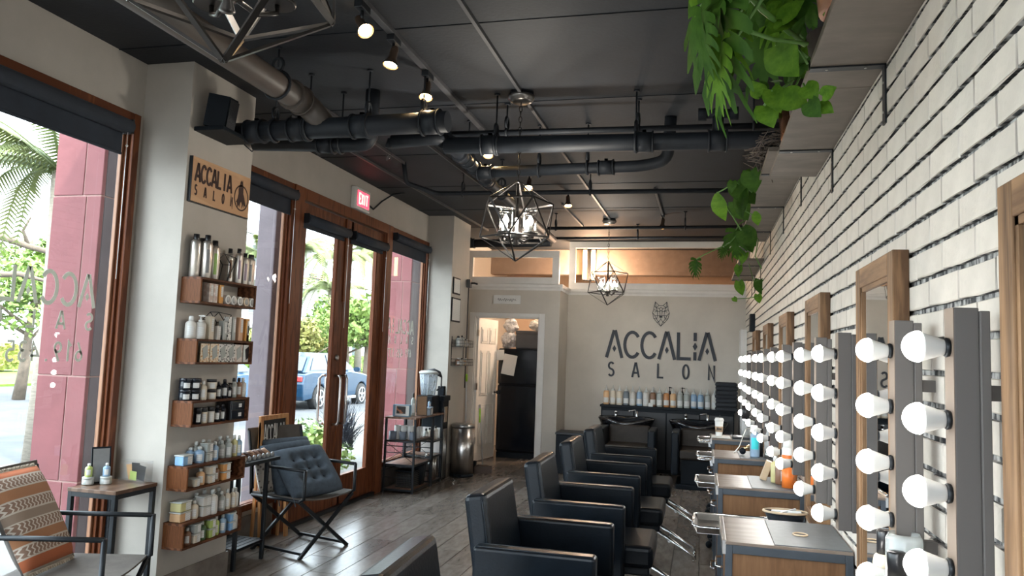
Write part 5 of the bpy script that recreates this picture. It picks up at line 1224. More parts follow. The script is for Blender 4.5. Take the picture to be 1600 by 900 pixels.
# water dispenser tower with a pitcher
t = thing('water_dispenser', 'black and silver floor water dispenser beside the pilaster', 'water dispenser', (-3.08, 8.74, 0))
MB().box(-.14, .12, -.10, .12, 0, .98, r=.012).build('cabinet', BLACKP, t); MB().box(.12, .128, -.05, .06, .02, .60, r=.002).build('steel_panel', STEEL, t); MB().box(.12, .128, -.05, .06, .68, .86, r=.002).build('steel_panel', STEEL, t)
MB().box(-.02, .135, -.11, .13, .93, .99, r=.006).build('top_cover', BLACKP, t); MB().box(-.13, .10, -.104, -.10, .05, .62).build('steel_side', STEEL, t); MB().box(.0, .08, .03, .10, .98, 1.10, r=.006).build('spout_box', BLACKP, t)
t = thing('blender_pitcher', 'clear ribbed pitcher with black lid beside the water tower', 'pitcher', (-3.10, 8.50, .80))
MB().box(-.10, .10, -.13, .13, 0, .20, r=.01).build('base', BLACKP, t)
MB().lathe([(.080, .20), (.110, .46), (.105, .46), (.076, .21), (0, .21)], n=24).build('jug', mat('tinted_clear', (.50, .58, .66), .08, alpha=.38), t)
b = MB()
for k in range(10): a = 2*PI*k/10; b.tube([(.082*math.cos(a), .082*math.sin(a), .21), (.108*math.cos(a), .108*math.sin(a), .44)], .004, 5)
b.build('rib', mat('pale_rib', (.6, .65, .7), .2), t)
MB().tube([(.11, .0, .44), (.15, .02, .42), (.15, .02, .30), (.10, .0, .26)], .010, 8).build('handle', CAPB, t)
MB().lathe([(.115, .45), (.118, .47), (.09, .485), (0, .49)], n=24).build('lid', LID, t); MB().tube([(-.02, 0, .485), (.06, 0, .50), (.13, 0, .47), (.15, 0, .42)], .016, 8).build('lid_lever', CAPB, t)
# steel trash can, broom, wedge, wires
t = thing('trash_can', 'tall brushed steel trash can beside the doorway', 'trash can', (-2.845, 9.12, 0))
MB().lathe([(.140, 0), (.146, .01), (.146, .03), (.140, .04)], n=32).build('base_ring', BLACKP, t); MB().lathe([(.140, .03), (.140, .60)], n=36).build('body', STEEL, t); MB().lathe([(.144, .595), (.146, .61), (.140, .632), (.12, .64), (0, .645)], n=36).build('lid', mat('steel_lid', (.32, .31, .30), .3, .9), t)
MB().box(-.04, .04, -.185, -.14, .01, .03, r=.004).build('pedal', BLACKP, t)
t = thing('broom', 'grey handled broom with lime grips leaning behind the trash can', 'broom', (-3.02, 9.36, 0)); t.location = (-3.0, 9.34, .0)
MB().tube([(.04, .25, .12), (.10, -.0, 1.22)], .010, 8).build('handle', mat('grey_pole', (.40, .40, .40), .4), t); MB().tube([(.098, .012, 1.15), (.102, -.005, 1.24)], .014, 8).build('grip', mat('lime_grip', (.35, .62, .05), .5), t); MB().box(-.02, .20, .22, .28, 0, .13, r=.01).build('bristles', BLACKP, t)
t = thing('dustpan', 'long handled dustpan with lime green clips beside the doorway', 'dustpan', (-2.72, 9.62, 0))
MB().tube([(0, 0, .05), (-.06, -.03, .85)], .009, 8).build('handle', mat('grey_pole', (.4, .4, .4)), t); MB().box(-.10, .10, -.06, .10, 0, .06, r=.01).build('pan', BLACKP, t); MB().tube([(-.055, -.028, .62), (-.058, -.030, .80)], .013, 8).build('clip', mat('lime_grip', (.35, .62, .05)), t)
o = centre(MB().poly([(-.11, -.075, 0), (.11, -.075, 0), (.11, -.075, .055), (.06, -.075, .085), (-.06, -.075, .09), (-.11, -.075, .07)], (0, .15, 0)).build('foam_block', mat('brown_foam', (.085, .06, .05), .9))); tag(o, 'brown foam block holding the back room door open', 'door stop'); o.location = (-2.68, 9.52-.02, 0); o.rotation_euler = (0, 0, .25)
tag(centre(MB().tube([(-2.85, 8.80, .02), (-2.80, 8.72, .006), (-2.78, 8.58, .004), (-2.74, 8.50, .004)], .004, 6).build('loose_cord', WHITEP)), 'thin white cord lying on the floor by the water dispenser', 'cord')
# framed certificates, wire wall basket, plate over the doorway
for (y0, y1, z0, z1, lab) in ((8.93, 9.20, 2.235, 2.445, 'small black framed certificate, upper one on the far pilaster'), (8.90, 9.24, 1.89, 2.19, 'larger black framed certificate, lower one on the far pilaster')):
    t = thing('framed_certificate', lab, 'frame', (-3.0, (y0+y1)/2, z0)); w, h = (y1-y0)/2, z1-z0
    MB().box(.0, .014, -w, w, 0, h, r=.002).build('frame', BLACKP, t); MB().box(.014, .0155, -w+.018, w-.018, .018, h-.018).build('certificate', PAPER, t)
t = thing('wall_basket', 'black two tier wire basket on the far pilaster', 'basket', (-3.0, 9.22, 1.35)); b = MB()
for z0 in (0, .235):
    for zz in (z0, z0+.04, z0+.08):
        b.bar((.0, -.24, zz), (.14, -.24, zz), .005); b.bar((.0, .24, zz), (.14, .24, zz), .005); b.bar((.14, -.24, zz), (.14, .24, zz), .005)
    for k in range(13): b.bar((.14, -.24+.04*k, z0), (.14, -.24+.04*k, z0+.08), .003); b.bar((.0, -.24+.04*k, z0), (.14, -.24+.04*k, z0), .003)
for y in (-.24, .24): b.bar((.004, y, 0), (.004, y, .36), .007)
b.build('wire_frame', BLACKM, t)
for tier, z0, items in (('upper', 1.588, ((-.19, .13, .035, GREYT, CAPB), (-.11, .12, .026, WHT, CAPW), (-.04, .14, .026, GREYT, CAPB), (.04, .10, .025, CREAM, CAPW), (.11, .10, .025, WHT, CAPB), (.18, .095, .025, CREAM, CAPW))), ('lower', 1.353, ((-.18, .09, .03, BRN, CAPW), (-.10, .085, .032, WHT, CAPW), (-.02, .09, .03, CREAM, CAPB), (.07, .08, .03, ORG, CAPW), (.15, .09, .03, WHT, CAPW)))):
    for k, (dy, h, r, m, cp) in enumerate(items): o = dispenser(h, r, m, cp); place(o, (-2.93, 9.22+dy, z0), 0, '%s bottle from the left in the %s tier of the wire wall basket' % (ORD[k], tier), 'bottles in the wire wall basket')
t = thing('name_plate', 'white plate with handwritten script over the doorway', 'sign', (-2.65, YD, 2.215)); MB().box(-.195, .195, -.018, 0, 0, .12, r=.002).build('plate', WHITEP, t)
b = MB(); pts = [(-.13+.26*k/60, .055+.018*math.sin(k*.9)*(1 if k % 20 < 12 else .3)+.004*math.sin(k*.37)) for k in range(61)]; stroke(b, pts, .0045, (0, -.0185, 0), (1, 0, 0), (0, 0, 1), (0, -1, 0), .001)
b.build('script', CAPB, t)
# back room seen through the doorway
t = thing('refrigerator', 'glossy black top freezer refrigerator in the back room', 'refrigerator', (-2.60, 11.35, 0))
MB().box(-.33, .33, -.28, .30, .02, 1.60, r=.01).build('cabinet', FRIDGE, t); MB().box(-.33, .33, -.36, -.285, .10, 1.06, r=.02, seg=3).build('door', FRIDGE, t); MB().box(-.33, .33, -.36, -.285, 1.075, 1.60, r=.02, seg=3).build('freezer_door', FRIDGE, t)
for z0, z1 in ((.60, 1.04), (1.10, 1.40)): MB().tube([(.29, -.36, z0), (.29, -.40, z0+.03), (.29, -.40, z1-.03), (.29, -.36, z1)], .012, 8).build('handle', FRIDGE, t)
MB().box(-.32, .32, -.33, -.29, .0, .08).build('toe_grille', BLACKP, t)
def paper(x, z, w, h, r, lab):
    o = MB().obox((0, 0, 0), (w/2, 0, 0), (0, .0008, 0), (0, 0, h/2)).build('paper_sheet', PAPER); o.location = (x, 10.988, z); o.rotation_euler = (0, r, 0); tag(o, lab, 'paper', 'papers on the refrigerator')
paper(-2.76, 1.36, .20, .30, .16, 'long white paper taped askew to the freezer door'); paper(-2.90, 1.50, .12, .15, -.05, 'small white note at the freezer door edge')
t = thing('black_storage_box', 'big dark box on top of the refrigerator', 'box', (-2.50, 11.30, 1.60)); MB().box(-.20, .20, -.20, .20, 0, .26, r=.015).build('box', mat('charcoal_box', (.05, .052, .058), .5), t); MB().box(-.205, .205, -.205, .205, .22, .275, r=.01).build('lid', mat('charcoal_box', (.05, .05, .05)), t)
def bag(loc, R_, m, lab, seed, cat='bag', sx=1.):
    b = MB(); bmesh.ops.create_icosphere(b.bm, subdivisions=3, radius=1)
    for v in b.bm.verts: n_ = noise.noise(v.co*2.2+Vector((seed, 0, 0)))*.28+noise.noise(v.co*6+Vector((0, seed, 0)))*.10; v.co = Vector((v.co.x*R_*sx, v.co.y*R_*.8, v.co.z*R_))*(1+n_)
    zmin = min(v.co.z for v in b.bm.verts)
    for v in b.bm.verts: v.co.z -= zmin
    o = b.build('plastic_bag', m); o.location = loc; return tag(o, lab, cat)
bag((-2.83, 11.25, 1.60), .13, mat('crinkled_plastic', (.55, .56, .58), .15, var=.3, scale=30, alpha=.85, bump=.6), 'crumpled clear plastic bag on the refrigerator, lower one', 1)
bag((-2.82, 11.25, 1.84), .11, mat('crinkled_plastic', (.5, .5, .5)), 'crumpled clear plastic bag on top of the pile', 5)
bag((-2.42, 11.28, 1.876), .08, mat('white_cloth', (.62, .60, .56), .9), 'white bag on the dark storage box', 9, sx=1.5)

# ================================================================ SIGN WALL
t = thing('wall_lettering', 'large dark raised shop name on the back wall', 'lettering', (-1.33, YS, 1.52))
h = .385
for i, ch in enumerate('ACCALIA'):
    xs = (0, .245, .485, .735, .975, 1.12, 1.285)[i]
    m = MB()
    for st in G[ch]: stroke(m, [(x*h*.98, y*h) for x, y in st], .115*h, (xs, -.001, 0), (1, 0, 0), (0, 0, 1), (0, -1, 0), .012)
    if ch == 'A': diamond(m, .32*h*.98, .34*h, .070*h, .13*h, (xs, -.001, 0), (1, 0, 0), (0, 0, 1), (0, -1, 0), .012)
    if ch == 'I': diamond(m, .32*h*.98, .50*h, .085*h, .15*h, (xs, -.001, 0), (1, 0, 0), (0, 0, 1), (0, -1, 0), .012)
    m.build('letter', LETT, t)
h2 = .205
for i, ch in enumerate('SALON'):
    m = MB()
    for st in G['a' if ch == 'A' else ch]: stroke(m, [(x*h2*.8, y*h2) for x, y in st], .13*h2, (.03+.346*i, -.001, -.265), (1, 0, 0), (0, 0, 1), (0, -1, 0), .012)
    m.build('letter', LETT, t)
# geometric wolf head emblem
t = thing('wolf_emblem', 'geometric line drawn wolf head over the shop name', 'emblem', (-.565, YS, 1.985)); b = MB()
HL = [[(0, .0), (-.055, .055), (-.10, .11), (-.118, .19), (-.10, .235), (-.095, .29), (-.08, .345), (-.062, .325), (-.03, .295), (0, .29)], [(-.08, .345), (-.068, .26), (-.03, .295)], [(-.095, .29), (-.068, .26), (-.05, .215), (-.10, .235)], [(-.068, .26), (-.02, .25), (0, .27)], [(-.05, .215), (-.02, .205), (0, .225)], [(-.02, .25), (-.012, .15), (0, .14)], [(-.05, .215), (-.045, .15), (-.012, .15)], [(-.118, .19), (-.085, .15), (-.045, .15)], [(-.10, .11), (-.06, .10), (-.045, .15)], [(-.06, .10), (-.03, .06), (0, .10)], [(-.055, .055), (-.03, .06), (0, .0)], [(-.02, .15), (-.018, .125), (0, .112)], [(-.085, .15), (-.06, .10)], [(-.085, .20), (-.05, .215)]]
for pl_ in HL:
    for s in (1, -1): stroke(b, [(x*s, y) for x, y in pl_], .0068, (0, -.001, 0), (1, 0, 0), (0, 0, 1), (0, -1, 0), .008)
b.build('line_work', LETT, t)
m = MB(); m.poly([(-.018, -.002, .142), (0, -.002, .118), (.018, -.002, .142), (.0, -.002, .152)], (0, -.008, 0)); m.build('nose', LETT, t)

# wash cabinet and bottles
t = thing('wash_cabinet', 'long black cabinet behind the wash basins', 'cabinet', (-.47, 10.72, 0))
MB().box(-.86, .90, -.16, .22, .0, .845, r=.004).build('body', BLACKP, t); MB().box(-.875, .915, -.18, .225, .845, .875, r=.003).build('worktop', BLACKP, t)
for k in range(4): MB().box(-.84+.435*k, -.84+.435*k+.42, -.172, -.161, .05, .80, r=.002).build('door', mat('cabinet_door_black', (.022, .024, .028), .5), t)
px_ = [-1.27+.0905*k for k in range(18)]
bc = [ORG, CREAM, CREAM, mat('slate_gel', (.16, .19, .22), .35), WHT, BLUEL, WHT, BRN, GREYT, mat('amber_gel', (.50, .22, .08), .35), ORG, GREYT, GREYT, BLUEL, BLUEL, GREYT, WHT, GREYT]
names = ['peach', 'cream', 'cream', 'slate', 'white', 'pale blue', 'white', 'brown', 'grey', 'amber', 'peach', 'grey', 'grey', 'pale blue', 'pale blue', 'grey', 'white', 'grey']
for k in range(18):
    o = nozzle(.265, .041, bc[k], LID); place(o, (px_[k], 10.63+.02*(k % 2), .876), 0, '%s nozzle bottle, %s from the left on the wash cabinet' % (names[k], ORD[k]), 'shampoo bottles along the wash cabinet')
for k, x in enumerate((-.42, -.25)): o = pump(.27, .032, CAPB, CAPB); place(o, (x, 10.82, .876), 0, ['left', 'right'][k]+' black pump bottle behind the shampoo row', 'black pump bottles')
for k, x in enumerate((-.62, -.20)): o = nozzle(.25, .036, GREYT, LID); place(o, (x, 10.80, .876), 0, ['left', 'right'][k]+' frosted bottle in the second row of the wash cabinet')
t = thing('small_carton', 'small pale carton before the shampoo bottles', 'carton', (-.66, 10.565, .876)); MB().box(-.03, .03, -.015, .015, 0, .05, r=.001).build('box', LABELM, t)
def basin(x, y, z, lab):
    t = thing('wash_basin', lab, 'basin', (x, y, z))
    b = MB(); n = 28; prof = [(1.0, .0), (1.04, .03), (1.0, .045), (.93, .03), (.80, -.06), (.55, -.12), (0, -.13)]; outer = [(1.0, .0), (.86, -.10), (.62, -.17), (0, -.18)]
    def rg(s, zz): return [b.bm.verts.new((.36*s*math.cos(a), .25*s*math.sin(a), zz-(.055*max(0, -math.sin(a))**6*(1 if s > .9 else 0)))) for a in [2*PI*k/n for k in range(n)]]
    for P_ in (prof, outer):
        rs = [rg(max(s, .001), zz) for s, zz in P_]
        for A, B_ in zip(rs, rs[1:]):
            for k in range(n): f = b.bm.faces.new((A[k], A[(k+1) % n], B_[(k+1) % n], B_[k])); f.smooth = True
    b.build('bowl', BLACKG, t); MB().box(-.30, .30, .16, .27, -.10, .035, r=.015).build('faucet_deck', BLACKG, t)
    f = MB(); f.lathe([(.022, .03), (.018, .05), (.016, .11), (0, .12)], (.12, .20, 0), n=12); f.tube([(.12, .20, .10), (.10, .14, .13), (.02, .08, .12)], .009, 8); f.build('faucet', CHROME, t)
    f = MB(); f.lathe([(.024, .03), (.02, .05), (.02, .09), (.026, .10), (0, .115)], (-.16, .20, 0), n=12); f.build('spray_hose', CHROME, t); return t
basin(-.95, 10.22, .70, 'left black wash basin with chrome taps'); basin(-.03, 10.22, .70, 'right black wash basin partly hidden by the stations')
def wash_chair(x, y, lab, back=.70):
    t = thing('wash_chair', lab, 'chair', (x, y, 0))
    MB().box(-.26, .26, -.42, .12, .34, .46, r=.03, seg=3).build('seat', BRLEATH, t); b = MB().box(-.26, .26, -.06, .06, 0, .27, r=.03, seg=3); b.bm.transform(Matrix.Translation((0, .15, .40)) @ Matrix.Rotation(-.25, 4, 'X')); b.build('backrest', BRLEATH, t)
    for s in (-1, 1): MB().box(s*.31-.045, s*.31+.045, -.42, .20, .16, .66, r=.02, seg=3).build('arm_panel', LEATH, t)
    MB().box(-.24, .24, -.36, .14, .06, .34).build('base_box', BLACKP, t); MB().box(-.30, .30, -.42, .24, 0, .06, r=.01).build('foot', BLACKP, t); return t
wash_chair(-.88, 9.78, 'left wash chair with brown black leather back'); wash_chair(.02, 9.78, 'right wash chair with tall dark arm panel')
t = thing('black_hamper', 'black lidded hamper in the corner left of the wash chairs', 'hamper', (-1.60, 10.05, 0)); MB().box(-.22, .22, -.18, .2, 0, .50, r=.01).build('body', BLACKP, t); MB().box(-.23, .23, -.19, .21, .50, .53, r=.006).build('lid', mat('lid_black', (.024, .026, .03), .5), t); MB().box(-.06, .06, -.195, -.18, .44, .47).build('pull', BLACKM, t)
for k in range(7):
    b = MB(); b.box(-.15, .13, -.16, .16, 0, .052, r=.022, seg=3)
    for v in b.bm.verts: v.co += Vector((noise.noise(v.co*9+Vector((k, 0, 0)))*.02, noise.noise(v.co*9+Vector((0, k, 0)))*.02, 0))
    o = b.build('folded_towel', mat('charcoal_towel', (.028, .031, .038), .98, bump=.5, bscale=120, scale=30)); o.location = (.335, 10.55, .876+.053*k); tag(o, '%s folded charcoal towel from the bottom of the stack by the brick wall' % ORD[k], 'towel', 'folded towels on the wash cabinet')

# ================================================================ SALON CHAIRS
def salon_chair():
    t = thing('salon_chair', '', 'chair', group='black salon chairs facing the mirrors'); P = lambda m, nm, mt=LEATH, **k: m.build(nm, mt, t, **k)
    P(MB().box(-.22, .40, -.255, .255, .33, .455, r=.028, seg=3), 'seat')
    w = P(MB().box(-.20, .38, -.24, .24, .29, .335, r=.01), 'seat_base')
    b = MB().box(-.052, .052, -.275, .275, 0, .50, r=.026, seg=3)
    for v in b.bm.verts: v.co.y *= 1-.05*(v.co.z/.5); v.co.x -= .02*math.sin(v.co.z/.5*PI)
    b.bm.transform(Matrix.Translation((-.225, 0, .39)) @ Matrix.Rotation(-.17, 4, 'Y')); bk = P(b, 'backrest')
    for s in (-1, 1):
        c = Matrix.Translation((-.225, 0, .39)) @ Matrix.Rotation(-.17, 4, 'Y')
        pts = [c @ Vector((.034, s*(.277-.012*z/.5), z)) for z in (.03, .15, .3, .42, .475)]; MB().tube(pts, .0035, 6).build('piping', LEATH, bk)
    for s in (-1, 1):
        a = P(MB().box(-.28, .245, s*.325-.04, s*.325+.04, .27, .685, r=.016, seg=3), 'arm')
        MB().tube([(-.26, s*.325-.028, .684), (.23, s*.325-.028, .684), (.243, s*.325-.028, .67), (.245, s*.325-.028, .30)], .003, 6).tube([(-.26, s*.325+.028, .684), (.23, s*.325+.028, .684), (.243, s*.325+.028, .67), (.245, s*.325+.028, .30)], .003, 6).build('piping', LEATH, a)
    P(MB().lathe([(.045, .04), (.045, .16), (.03, .17), (.03, .30)], n=18), 'column', CHROME)
    P(MB().lathe([(.27, 0), (.275, .01), (.26, .03), (.08, .045), (0, .045)], n=32), 'base', CHROME)
    for s in (-1, 1):
        P(MB().tube([(.26, s*.10, .33), (.60, s*.12, .13), (.62, s*.12, .10)], .012, 10), 'footrest_arm', CHROME)
    P(MB().tube([(.62, -.12, .10), (.62, -.11, .085), (.62, .11, .085), (.62, .12, .10)], .012, 10), 'footrest_bar', CHROME); P(MB().tube([(.44, -.11, .205), (.44, .11, .205)], .010, 8), 'cross_bar', CHROME)
    P(MB().tube([(.02, .05, .22), (.02, .34, .22), (.02, .37, .25)], .008, 8), 'pump_lever', CHROME); return t
sc_ = salon_chair()
for k, (x, y, rz) in enumerate(((-.585, 2.27, .06), (-.655, 3.56, 0), (-.65, 4.70, .01), (-.65, 5.86, 0), (-.64, 6.99, .0))):
    place(sc_, (x, y, 0), rz, ['black salon chair nearest the viewer, only its back top in view', 'second black salon chair from the viewer, the largest in view', 'third black salon chair from the viewer', 'fourth black salon chair from the viewer', 'fifth black salon chair, farthest in the row'][k])

# ================================================================ STATIONS along the brick wall
PITCH = 1.39
def mirror(y0, lab):
    t = thing('framed_mirror', lab, 'mirror', (XR-.014, y0, .72), group='rustic framed mirrors'); h, w, f = 1.125, .272, .068
    for s in (-1, 1): MB().box(-.045, 0, s*(w-f/2)-f/2, s*(w-f/2)+f/2, 0, h, r=.003).build('frame_stile', RUST, t)
    for z in (0, h-f): MB().box(-.045, 0, -w+f, w-f, z, z+f, r=.003).build('frame_rail', RUSTH, t)
    MB().box(-.034, -.030, -w+f, w-f, f, h-f).build('mirror_glass', MIRROR, t)
    for s in (-1, 1): MB().box(-.040, -.028, s*(w-f-.008)-.008, s*(w-f-.008)+.008, f, h-f).build('inner_lip', RUST, t)
    MB().box(-.040, -.028, -w+f, w-f, h-f-.016, h-f).build('inner_lip', RUSTH, t)
    return t
mnames = ['framed mirror at the right edge, nearest the viewer', 'second framed mirror from the viewer', 'third framed mirror from the viewer', 'fourth framed mirror from the viewer', 'fifth framed mirror from the viewer', 'sixth framed mirror, farthest from the viewer']
for k, y in enumerate((1.305, 2.655, 4.04, 5.46, 6.93, 8.38)): mirror(y, 'rustic wood '+mnames[k])
def light_board():
    t = thing('light_board', '', 'light board', group='vertical vanity light boards')
    MB().box(-.054, -.036, -.034, .034, -.004, .694, r=.002).box(-.036, 0, -.012, .012, .52, .55).box(-.036, 0, -.012, .012, .12, .15).build('back_plate', BOARDG, t); m = MB().box(-.098, -.054, -.028, .028, .0, .70, r=.002).build('board', BOARDG, t)
    MB().box(-.0995, -.098, -.028, .028, .0, .70).build('front_edge', mat('pale_edge', (.20, .15, .115), .6, var=.08), t)
    for j in range(5):
        z = .052+.1425*j
        s = MB().lathe([(.018, 0), (.020, -.006), (.017, -.010)], (-.0995, 0, z), n=16, ax='x').build('socket', BLACKM, t)
        n_ = MB().lathe([(.015, -.006), (.017, -.014), (.0285, -.048), (.0297, -.052)], (-.0995, 0, z), n=20, ax='x').build('bulb_neck', SOCK, t)
        MB().lathe([(.0297, -.052)]+[(.0315*math.cos(a), -.055-.031*math.sin(a)) for a in [PI/2*q/7 for q in range(7)]]+[(0, -.086)], (-.0995, 0, z), n=24, ax='x').build('bulb', BULB, t)
    return t
lb = light_board()
for side, ys in (('far', (1.683, 2.985, 4.36, 5.77, 7.2, 8.65)), ('near', (None, 2.155, 3.53, 4.93, 6.38, 7.84))):
    for k, y in enumerate(ys):
        if y: place(lb, (XR-.0135, y, .925), 0, 'taupe light board with five lit bulbs on the %s side of the %s mirror' % (side, ['nearest', 'second', 'third', 'fourth', 'fifth', 'sixth'][k]))
def desk():
    t = thing('styling_station', '', 'station', group='styling stations under the light boards'); P = lambda m, nm, mt=BLACKM: m.build(nm, mt, t)
    DM = mat('slate_metal', (.055, .066, .080), .42, .4, var=.1)
    w, d, h = .47, .50, .80                       # x from 0 (room side) to w (wall), y from 0 to d
    for x in (0, w-.028):
        for y in (0, d-.028): P(MB().box(x, x+.028, y, y+.028, 0, h-.012, r=.002), 'leg', DM)
    for y in (0, d-.028): P(MB().box(.028, w-.028, y, y+.028, h-.045, h-.012, r=.002), 'rail', DM); P(MB().box(.028, w-.028, y, y+.028, .12, .15, r=.002), 'rail', DM)
    for x in (0, w-.028): P(MB().box(x, x+.028, .028, d-.028, h-.045, h-.012, r=.002), 'rail', DM)
    for y in (.010, d-.018): P(MB().box(.028, w-.028, y, y+.008, .15, h-.045, r=.001), 'side_panel', DESKP)
    P(MB().box(.006, .018, .03, d-.03, .15, .40), 'door', DESKP); P(MB().box(.006, .018, .03, d-.03, .415, .58), 'drawer', DESKP); P(MB().box(.006, .018, .03, d-.03, .595, h-.05), 'drawer', DESKP)
    P(MB().box(-.004, w, 0, d, h-.012, h, r=.002), 'worktop', DESKT); P(MB().box(-.012, .004, 0, d, h-.05, h+.004, r=.002), 'edge_strip', STEEL)
    P(MB().box(.185, w-.002, .006, d-.006, h, h+.004, r=.001), 'work_mat', MATG)
    for z in (.30, .50, .66): P(MB().tube([(-.006, .16, z), (-.03, .17, z), (-.03, .33, z), (-.006, .34, z)], .005, 6), 'pull', CHROME)
    return t
dk = desk()
for k in range(5): place(dk, (XR-.014-.475, 3.20+PITCH*(k-1), 0), 0, 'wood panelled styling station %s' % ['nearest the viewer, under the cream aerosol cans', 'with the tan hair tie on its mat', 'with the orange can on its top', 'with the turquoise labelled spray bottle', 'with the coffee cup, farthest of the row'][k])
def cart():
    t = thing('tray_cart', '', 'cart', group='rolling tray carts'); P = lambda m, nm, mt=CHROME: m.build(nm, mt, t)
    w, d, z = .21, .155, .70
    b = MB().box(-w, w, -d, d, z, z+.004)
    b2 = [(-w, -d), (w, -d), (w, d), (-w, d)]
    P(b, 'tray_bottom', STEEL)
    b = MB()
    for (x0, y0), (x1, y1) in zip(b2, b2[1:]+b2[:1]):
        o = Vector(((y1-y0), -(x1-x0), 0)).normalized()*.016; b.poly([(x0, y0, z+.002), (x1, y1, z+.002), (x1+o.x, y1+o.y, z+.032), (x0+o.x, y0+o.y, z+.032)], tuple(-o*.15))
    P(b, 'tray_wall', STEEL); e = .018
    P(MB().tube([(-w-e+.03, -d-e, z+.033), (w+e-.03, -d-e, z+.033), (w+e, -d-e+.03, z+.033), (w+e, d+e-.03, z+.033), (w+e-.03, d+e, z+.033), (-w-e+.03, d+e, z+.033), (-w-e, d+e-.03, z+.033), (-w-e, -d-e+.03, z+.033)], .006, 6, closed=True), 'tray_rim')
    P(MB().tube([(.06, 0, .06), (.06, 0, z)], .018, 12), 'pole', BLACKM); P(MB().tube([(.11, 0, .06), (.11, 0, z)], .008, 8), 'pole', BLACKM)
    for a in (.3, 2.3, 3.9, 5.4):
        P(MB().bar((.06, 0, .075), (.06+.24*math.cos(a), .20*math.sin(a), .06), .035, .016), 'foot', BLACKM)
        P(MB().lathe([(.0, -.016), (.026, -.014), (.026, .014), (0, .016)], (.06+.25*math.cos(a), .21*math.sin(a), .026), n=14, ax='y'), 'caster', BLACKP)
    return t
ct = cart()
for k, (x, y) in enumerate(((.20, 3.93), (.20, 5.30), (.20, 6.72), (.20, 8.1))): place(ct, (x, y, 0), 0, 'metal tray on a black wheeled stand behind the %s station' % ['second', 'third', 'fourth', 'fifth'][k])
z = .804
t = thing('hair_tie', 'pale tan ring lying on the mat of the second station', 'hair tie', (.405, 3.42, z+.003)); MB().tube([(.028*math.cos(a), .028*math.sin(a), 0) for a in [2*PI*k/24 for k in range(24)]], .0035, 8, closed=True).build('ring', mat('tan_rubber', (.60, .45, .30), .5), t)
t = thing('tool_basket', 'tan rimmed oval basket of tools in the tray behind the second station', 'basket', (.40, 3.95, .705)); MB().tube([(.10*math.cos(a), .06*math.sin(a), .095) for a in [2*PI*k/28 for k in range(28)]], .006, 8, closed=True).build('rim', mat('tan_rubber', (.60, .45, .30)), t); MB().lathe([(.055, 0), (.098, .095), (.094, .095), (.05, .006), (0, .006)], n=28, sy=.6).build('bowl', BLACKP, t); MB().bar((-.06, .02, .09), (.07, -.02, .10), .012).bar((-.03, -.03, .09), (.05, .03, .105), .008).build('tool', WHITEP, t)
# bottles on stations
def big(px, py, X, zt, o, lab, zb=z):
    """stand the bottle on the worktop where its top is seen"""
    p = onX(px, py, X); return place(o, (X, p.y, zb), 0, lab)
CREB = pm('cream_can', (.62, .54, .40), .35)
def bigcan(h, r, body, cap, strip):
    t = thing('aerosol_can', '', 'spray can'); MB().lathe([(r*.95, 0), (r, .005), (r, h*.70), (r*.90, h*.76), (r*.62, h*.79)], n=24).build('body', body, t); MB().lathe([(r*.66, h*.78), (r*.66, h*.985), (r*.6, h), (0, h)], n=20).build('cap', cap, t); MB().patch(r, h*.08, h*.55, -1.9, -.8).build('label', strip, t); return t
PINKL = pm('pink_label', (.52, .22, .26), .4)
place(bigcan(.275, .028, CREB, CAPB, PINKL), (.47, 2.22, z), 0, 'cream aerosol can with a black cap, left one at the bottom right')
place(bigcan(.275, .031, CREB, CAPB, YEL), (.445, 1.98, z), 0, 'cream aerosol can with a black cap, right one half behind the lowest bulb')
t = thing('clear_canister', 'clear plastic canister with a domed rim between the two cream cans', 'canister', (.49, 2.10, z)); MB().lathe([(.045, 0), (.047, .01), (.042, .28), (.036, .295), (.034, .28), (.043, .012), (0, .01)], n=28).build('body', mat('frosted_clear', (.62, .66, .66), .1, alpha=.45), t); MB().lathe([(.0475, .02), (.0475, .15)], n=28, cap=False).build('blue_label', mat('blue_black_label', (.03, .07, .14), .4), t)
t = thing('glass_jar', 'short glass jar with a metal lid on the nearest station', 'jar', (.385, 2.22, z)); MB().lathe([(.030, 0), (.032, .075), (.029, .075), (.028, .006), (0, .006)], n=24).build('glass', CGLASS, t); MB().lathe([(.033, .075), (.033, .092), (0, .093)], n=24).build('lid', STEEL, t)
t = thing('dark_bottle', 'small dark bottle with a chrome top on the nearest station', 'bottle', (.335, 2.26, z)); MB().lathe([(.02, 0), (.022, .06), (.01, .07)], n=16).build('body', BLACKG, t); MB().lathe([(.013, .068), (.013, .088), (0, .09)], n=12).build('top', CHROME, t)
t = thing('aerosol_can', 'tall orange and white aerosol can on the third station', 'spray can', (.49, 4.70, z)); MB().lathe([(.034, 0), (.034, .12)], n=22).build('orange_body', mat('orange_can', (.80, .19, .03), .35), t); MB().lathe([(.0338, .12), (.0338, .215), (.030, .225)], n=22).build('white_body', WHITEP, t); MB().lathe([(.0345, .165), (.0345, .185)], n=22, cap=False).build('orange_band', mat('orange_can', (.8, .19, .03)), t); MB().lathe([(.028, .222), (.028, .275), (0, .28)], n=18).build('cap', WHITEP, t)
word(MB(), 'TEA', (0, 0, 0), (1, 0, 0), (0, 0, 1), (0, -1, 0), .001).bm.free()
t = thing('orange_pack', 'orange pouch beside the aerosol can on the third station', 'pouch', (.525, 4.86, z)); MB().box(-.03, .03, -.045, .045, 0, .115, r=.012).build('pouch', mat('orange_pack_m', (.62, .22, .07), .5), t)
for x, y, h, m, nm in ((.435, 4.86, .155, YEL, 'straw coloured'), (.455, 4.80, .145, BRN, 'brown')): place(dispenser(h, .026, m, CAPB if m is BRN else CAPW), (x, y, z), 0, nm+' bottle left of the orange can on the third station')
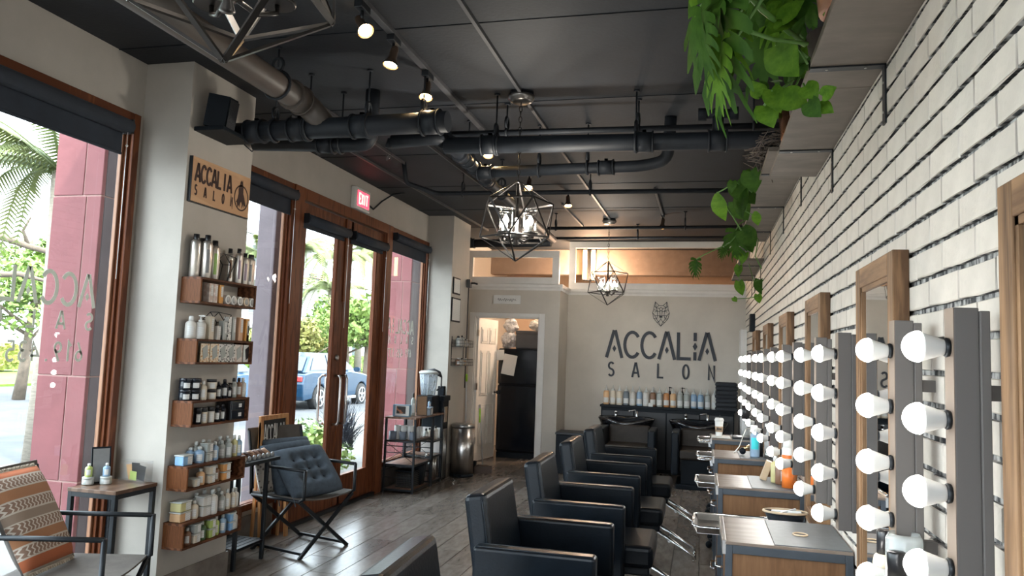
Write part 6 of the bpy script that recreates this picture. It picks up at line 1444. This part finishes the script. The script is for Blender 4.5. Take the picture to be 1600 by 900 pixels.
t = thing('wooden_block', 'light wooden block leaning behind the bottles on the third station', 'block', (.37, 4.95, z)); b = MB().box(-.018, .018, -.03, .03, 0, .12, r=.003); b.bm.transform(Matrix.Rotation(.35, 4, 'Y')); b.build('block', mat('pale_wood_block', (.48, .36, .24), .6), t)
t = thing('spray_bottle', 'clear spray bottle with a turquoise label on the fourth station', 'spray bottle', (.40, 6.10, z)); MB().lathe([(.034, 0), (.036, .01), (.036, .15), (.028, .175), (.013, .19)], n=22).build('body', mat('pale_blue_clear', (.32, .46, .62), .12, alpha=.75), t); MB().patch(.036, .06, .145, -2.4, -.9).build('label', mat('turquoise_label', (.03, .58, .62), .4), t)
b = MB().lathe([(.014, .188), (.014, .21), (.010, .215)], n=12); b.box(-.035, .018, -.010, .010, .212, .235, r=.004); b.bar((-.03, 0, .215), (-.035, 0, .185), .006); b.build('trigger', WHITEP, t)
t = thing('clear_spray_bottle', 'clear spray bottle with a metal base and pink label on the fourth station', 'spray bottle', (.50, 6.08, z)); MB().lathe([(.036, 0), (.036, .05)], n=20).build('base', STEEL, t); MB().lathe([(.036, .05), (.036, .16), (.018, .19), (.022, .23)], n=20).build('body', mat('clear_frost', (.6, .62, .62), .15, alpha=.55), t); MB().patch(.0362, .055, .14, -1.7, -.9).build('label', PINKL, t); MB().box(-.03, .02, -.012, .012, .23, .255, r=.004).build('trigger', WHITEP, t)
t = thing('tall_dark_bottle', 'slim dark bottle between the spray bottles on the fourth station', 'bottle', (.45, 6.16, z)); MB().lathe([(.014, 0), (.014, .14), (.007, .15), (.007, .20), (0, .2)], n=12).build('body', CAPB, t)
t = thing('brass_clipper', 'small black and brass clipper on the fourth station', 'clipper', (.315, 6.2, z)); MB().lathe([(0, -.03), (.024, -.026), (.024, .02), (.018, .03), (0, .03)], (0, 0, .030), n=16, ax='y').build('motor', BLACKP, t); MB().tube([(.01, 0, .045), (.045, .02, .065), (.05, .02, .03)], [.012, .016, .010], 8).build('brass_head', mat('brass', (.75, .52, .28), .2, 1.), t)
t = thing('desk_cable', 'white cable looping between the fourth and fifth stations', 'cable', (.26, 6.3, z)); MB().tube([(0, 0, .003), (.05, .3, .02), (.10, .75, .06), (.15, 1.15, .10), (.19, 1.22, .10), (.20, 1.25, .045)], .004, 6).build('cable', WHITEP, t); MB().box(.19, .21, 1.24, 1.26, .0, .05, r=.003).build('plug', WHITEP, t)
t = thing('coffee_cup', 'white takeaway cup with a brown sleeve on the fifth station', 'cup', (.17, 7.55, z+.008)); MB().lathe([(.028, 0), (.030, .005), (.040, .145)], n=24).build('cup', WHITEP, t); MB().lathe([(.0335, .04), (.0385, .092), (.0375, .092), (.0325, .04)], n=24, cap=False).build('sleeve', mat('kraft_sleeve', (.40, .28, .18), .8), t)
MB().lathe([(.043, .143), (.044, .152), (.040, .158), (.036, .170), (0, .171)], n=24).build('lid', WHITEP, t); MB().tube([(.005, 0, .168), (.006, 0, .195)], .004, 6).build('straw', CAPB, t)
b = MB(); zz = [(-.024, .050), (-.018, .084), (-.012, .055), (-.006, .084), (-.002, .055), (.004, .078), (.010, .058), (.012, .078), (.018, .056), (.024, .078)]
for p, q in zip(zz, zz[1:]): b.bar((p[0], -math.sqrt(.0385**2-p[0]**2), p[1]), (q[0], -math.sqrt(.0385**2-q[0]**2), q[1]), .003)
b.build('scribble', CAPB, t)
tag(centre(MB().box(.10, .27, 7.42, 7.66, z+.001, z+.007).build('white_booklet', PAPER)), 'white booklet under the coffee cup on the fifth station', 'booklet')
tag(centre(MB().box(.29, .46, 7.44, 7.6, z+.001, z+.022, r=.006).build('tablet', CAPB)), 'black flat case beside the coffee cup on the fifth station', 'case')
t = thing('frosted_jar', 'tall jar with a dark lid before the towels on the fifth station', 'jar', (.42, 7.72, z)); MB().lathe([(.040, 0), (.040, .17)], n=20).build('jar_body', mat('clear_frost', (.6, .62, .62)), t); MB().lathe([(.038, .17), (.036, .30), (0, .30)], n=20).build('lid', CAPB, t)
for k, (x, y) in enumerate(((.09, 7.30), (.09, 5.9))):
    t = thing('hair_dryer_holder', ['chrome ring holder on the front edge of the fifth station', 'chrome ring holder on the front edge of the fourth station'][k], 'holder', (XR-.489, 7.37-PITCH*k+.25, .70)); MB().tube([(-.07+.05*math.cos(a), .05*math.sin(a), .05) for a in [2*PI*q/20 for q in range(20)]], .007, 8, closed=True).build('ring', CHROME, t); MB().bar((-.02, 0, .045), (-.013, 0, .0), .02).build('clip', CHROME, t)

# ================================================================ SHELVES ABOVE and plants
def wshelf(y0, y1, z, lab, brk, L_=1.3):
    t = thing('wall_shelf', lab, 'shelf', (XR-.014, (y0+y1)/2, z), group='grey stained shelves high on the brick wall'); n = max(1, round((y1-y0)/1.33))
    yc = (y0+y1)/2
    for k in range(n): a, b_ = y0+(y1-y0)*k/n, y0+(y1-y0)*(k+1)/n; MB().box(-.235, 0, a-yc+.002, b_-yc-.002, 0, .024, r=.002).build('board', SHELFW, t)
    for y in brk:
        b = MB().box(-.23, 0, y-yc-.018, y-yc+.018, -.006, 0).box(-.006, 0, y-yc-.018, y-yc+.018, -.20, 0).box(-.235, -.230, y-yc-.018, y-yc+.018, -.006, .030)
        k = b.build('bracket', BLACKM, t)
        for sx in (-.06, -.18): MB().lathe([(0, -.0085), (.005, -.008), (.005, -.006)], (sx, y-yc, 0), n=8).build('screw', STEEL, k)
        for sz in (-.06, -.16): MB().lathe([(0, -.0085), (.005, -.008), (.005, -.006)], (0, y-yc, sz), n=8, ax='x').build('screw', STEEL, k)
    return t
wshelf(1.50, 4.23, 2.50, 'longest near wall shelf at the top right carrying the hanging monstera', (1.62, 2.66, 3.70))
wshelf(4.30, 7.55, 2.665, 'middle wall shelf, a little higher, carrying trailing plants', (4.84, 5.87, 6.98))
wshelf(7.68, 9.60, 2.50, 'farthest wall shelf carrying jars and a trailing pothos', (8.10, 9.0, 9.5))
def leafmesh(kind, m):
    b = MB(); z = lambda x, y: -.30*x*x+.28*abs(y)-.5*y*y-.012*math.sin(x*30)*min(1, abs(y)*6)
    V = lambda x, y: b.bm.verts.new((x, y, z(x, y)))
    def strip(rows):
        for A, B_ in zip(rows, rows[1:]):
            for i in range(len(A)-1): f = b.bm.faces.new((A[i], A[i+1], B_[i+1], B_[i])); f.smooth = True
    if kind in ('heart', 'narrow'):
        n = 9
        for s in (-1, 1):
            rows = []
            for k in range(n+1):
                u = k/n
                if kind == 'heart':
                    w = .43*math.sin(PI*min(1, (u+.10)/1.1)**.72)**.9 if u < 1 else 0.
                    back = -.13*math.exp(-(u*7)**2)
                else: w = .15*math.sin(PI*(.08+.92*u)) if u < 1 else 0.; back = 0
                rows.append([V(u+back*q*1.2 if q else u, s*w*q) for q in (0, .35, .7, 1)])
            strip(rows)
    else:
        for s in (-1, 1):
            rows = [[V(u, 0), V(u, s*.13*math.sin(PI*(.12+.85*u))+s*.01)] for u in [k/8 for k in range(9)]]; strip(rows)
            for i in range(6):
                x0 = .0+.145*i; w = (.42, .52, .52, .46, .36, .24)[i]; sw = .07+.025*i
                rows = []
                for q in (0, .35, .7, .92, 1):
                    y = .05+(w-.05)*q; xo = sw*q*q*1.6-(.12*q if i == 0 else 0); hw = .076*(1-.05*q*q) if q < 1 else .035
                    rows.append([V(x0+.06+xo-hw, s*y), V(x0+.06+xo+hw, s*y)])
                strip(rows)
    bmesh.ops.remove_doubles(b.bm, verts=b.bm.verts, dist=.0004)
    return b.mesh('leaf', m)
LH, LHd, LM, LMd, LN = leafmesh('heart', GREEN), leafmesh('heart', GREEND), leafmesh('monstera', GREEND), leafmesh('monstera', GREEN), leafmesh('narrow', GREEN)
def leaf(me, parent, base, tip, width=1., roll=0.):
    """leaf laid from base to tip (world points)"""
    base, tip = Vector(base), Vector(tip); d = tip-base; L_ = d.length; d.normalize()
    zz = Vector((-.55, -.75, .35)); zz = (zz-d*zz.dot(d)).normalized(); yy = zz.cross(d)
    M = Matrix((d, yy, zz)).transposed() @ Matrix.Rotation(roll, 3, 'X')
    o = link('leaf', me, parent); o.location = base-parent.location; o.rotation_euler = M.to_euler(); o.scale = (L_, L_*width, L_); return o
def pot(x, y, z, r, h, m, lab, name='plant_pot'):
    t = thing(name, lab, 'plant', (x, y, z)); MB().lathe([(r*.78, 0), (r*.8, .004), (r, h), (r*.93, h), (r*.74, .01)], n=28).build('pot', m, t); MB().lathe([(0, h*.88), (r*.92, h*.88)], n=20, cap=False).build('soil', mat('soil', (.03, .022, .016), .95), t); return t
zs = 2.526
# monstera at the near end, leaves spilling over the shelf edge
POTB = mat('bronze_pot', (.07, .055, .05), .5, .2)
t = pot(.40, 2.30, zs, .10, .17, mat('terracotta_copper', (.42, .20, .12), .35, .3, var=.2), 'monstera in a copper coloured pot with long hanging split leaves', 'potted_monstera')
def W(px, py, Y): return onY(px, py, Y)
stems = []
for (bx, by), (tx, ty), Y, me, wd, rl in (((1118, -25), (1102, 160), 2.25, LM, .75, .3), ((1108, -10), (1150, 95), 2.3, LMd, .6, -.4), ((1095, 10), (1090, 112), 2.2, LM, .5, .2), ((1128, 55), (1106, 165), 2.22, LMd, .42, .1), ((1140, 75), (1128, 130), 2.28, LN, 1.4, .0), ((1205, -10), (1178, 122), 2.95, LM, .85, -.2), ((1150, -30), (1100, 20), 2.2, LM, 1., .3), ((1230, -20), (1190, 60), 2.9, LMd, .8, .2), ((1262, -30), (1240, 40), 2.9, LM, .9, -.4), ((1180, -40), (1165, 30), 2.8, LM, .9, .4)):
    p, q = W(bx, by, Y), W(tx, ty, Y-.05); leaf(me, t, p, q, wd, rl); stems.append(p)
for p in stems[:]:
    a = Vector((.36, 2.3, zs+.14)); m_ = a.lerp(p, .5)+Vector((0, 0, .12)); MB().tube([a-t.location, m_-t.location, p-t.location], [.008, .007, .005], 6).build('stem', STEMG, t)
MB().tube([Vector(W(1258, 70, 2.5))-t.location, Vector(W(1190, 15, 2.35))-t.location, Vector(W(1160, -20, 2.3))-t.location], .009, 6).build('stem', STEMG, t)
MB().tube([Vector(W(1262, 68, 2.45))-t.location, Vector(W(1210, 62, 2.4))-t.location, Vector(W(1150, 42, 2.3))-t.location], .007, 6).build('stem', STEMG, t)
t = pot(.43, 2.78, zs, .085, .14, POTB, 'pothos with heart shaped leaves around the first shelf bracket', 'potted_pothos')
for (bx, by), (tx, ty), Y, me, wd in (((1212, 72), (1236, 118), 2.5, LH, 1.3), ((1200, 20), (1215, 0), 2.45, LH, 1.2), ((1205, 40), (1232, 5), 2.4, LH, 1.2), ((1232, 30), (1198, 45), 2.4, LH, 1.1), ((1190, 148), (1175, 130), 2.6, LH, 1.3), ((1205, 140), (1218, 170), 2.55, LH, 1.0), ((1225, 150), (1260, 160), 2.5, LH, 1.3), ((1258, 135), (1275, 150), 2.4, LH, 1.3), ((1285, 150), (1303, 135), 2.35, LH, 1.3), ((1262, 160), (1277, 180), 2.4, LHd, 1.2), ((1280, 165), (1300, 172), 2.4, LH, 1.1), ((1194, 165), (1206, 194), 2.6, LH, 1.2), ((1215, 128), (1205, 122), 2.6, LHd, 1.4), ((1240, 60), (1252, 20), 2.5, LHd, 1.2), ((1222, 30), (1250, -5), 2.35, LH, 1.2), ((1262, 95), (1240, 100), 2.7, LHd, 1.2), ((1258, 110), (1245, 80), 2.7, LHd, 1.1), ((1235, 130), (1240, 105), 2.65, LHd, 1.1), ((1270, 40), (1262, 10), 2.4, LHd, 1.1), ((1285, 20), (1290, -10), 2.3, LH, 1.1), ((1208, 100), (1198, 80), 2.6, LHd, 1.1), ((1195, 40), (1198, 10), 2.5, LHd, 1.2), ((1183, 133), (1195, 150), 2.62, LHd, 1.2)):
    p, q = W(bx, by, Y), W(tx, ty, Y-.03); leaf(me, t, p, q, wd, rnd.uniform(-.4, .4))
for ps in (((1262, 100), (1240, 62), (1212, 72)), ((1250, 120), (1238, 145), (1225, 150), (1205, 142)), ((1255, 130), (1262, 150), (1285, 162), (1290, 168)), ((1240, 125), (1205, 150), (1194, 165)), ((1262, 90), (1235, 66), (1202, 85), (1200, 100)), ((1255, 60), (1232, 30), (1205, 40))):
    MB().tube([Vector(W(a, b_, 2.55))-t.location for a, b_ in ps], .004, 6).build('vine', STEMG, t)
t = pot(.40, 3.25, zs, .075, .13, mat('dark_bronze_pot', (.06, .045, .04), .45, .3), 'snake plant in a dark bronze pot at mid shelf', 'potted_plant')
for k in range(6): a = k*1.05; leaf(LHd if k % 2 else LN, t, t.location+Vector((0, 0, .11)), t.location+Vector((.07*math.cos(a), .07*math.sin(a), .11+.22)), .7)
t = pot(.39, 3.62, zs, .062, .13, mat('ribbed_copper', (.78, .38, .20), .2, 1., kind='wave', scale=30, stretch=(1, 1, .02)), 'ribbed shiny copper pot with a small succulent at the shelf edge', 'copper_pot')
for k in range(7): a = k*.9; leaf(LHd, t, t.location+Vector((0, 0, .12)), t.location+Vector((-.03+.06*math.cos(a), .06*math.sin(a), .18)), 1.)
t = pot(.50, 4.02, zs, .05, .10, COPPER, 'smaller copper pot behind the ribbed one', 'copper_pot'); leaf(LHd, t, t.location+Vector((0, 0, .1)), t.location+Vector((0, -.04, .17)), 1.)
zs2 = 2.69
# dried wreath like nest
b = MB(); r_ = random.Random(8)
for _ in range(110):
    c = Vector((r_.uniform(-.09, .09), r_.uniform(-.25, .25), r_.uniform(0, .14))); d = Vector((r_.gauss(0, 1), r_.gauss(0, 1), r_.gauss(0, .6))).normalized()*.09; b.tube([c-d, c+Vector((0, 0, .02)), c+d], .003, 4)
o = b.build('dried_twigs', mat('dry_twig', (.12, .095, .08), .8)); o.location = (.40, 4.75, zs2+.02); tag(o, 'tangled dried twigs lying at the near end of the middle shelf', 'twigs')
t = thing('bleached_driftwood', 'tall pale curved piece of bark standing on the middle shelf', 'driftwood', (.40, 6.25, zs2)); b = MB().tube([(0, 0, 0), (-.02, .02, .12), (0, .04, .24), (.03, .05, .32)], [.085, .080, .065, .02], 12); b.build('bark', mat('bleached_bark', (.52, .47, .42), .8, bump=.3), t)
t = pot(.42, 5.45, zs2, .07, .11, POTB, 'trailing plant with pale stems on the middle shelf', 'potted_vine')
for (bx, by), (tx, ty), Y, me, wd in (((1150, 285), (1158, 315), 5.3, LHd, 1.1), ((1160, 300), (1150, 340), 5.3, LHd, 1.2), ((1172, 268), (1178, 300), 5.0, LHd, 1.2), ((1120, 302), (1125, 345), 5.2, LN, 2.4), ((1145, 283), (1140, 300), 5.2, LHd, 1.2), ((1180, 330), (1184, 352), 5.2, LN, 2.2), ((1165, 275), (1170, 262), 5.3, LHd, 1.2), ((1160, 290), (1175, 320), 5.4, LHd, 1.2), ((1150, 315), (1165, 345), 5.5, LHd, 1.3)):
    leaf(me, t, W(bx, by, Y), W(tx, ty, Y), wd, rnd.uniform(-.4, .4))
for ps in (((1175, 300), (1150, 285), (1120, 302)), ((1170, 290), (1165, 330), (1180, 338), (1184, 332)), ((1120, 300), (1140, 330), (1158, 360))):
    MB().tube([Vector(W(a, b_, 5.3))-t.location for a, b_ in ps], .005, 6).build('vine', STEMG, t)
t = pot(.40, 6.9, zs2, .08, .12, POTB, 'small monstera hanging from the far part of the middle shelf', 'potted_monstera')
for (bx, by), (tx, ty), Y, me, wd in (((1150, 358), (1145, 402), 6.8, LM, 1.0), ((1135, 385), (1122, 402), 6.9, LM, 1.0), ((1168, 370), (1172, 395), 6.8, LHd, 1.1), ((1160, 360), (1180, 385), 6.6, LHd, 1.2), ((1088, 404), (1082, 432), 7.0, LM, .9), ((1165, 395), (1155, 412), 6.8, LH, 1.1)):
    leaf(me, t, W(bx, by, Y), W(tx, ty, Y), wd, rnd.uniform(-.3, .3))
for ps in (((1172, 340), (1155, 350), (1150, 360)), ((1165, 350), (1140, 380), (1100, 398), (1088, 405)), ((1170, 350), (1185, 375), (1180, 400), (1190, 420))): MB().tube([Vector(W(a, b_, 6.8))-t.location for a, b_ in ps], .005, 6).build('vine', STEMG, t)
t = pot(.40, 7.95, 2.526, .07, .14, mat('glass_pot', (.5, .5, .48), .1, alpha=.5), 'pothos in a clear jar trailing below the farthest shelf', 'potted_pothos')
for (bx, by), (tx, ty), Y, me, wd in (((1188, 437), (1190, 462), 7.9, LHd, 1.2), ((1155, 440), (1157, 462), 7.9, LH, 1.0), ((1184, 460), (1185, 474), 7.9, LH, 1.2), ((1146, 465), (1151, 472), 7.9, LH, 1.2), ((1155, 415), (1150, 432), 7.8, LH, 1.1), ((1150, 390), (1154, 408), 7.8, LH, 1.1)):
    leaf(me, t, W(bx, by, Y), W(tx, ty, Y), wd)
for ps in (((1165, 395), (1178, 440), (1188, 437)), ((1188, 462), (1170, 466), (1148, 467)), ((1160, 395), (1155, 420), (1155, 440))): MB().tube([Vector(W(a, b_, 7.9))-t.location for a, b_ in ps], .004, 6).build('vine', STEMG, t)
for k, y in enumerate((8.5, 9.1)):
    t = thing('glass_vase', ['clear glass vase on the farthest shelf', 'second clear glass vase at the far end of the farthest shelf'][k], 'vase', (.42, y, 2.524)); MB().lathe([(.05, 0), (.06, .08), (.045, .18), (.042, .18), (.055, .08), (.04, .01), (0, .01)], n=20).build('vase', CGLASS, t)
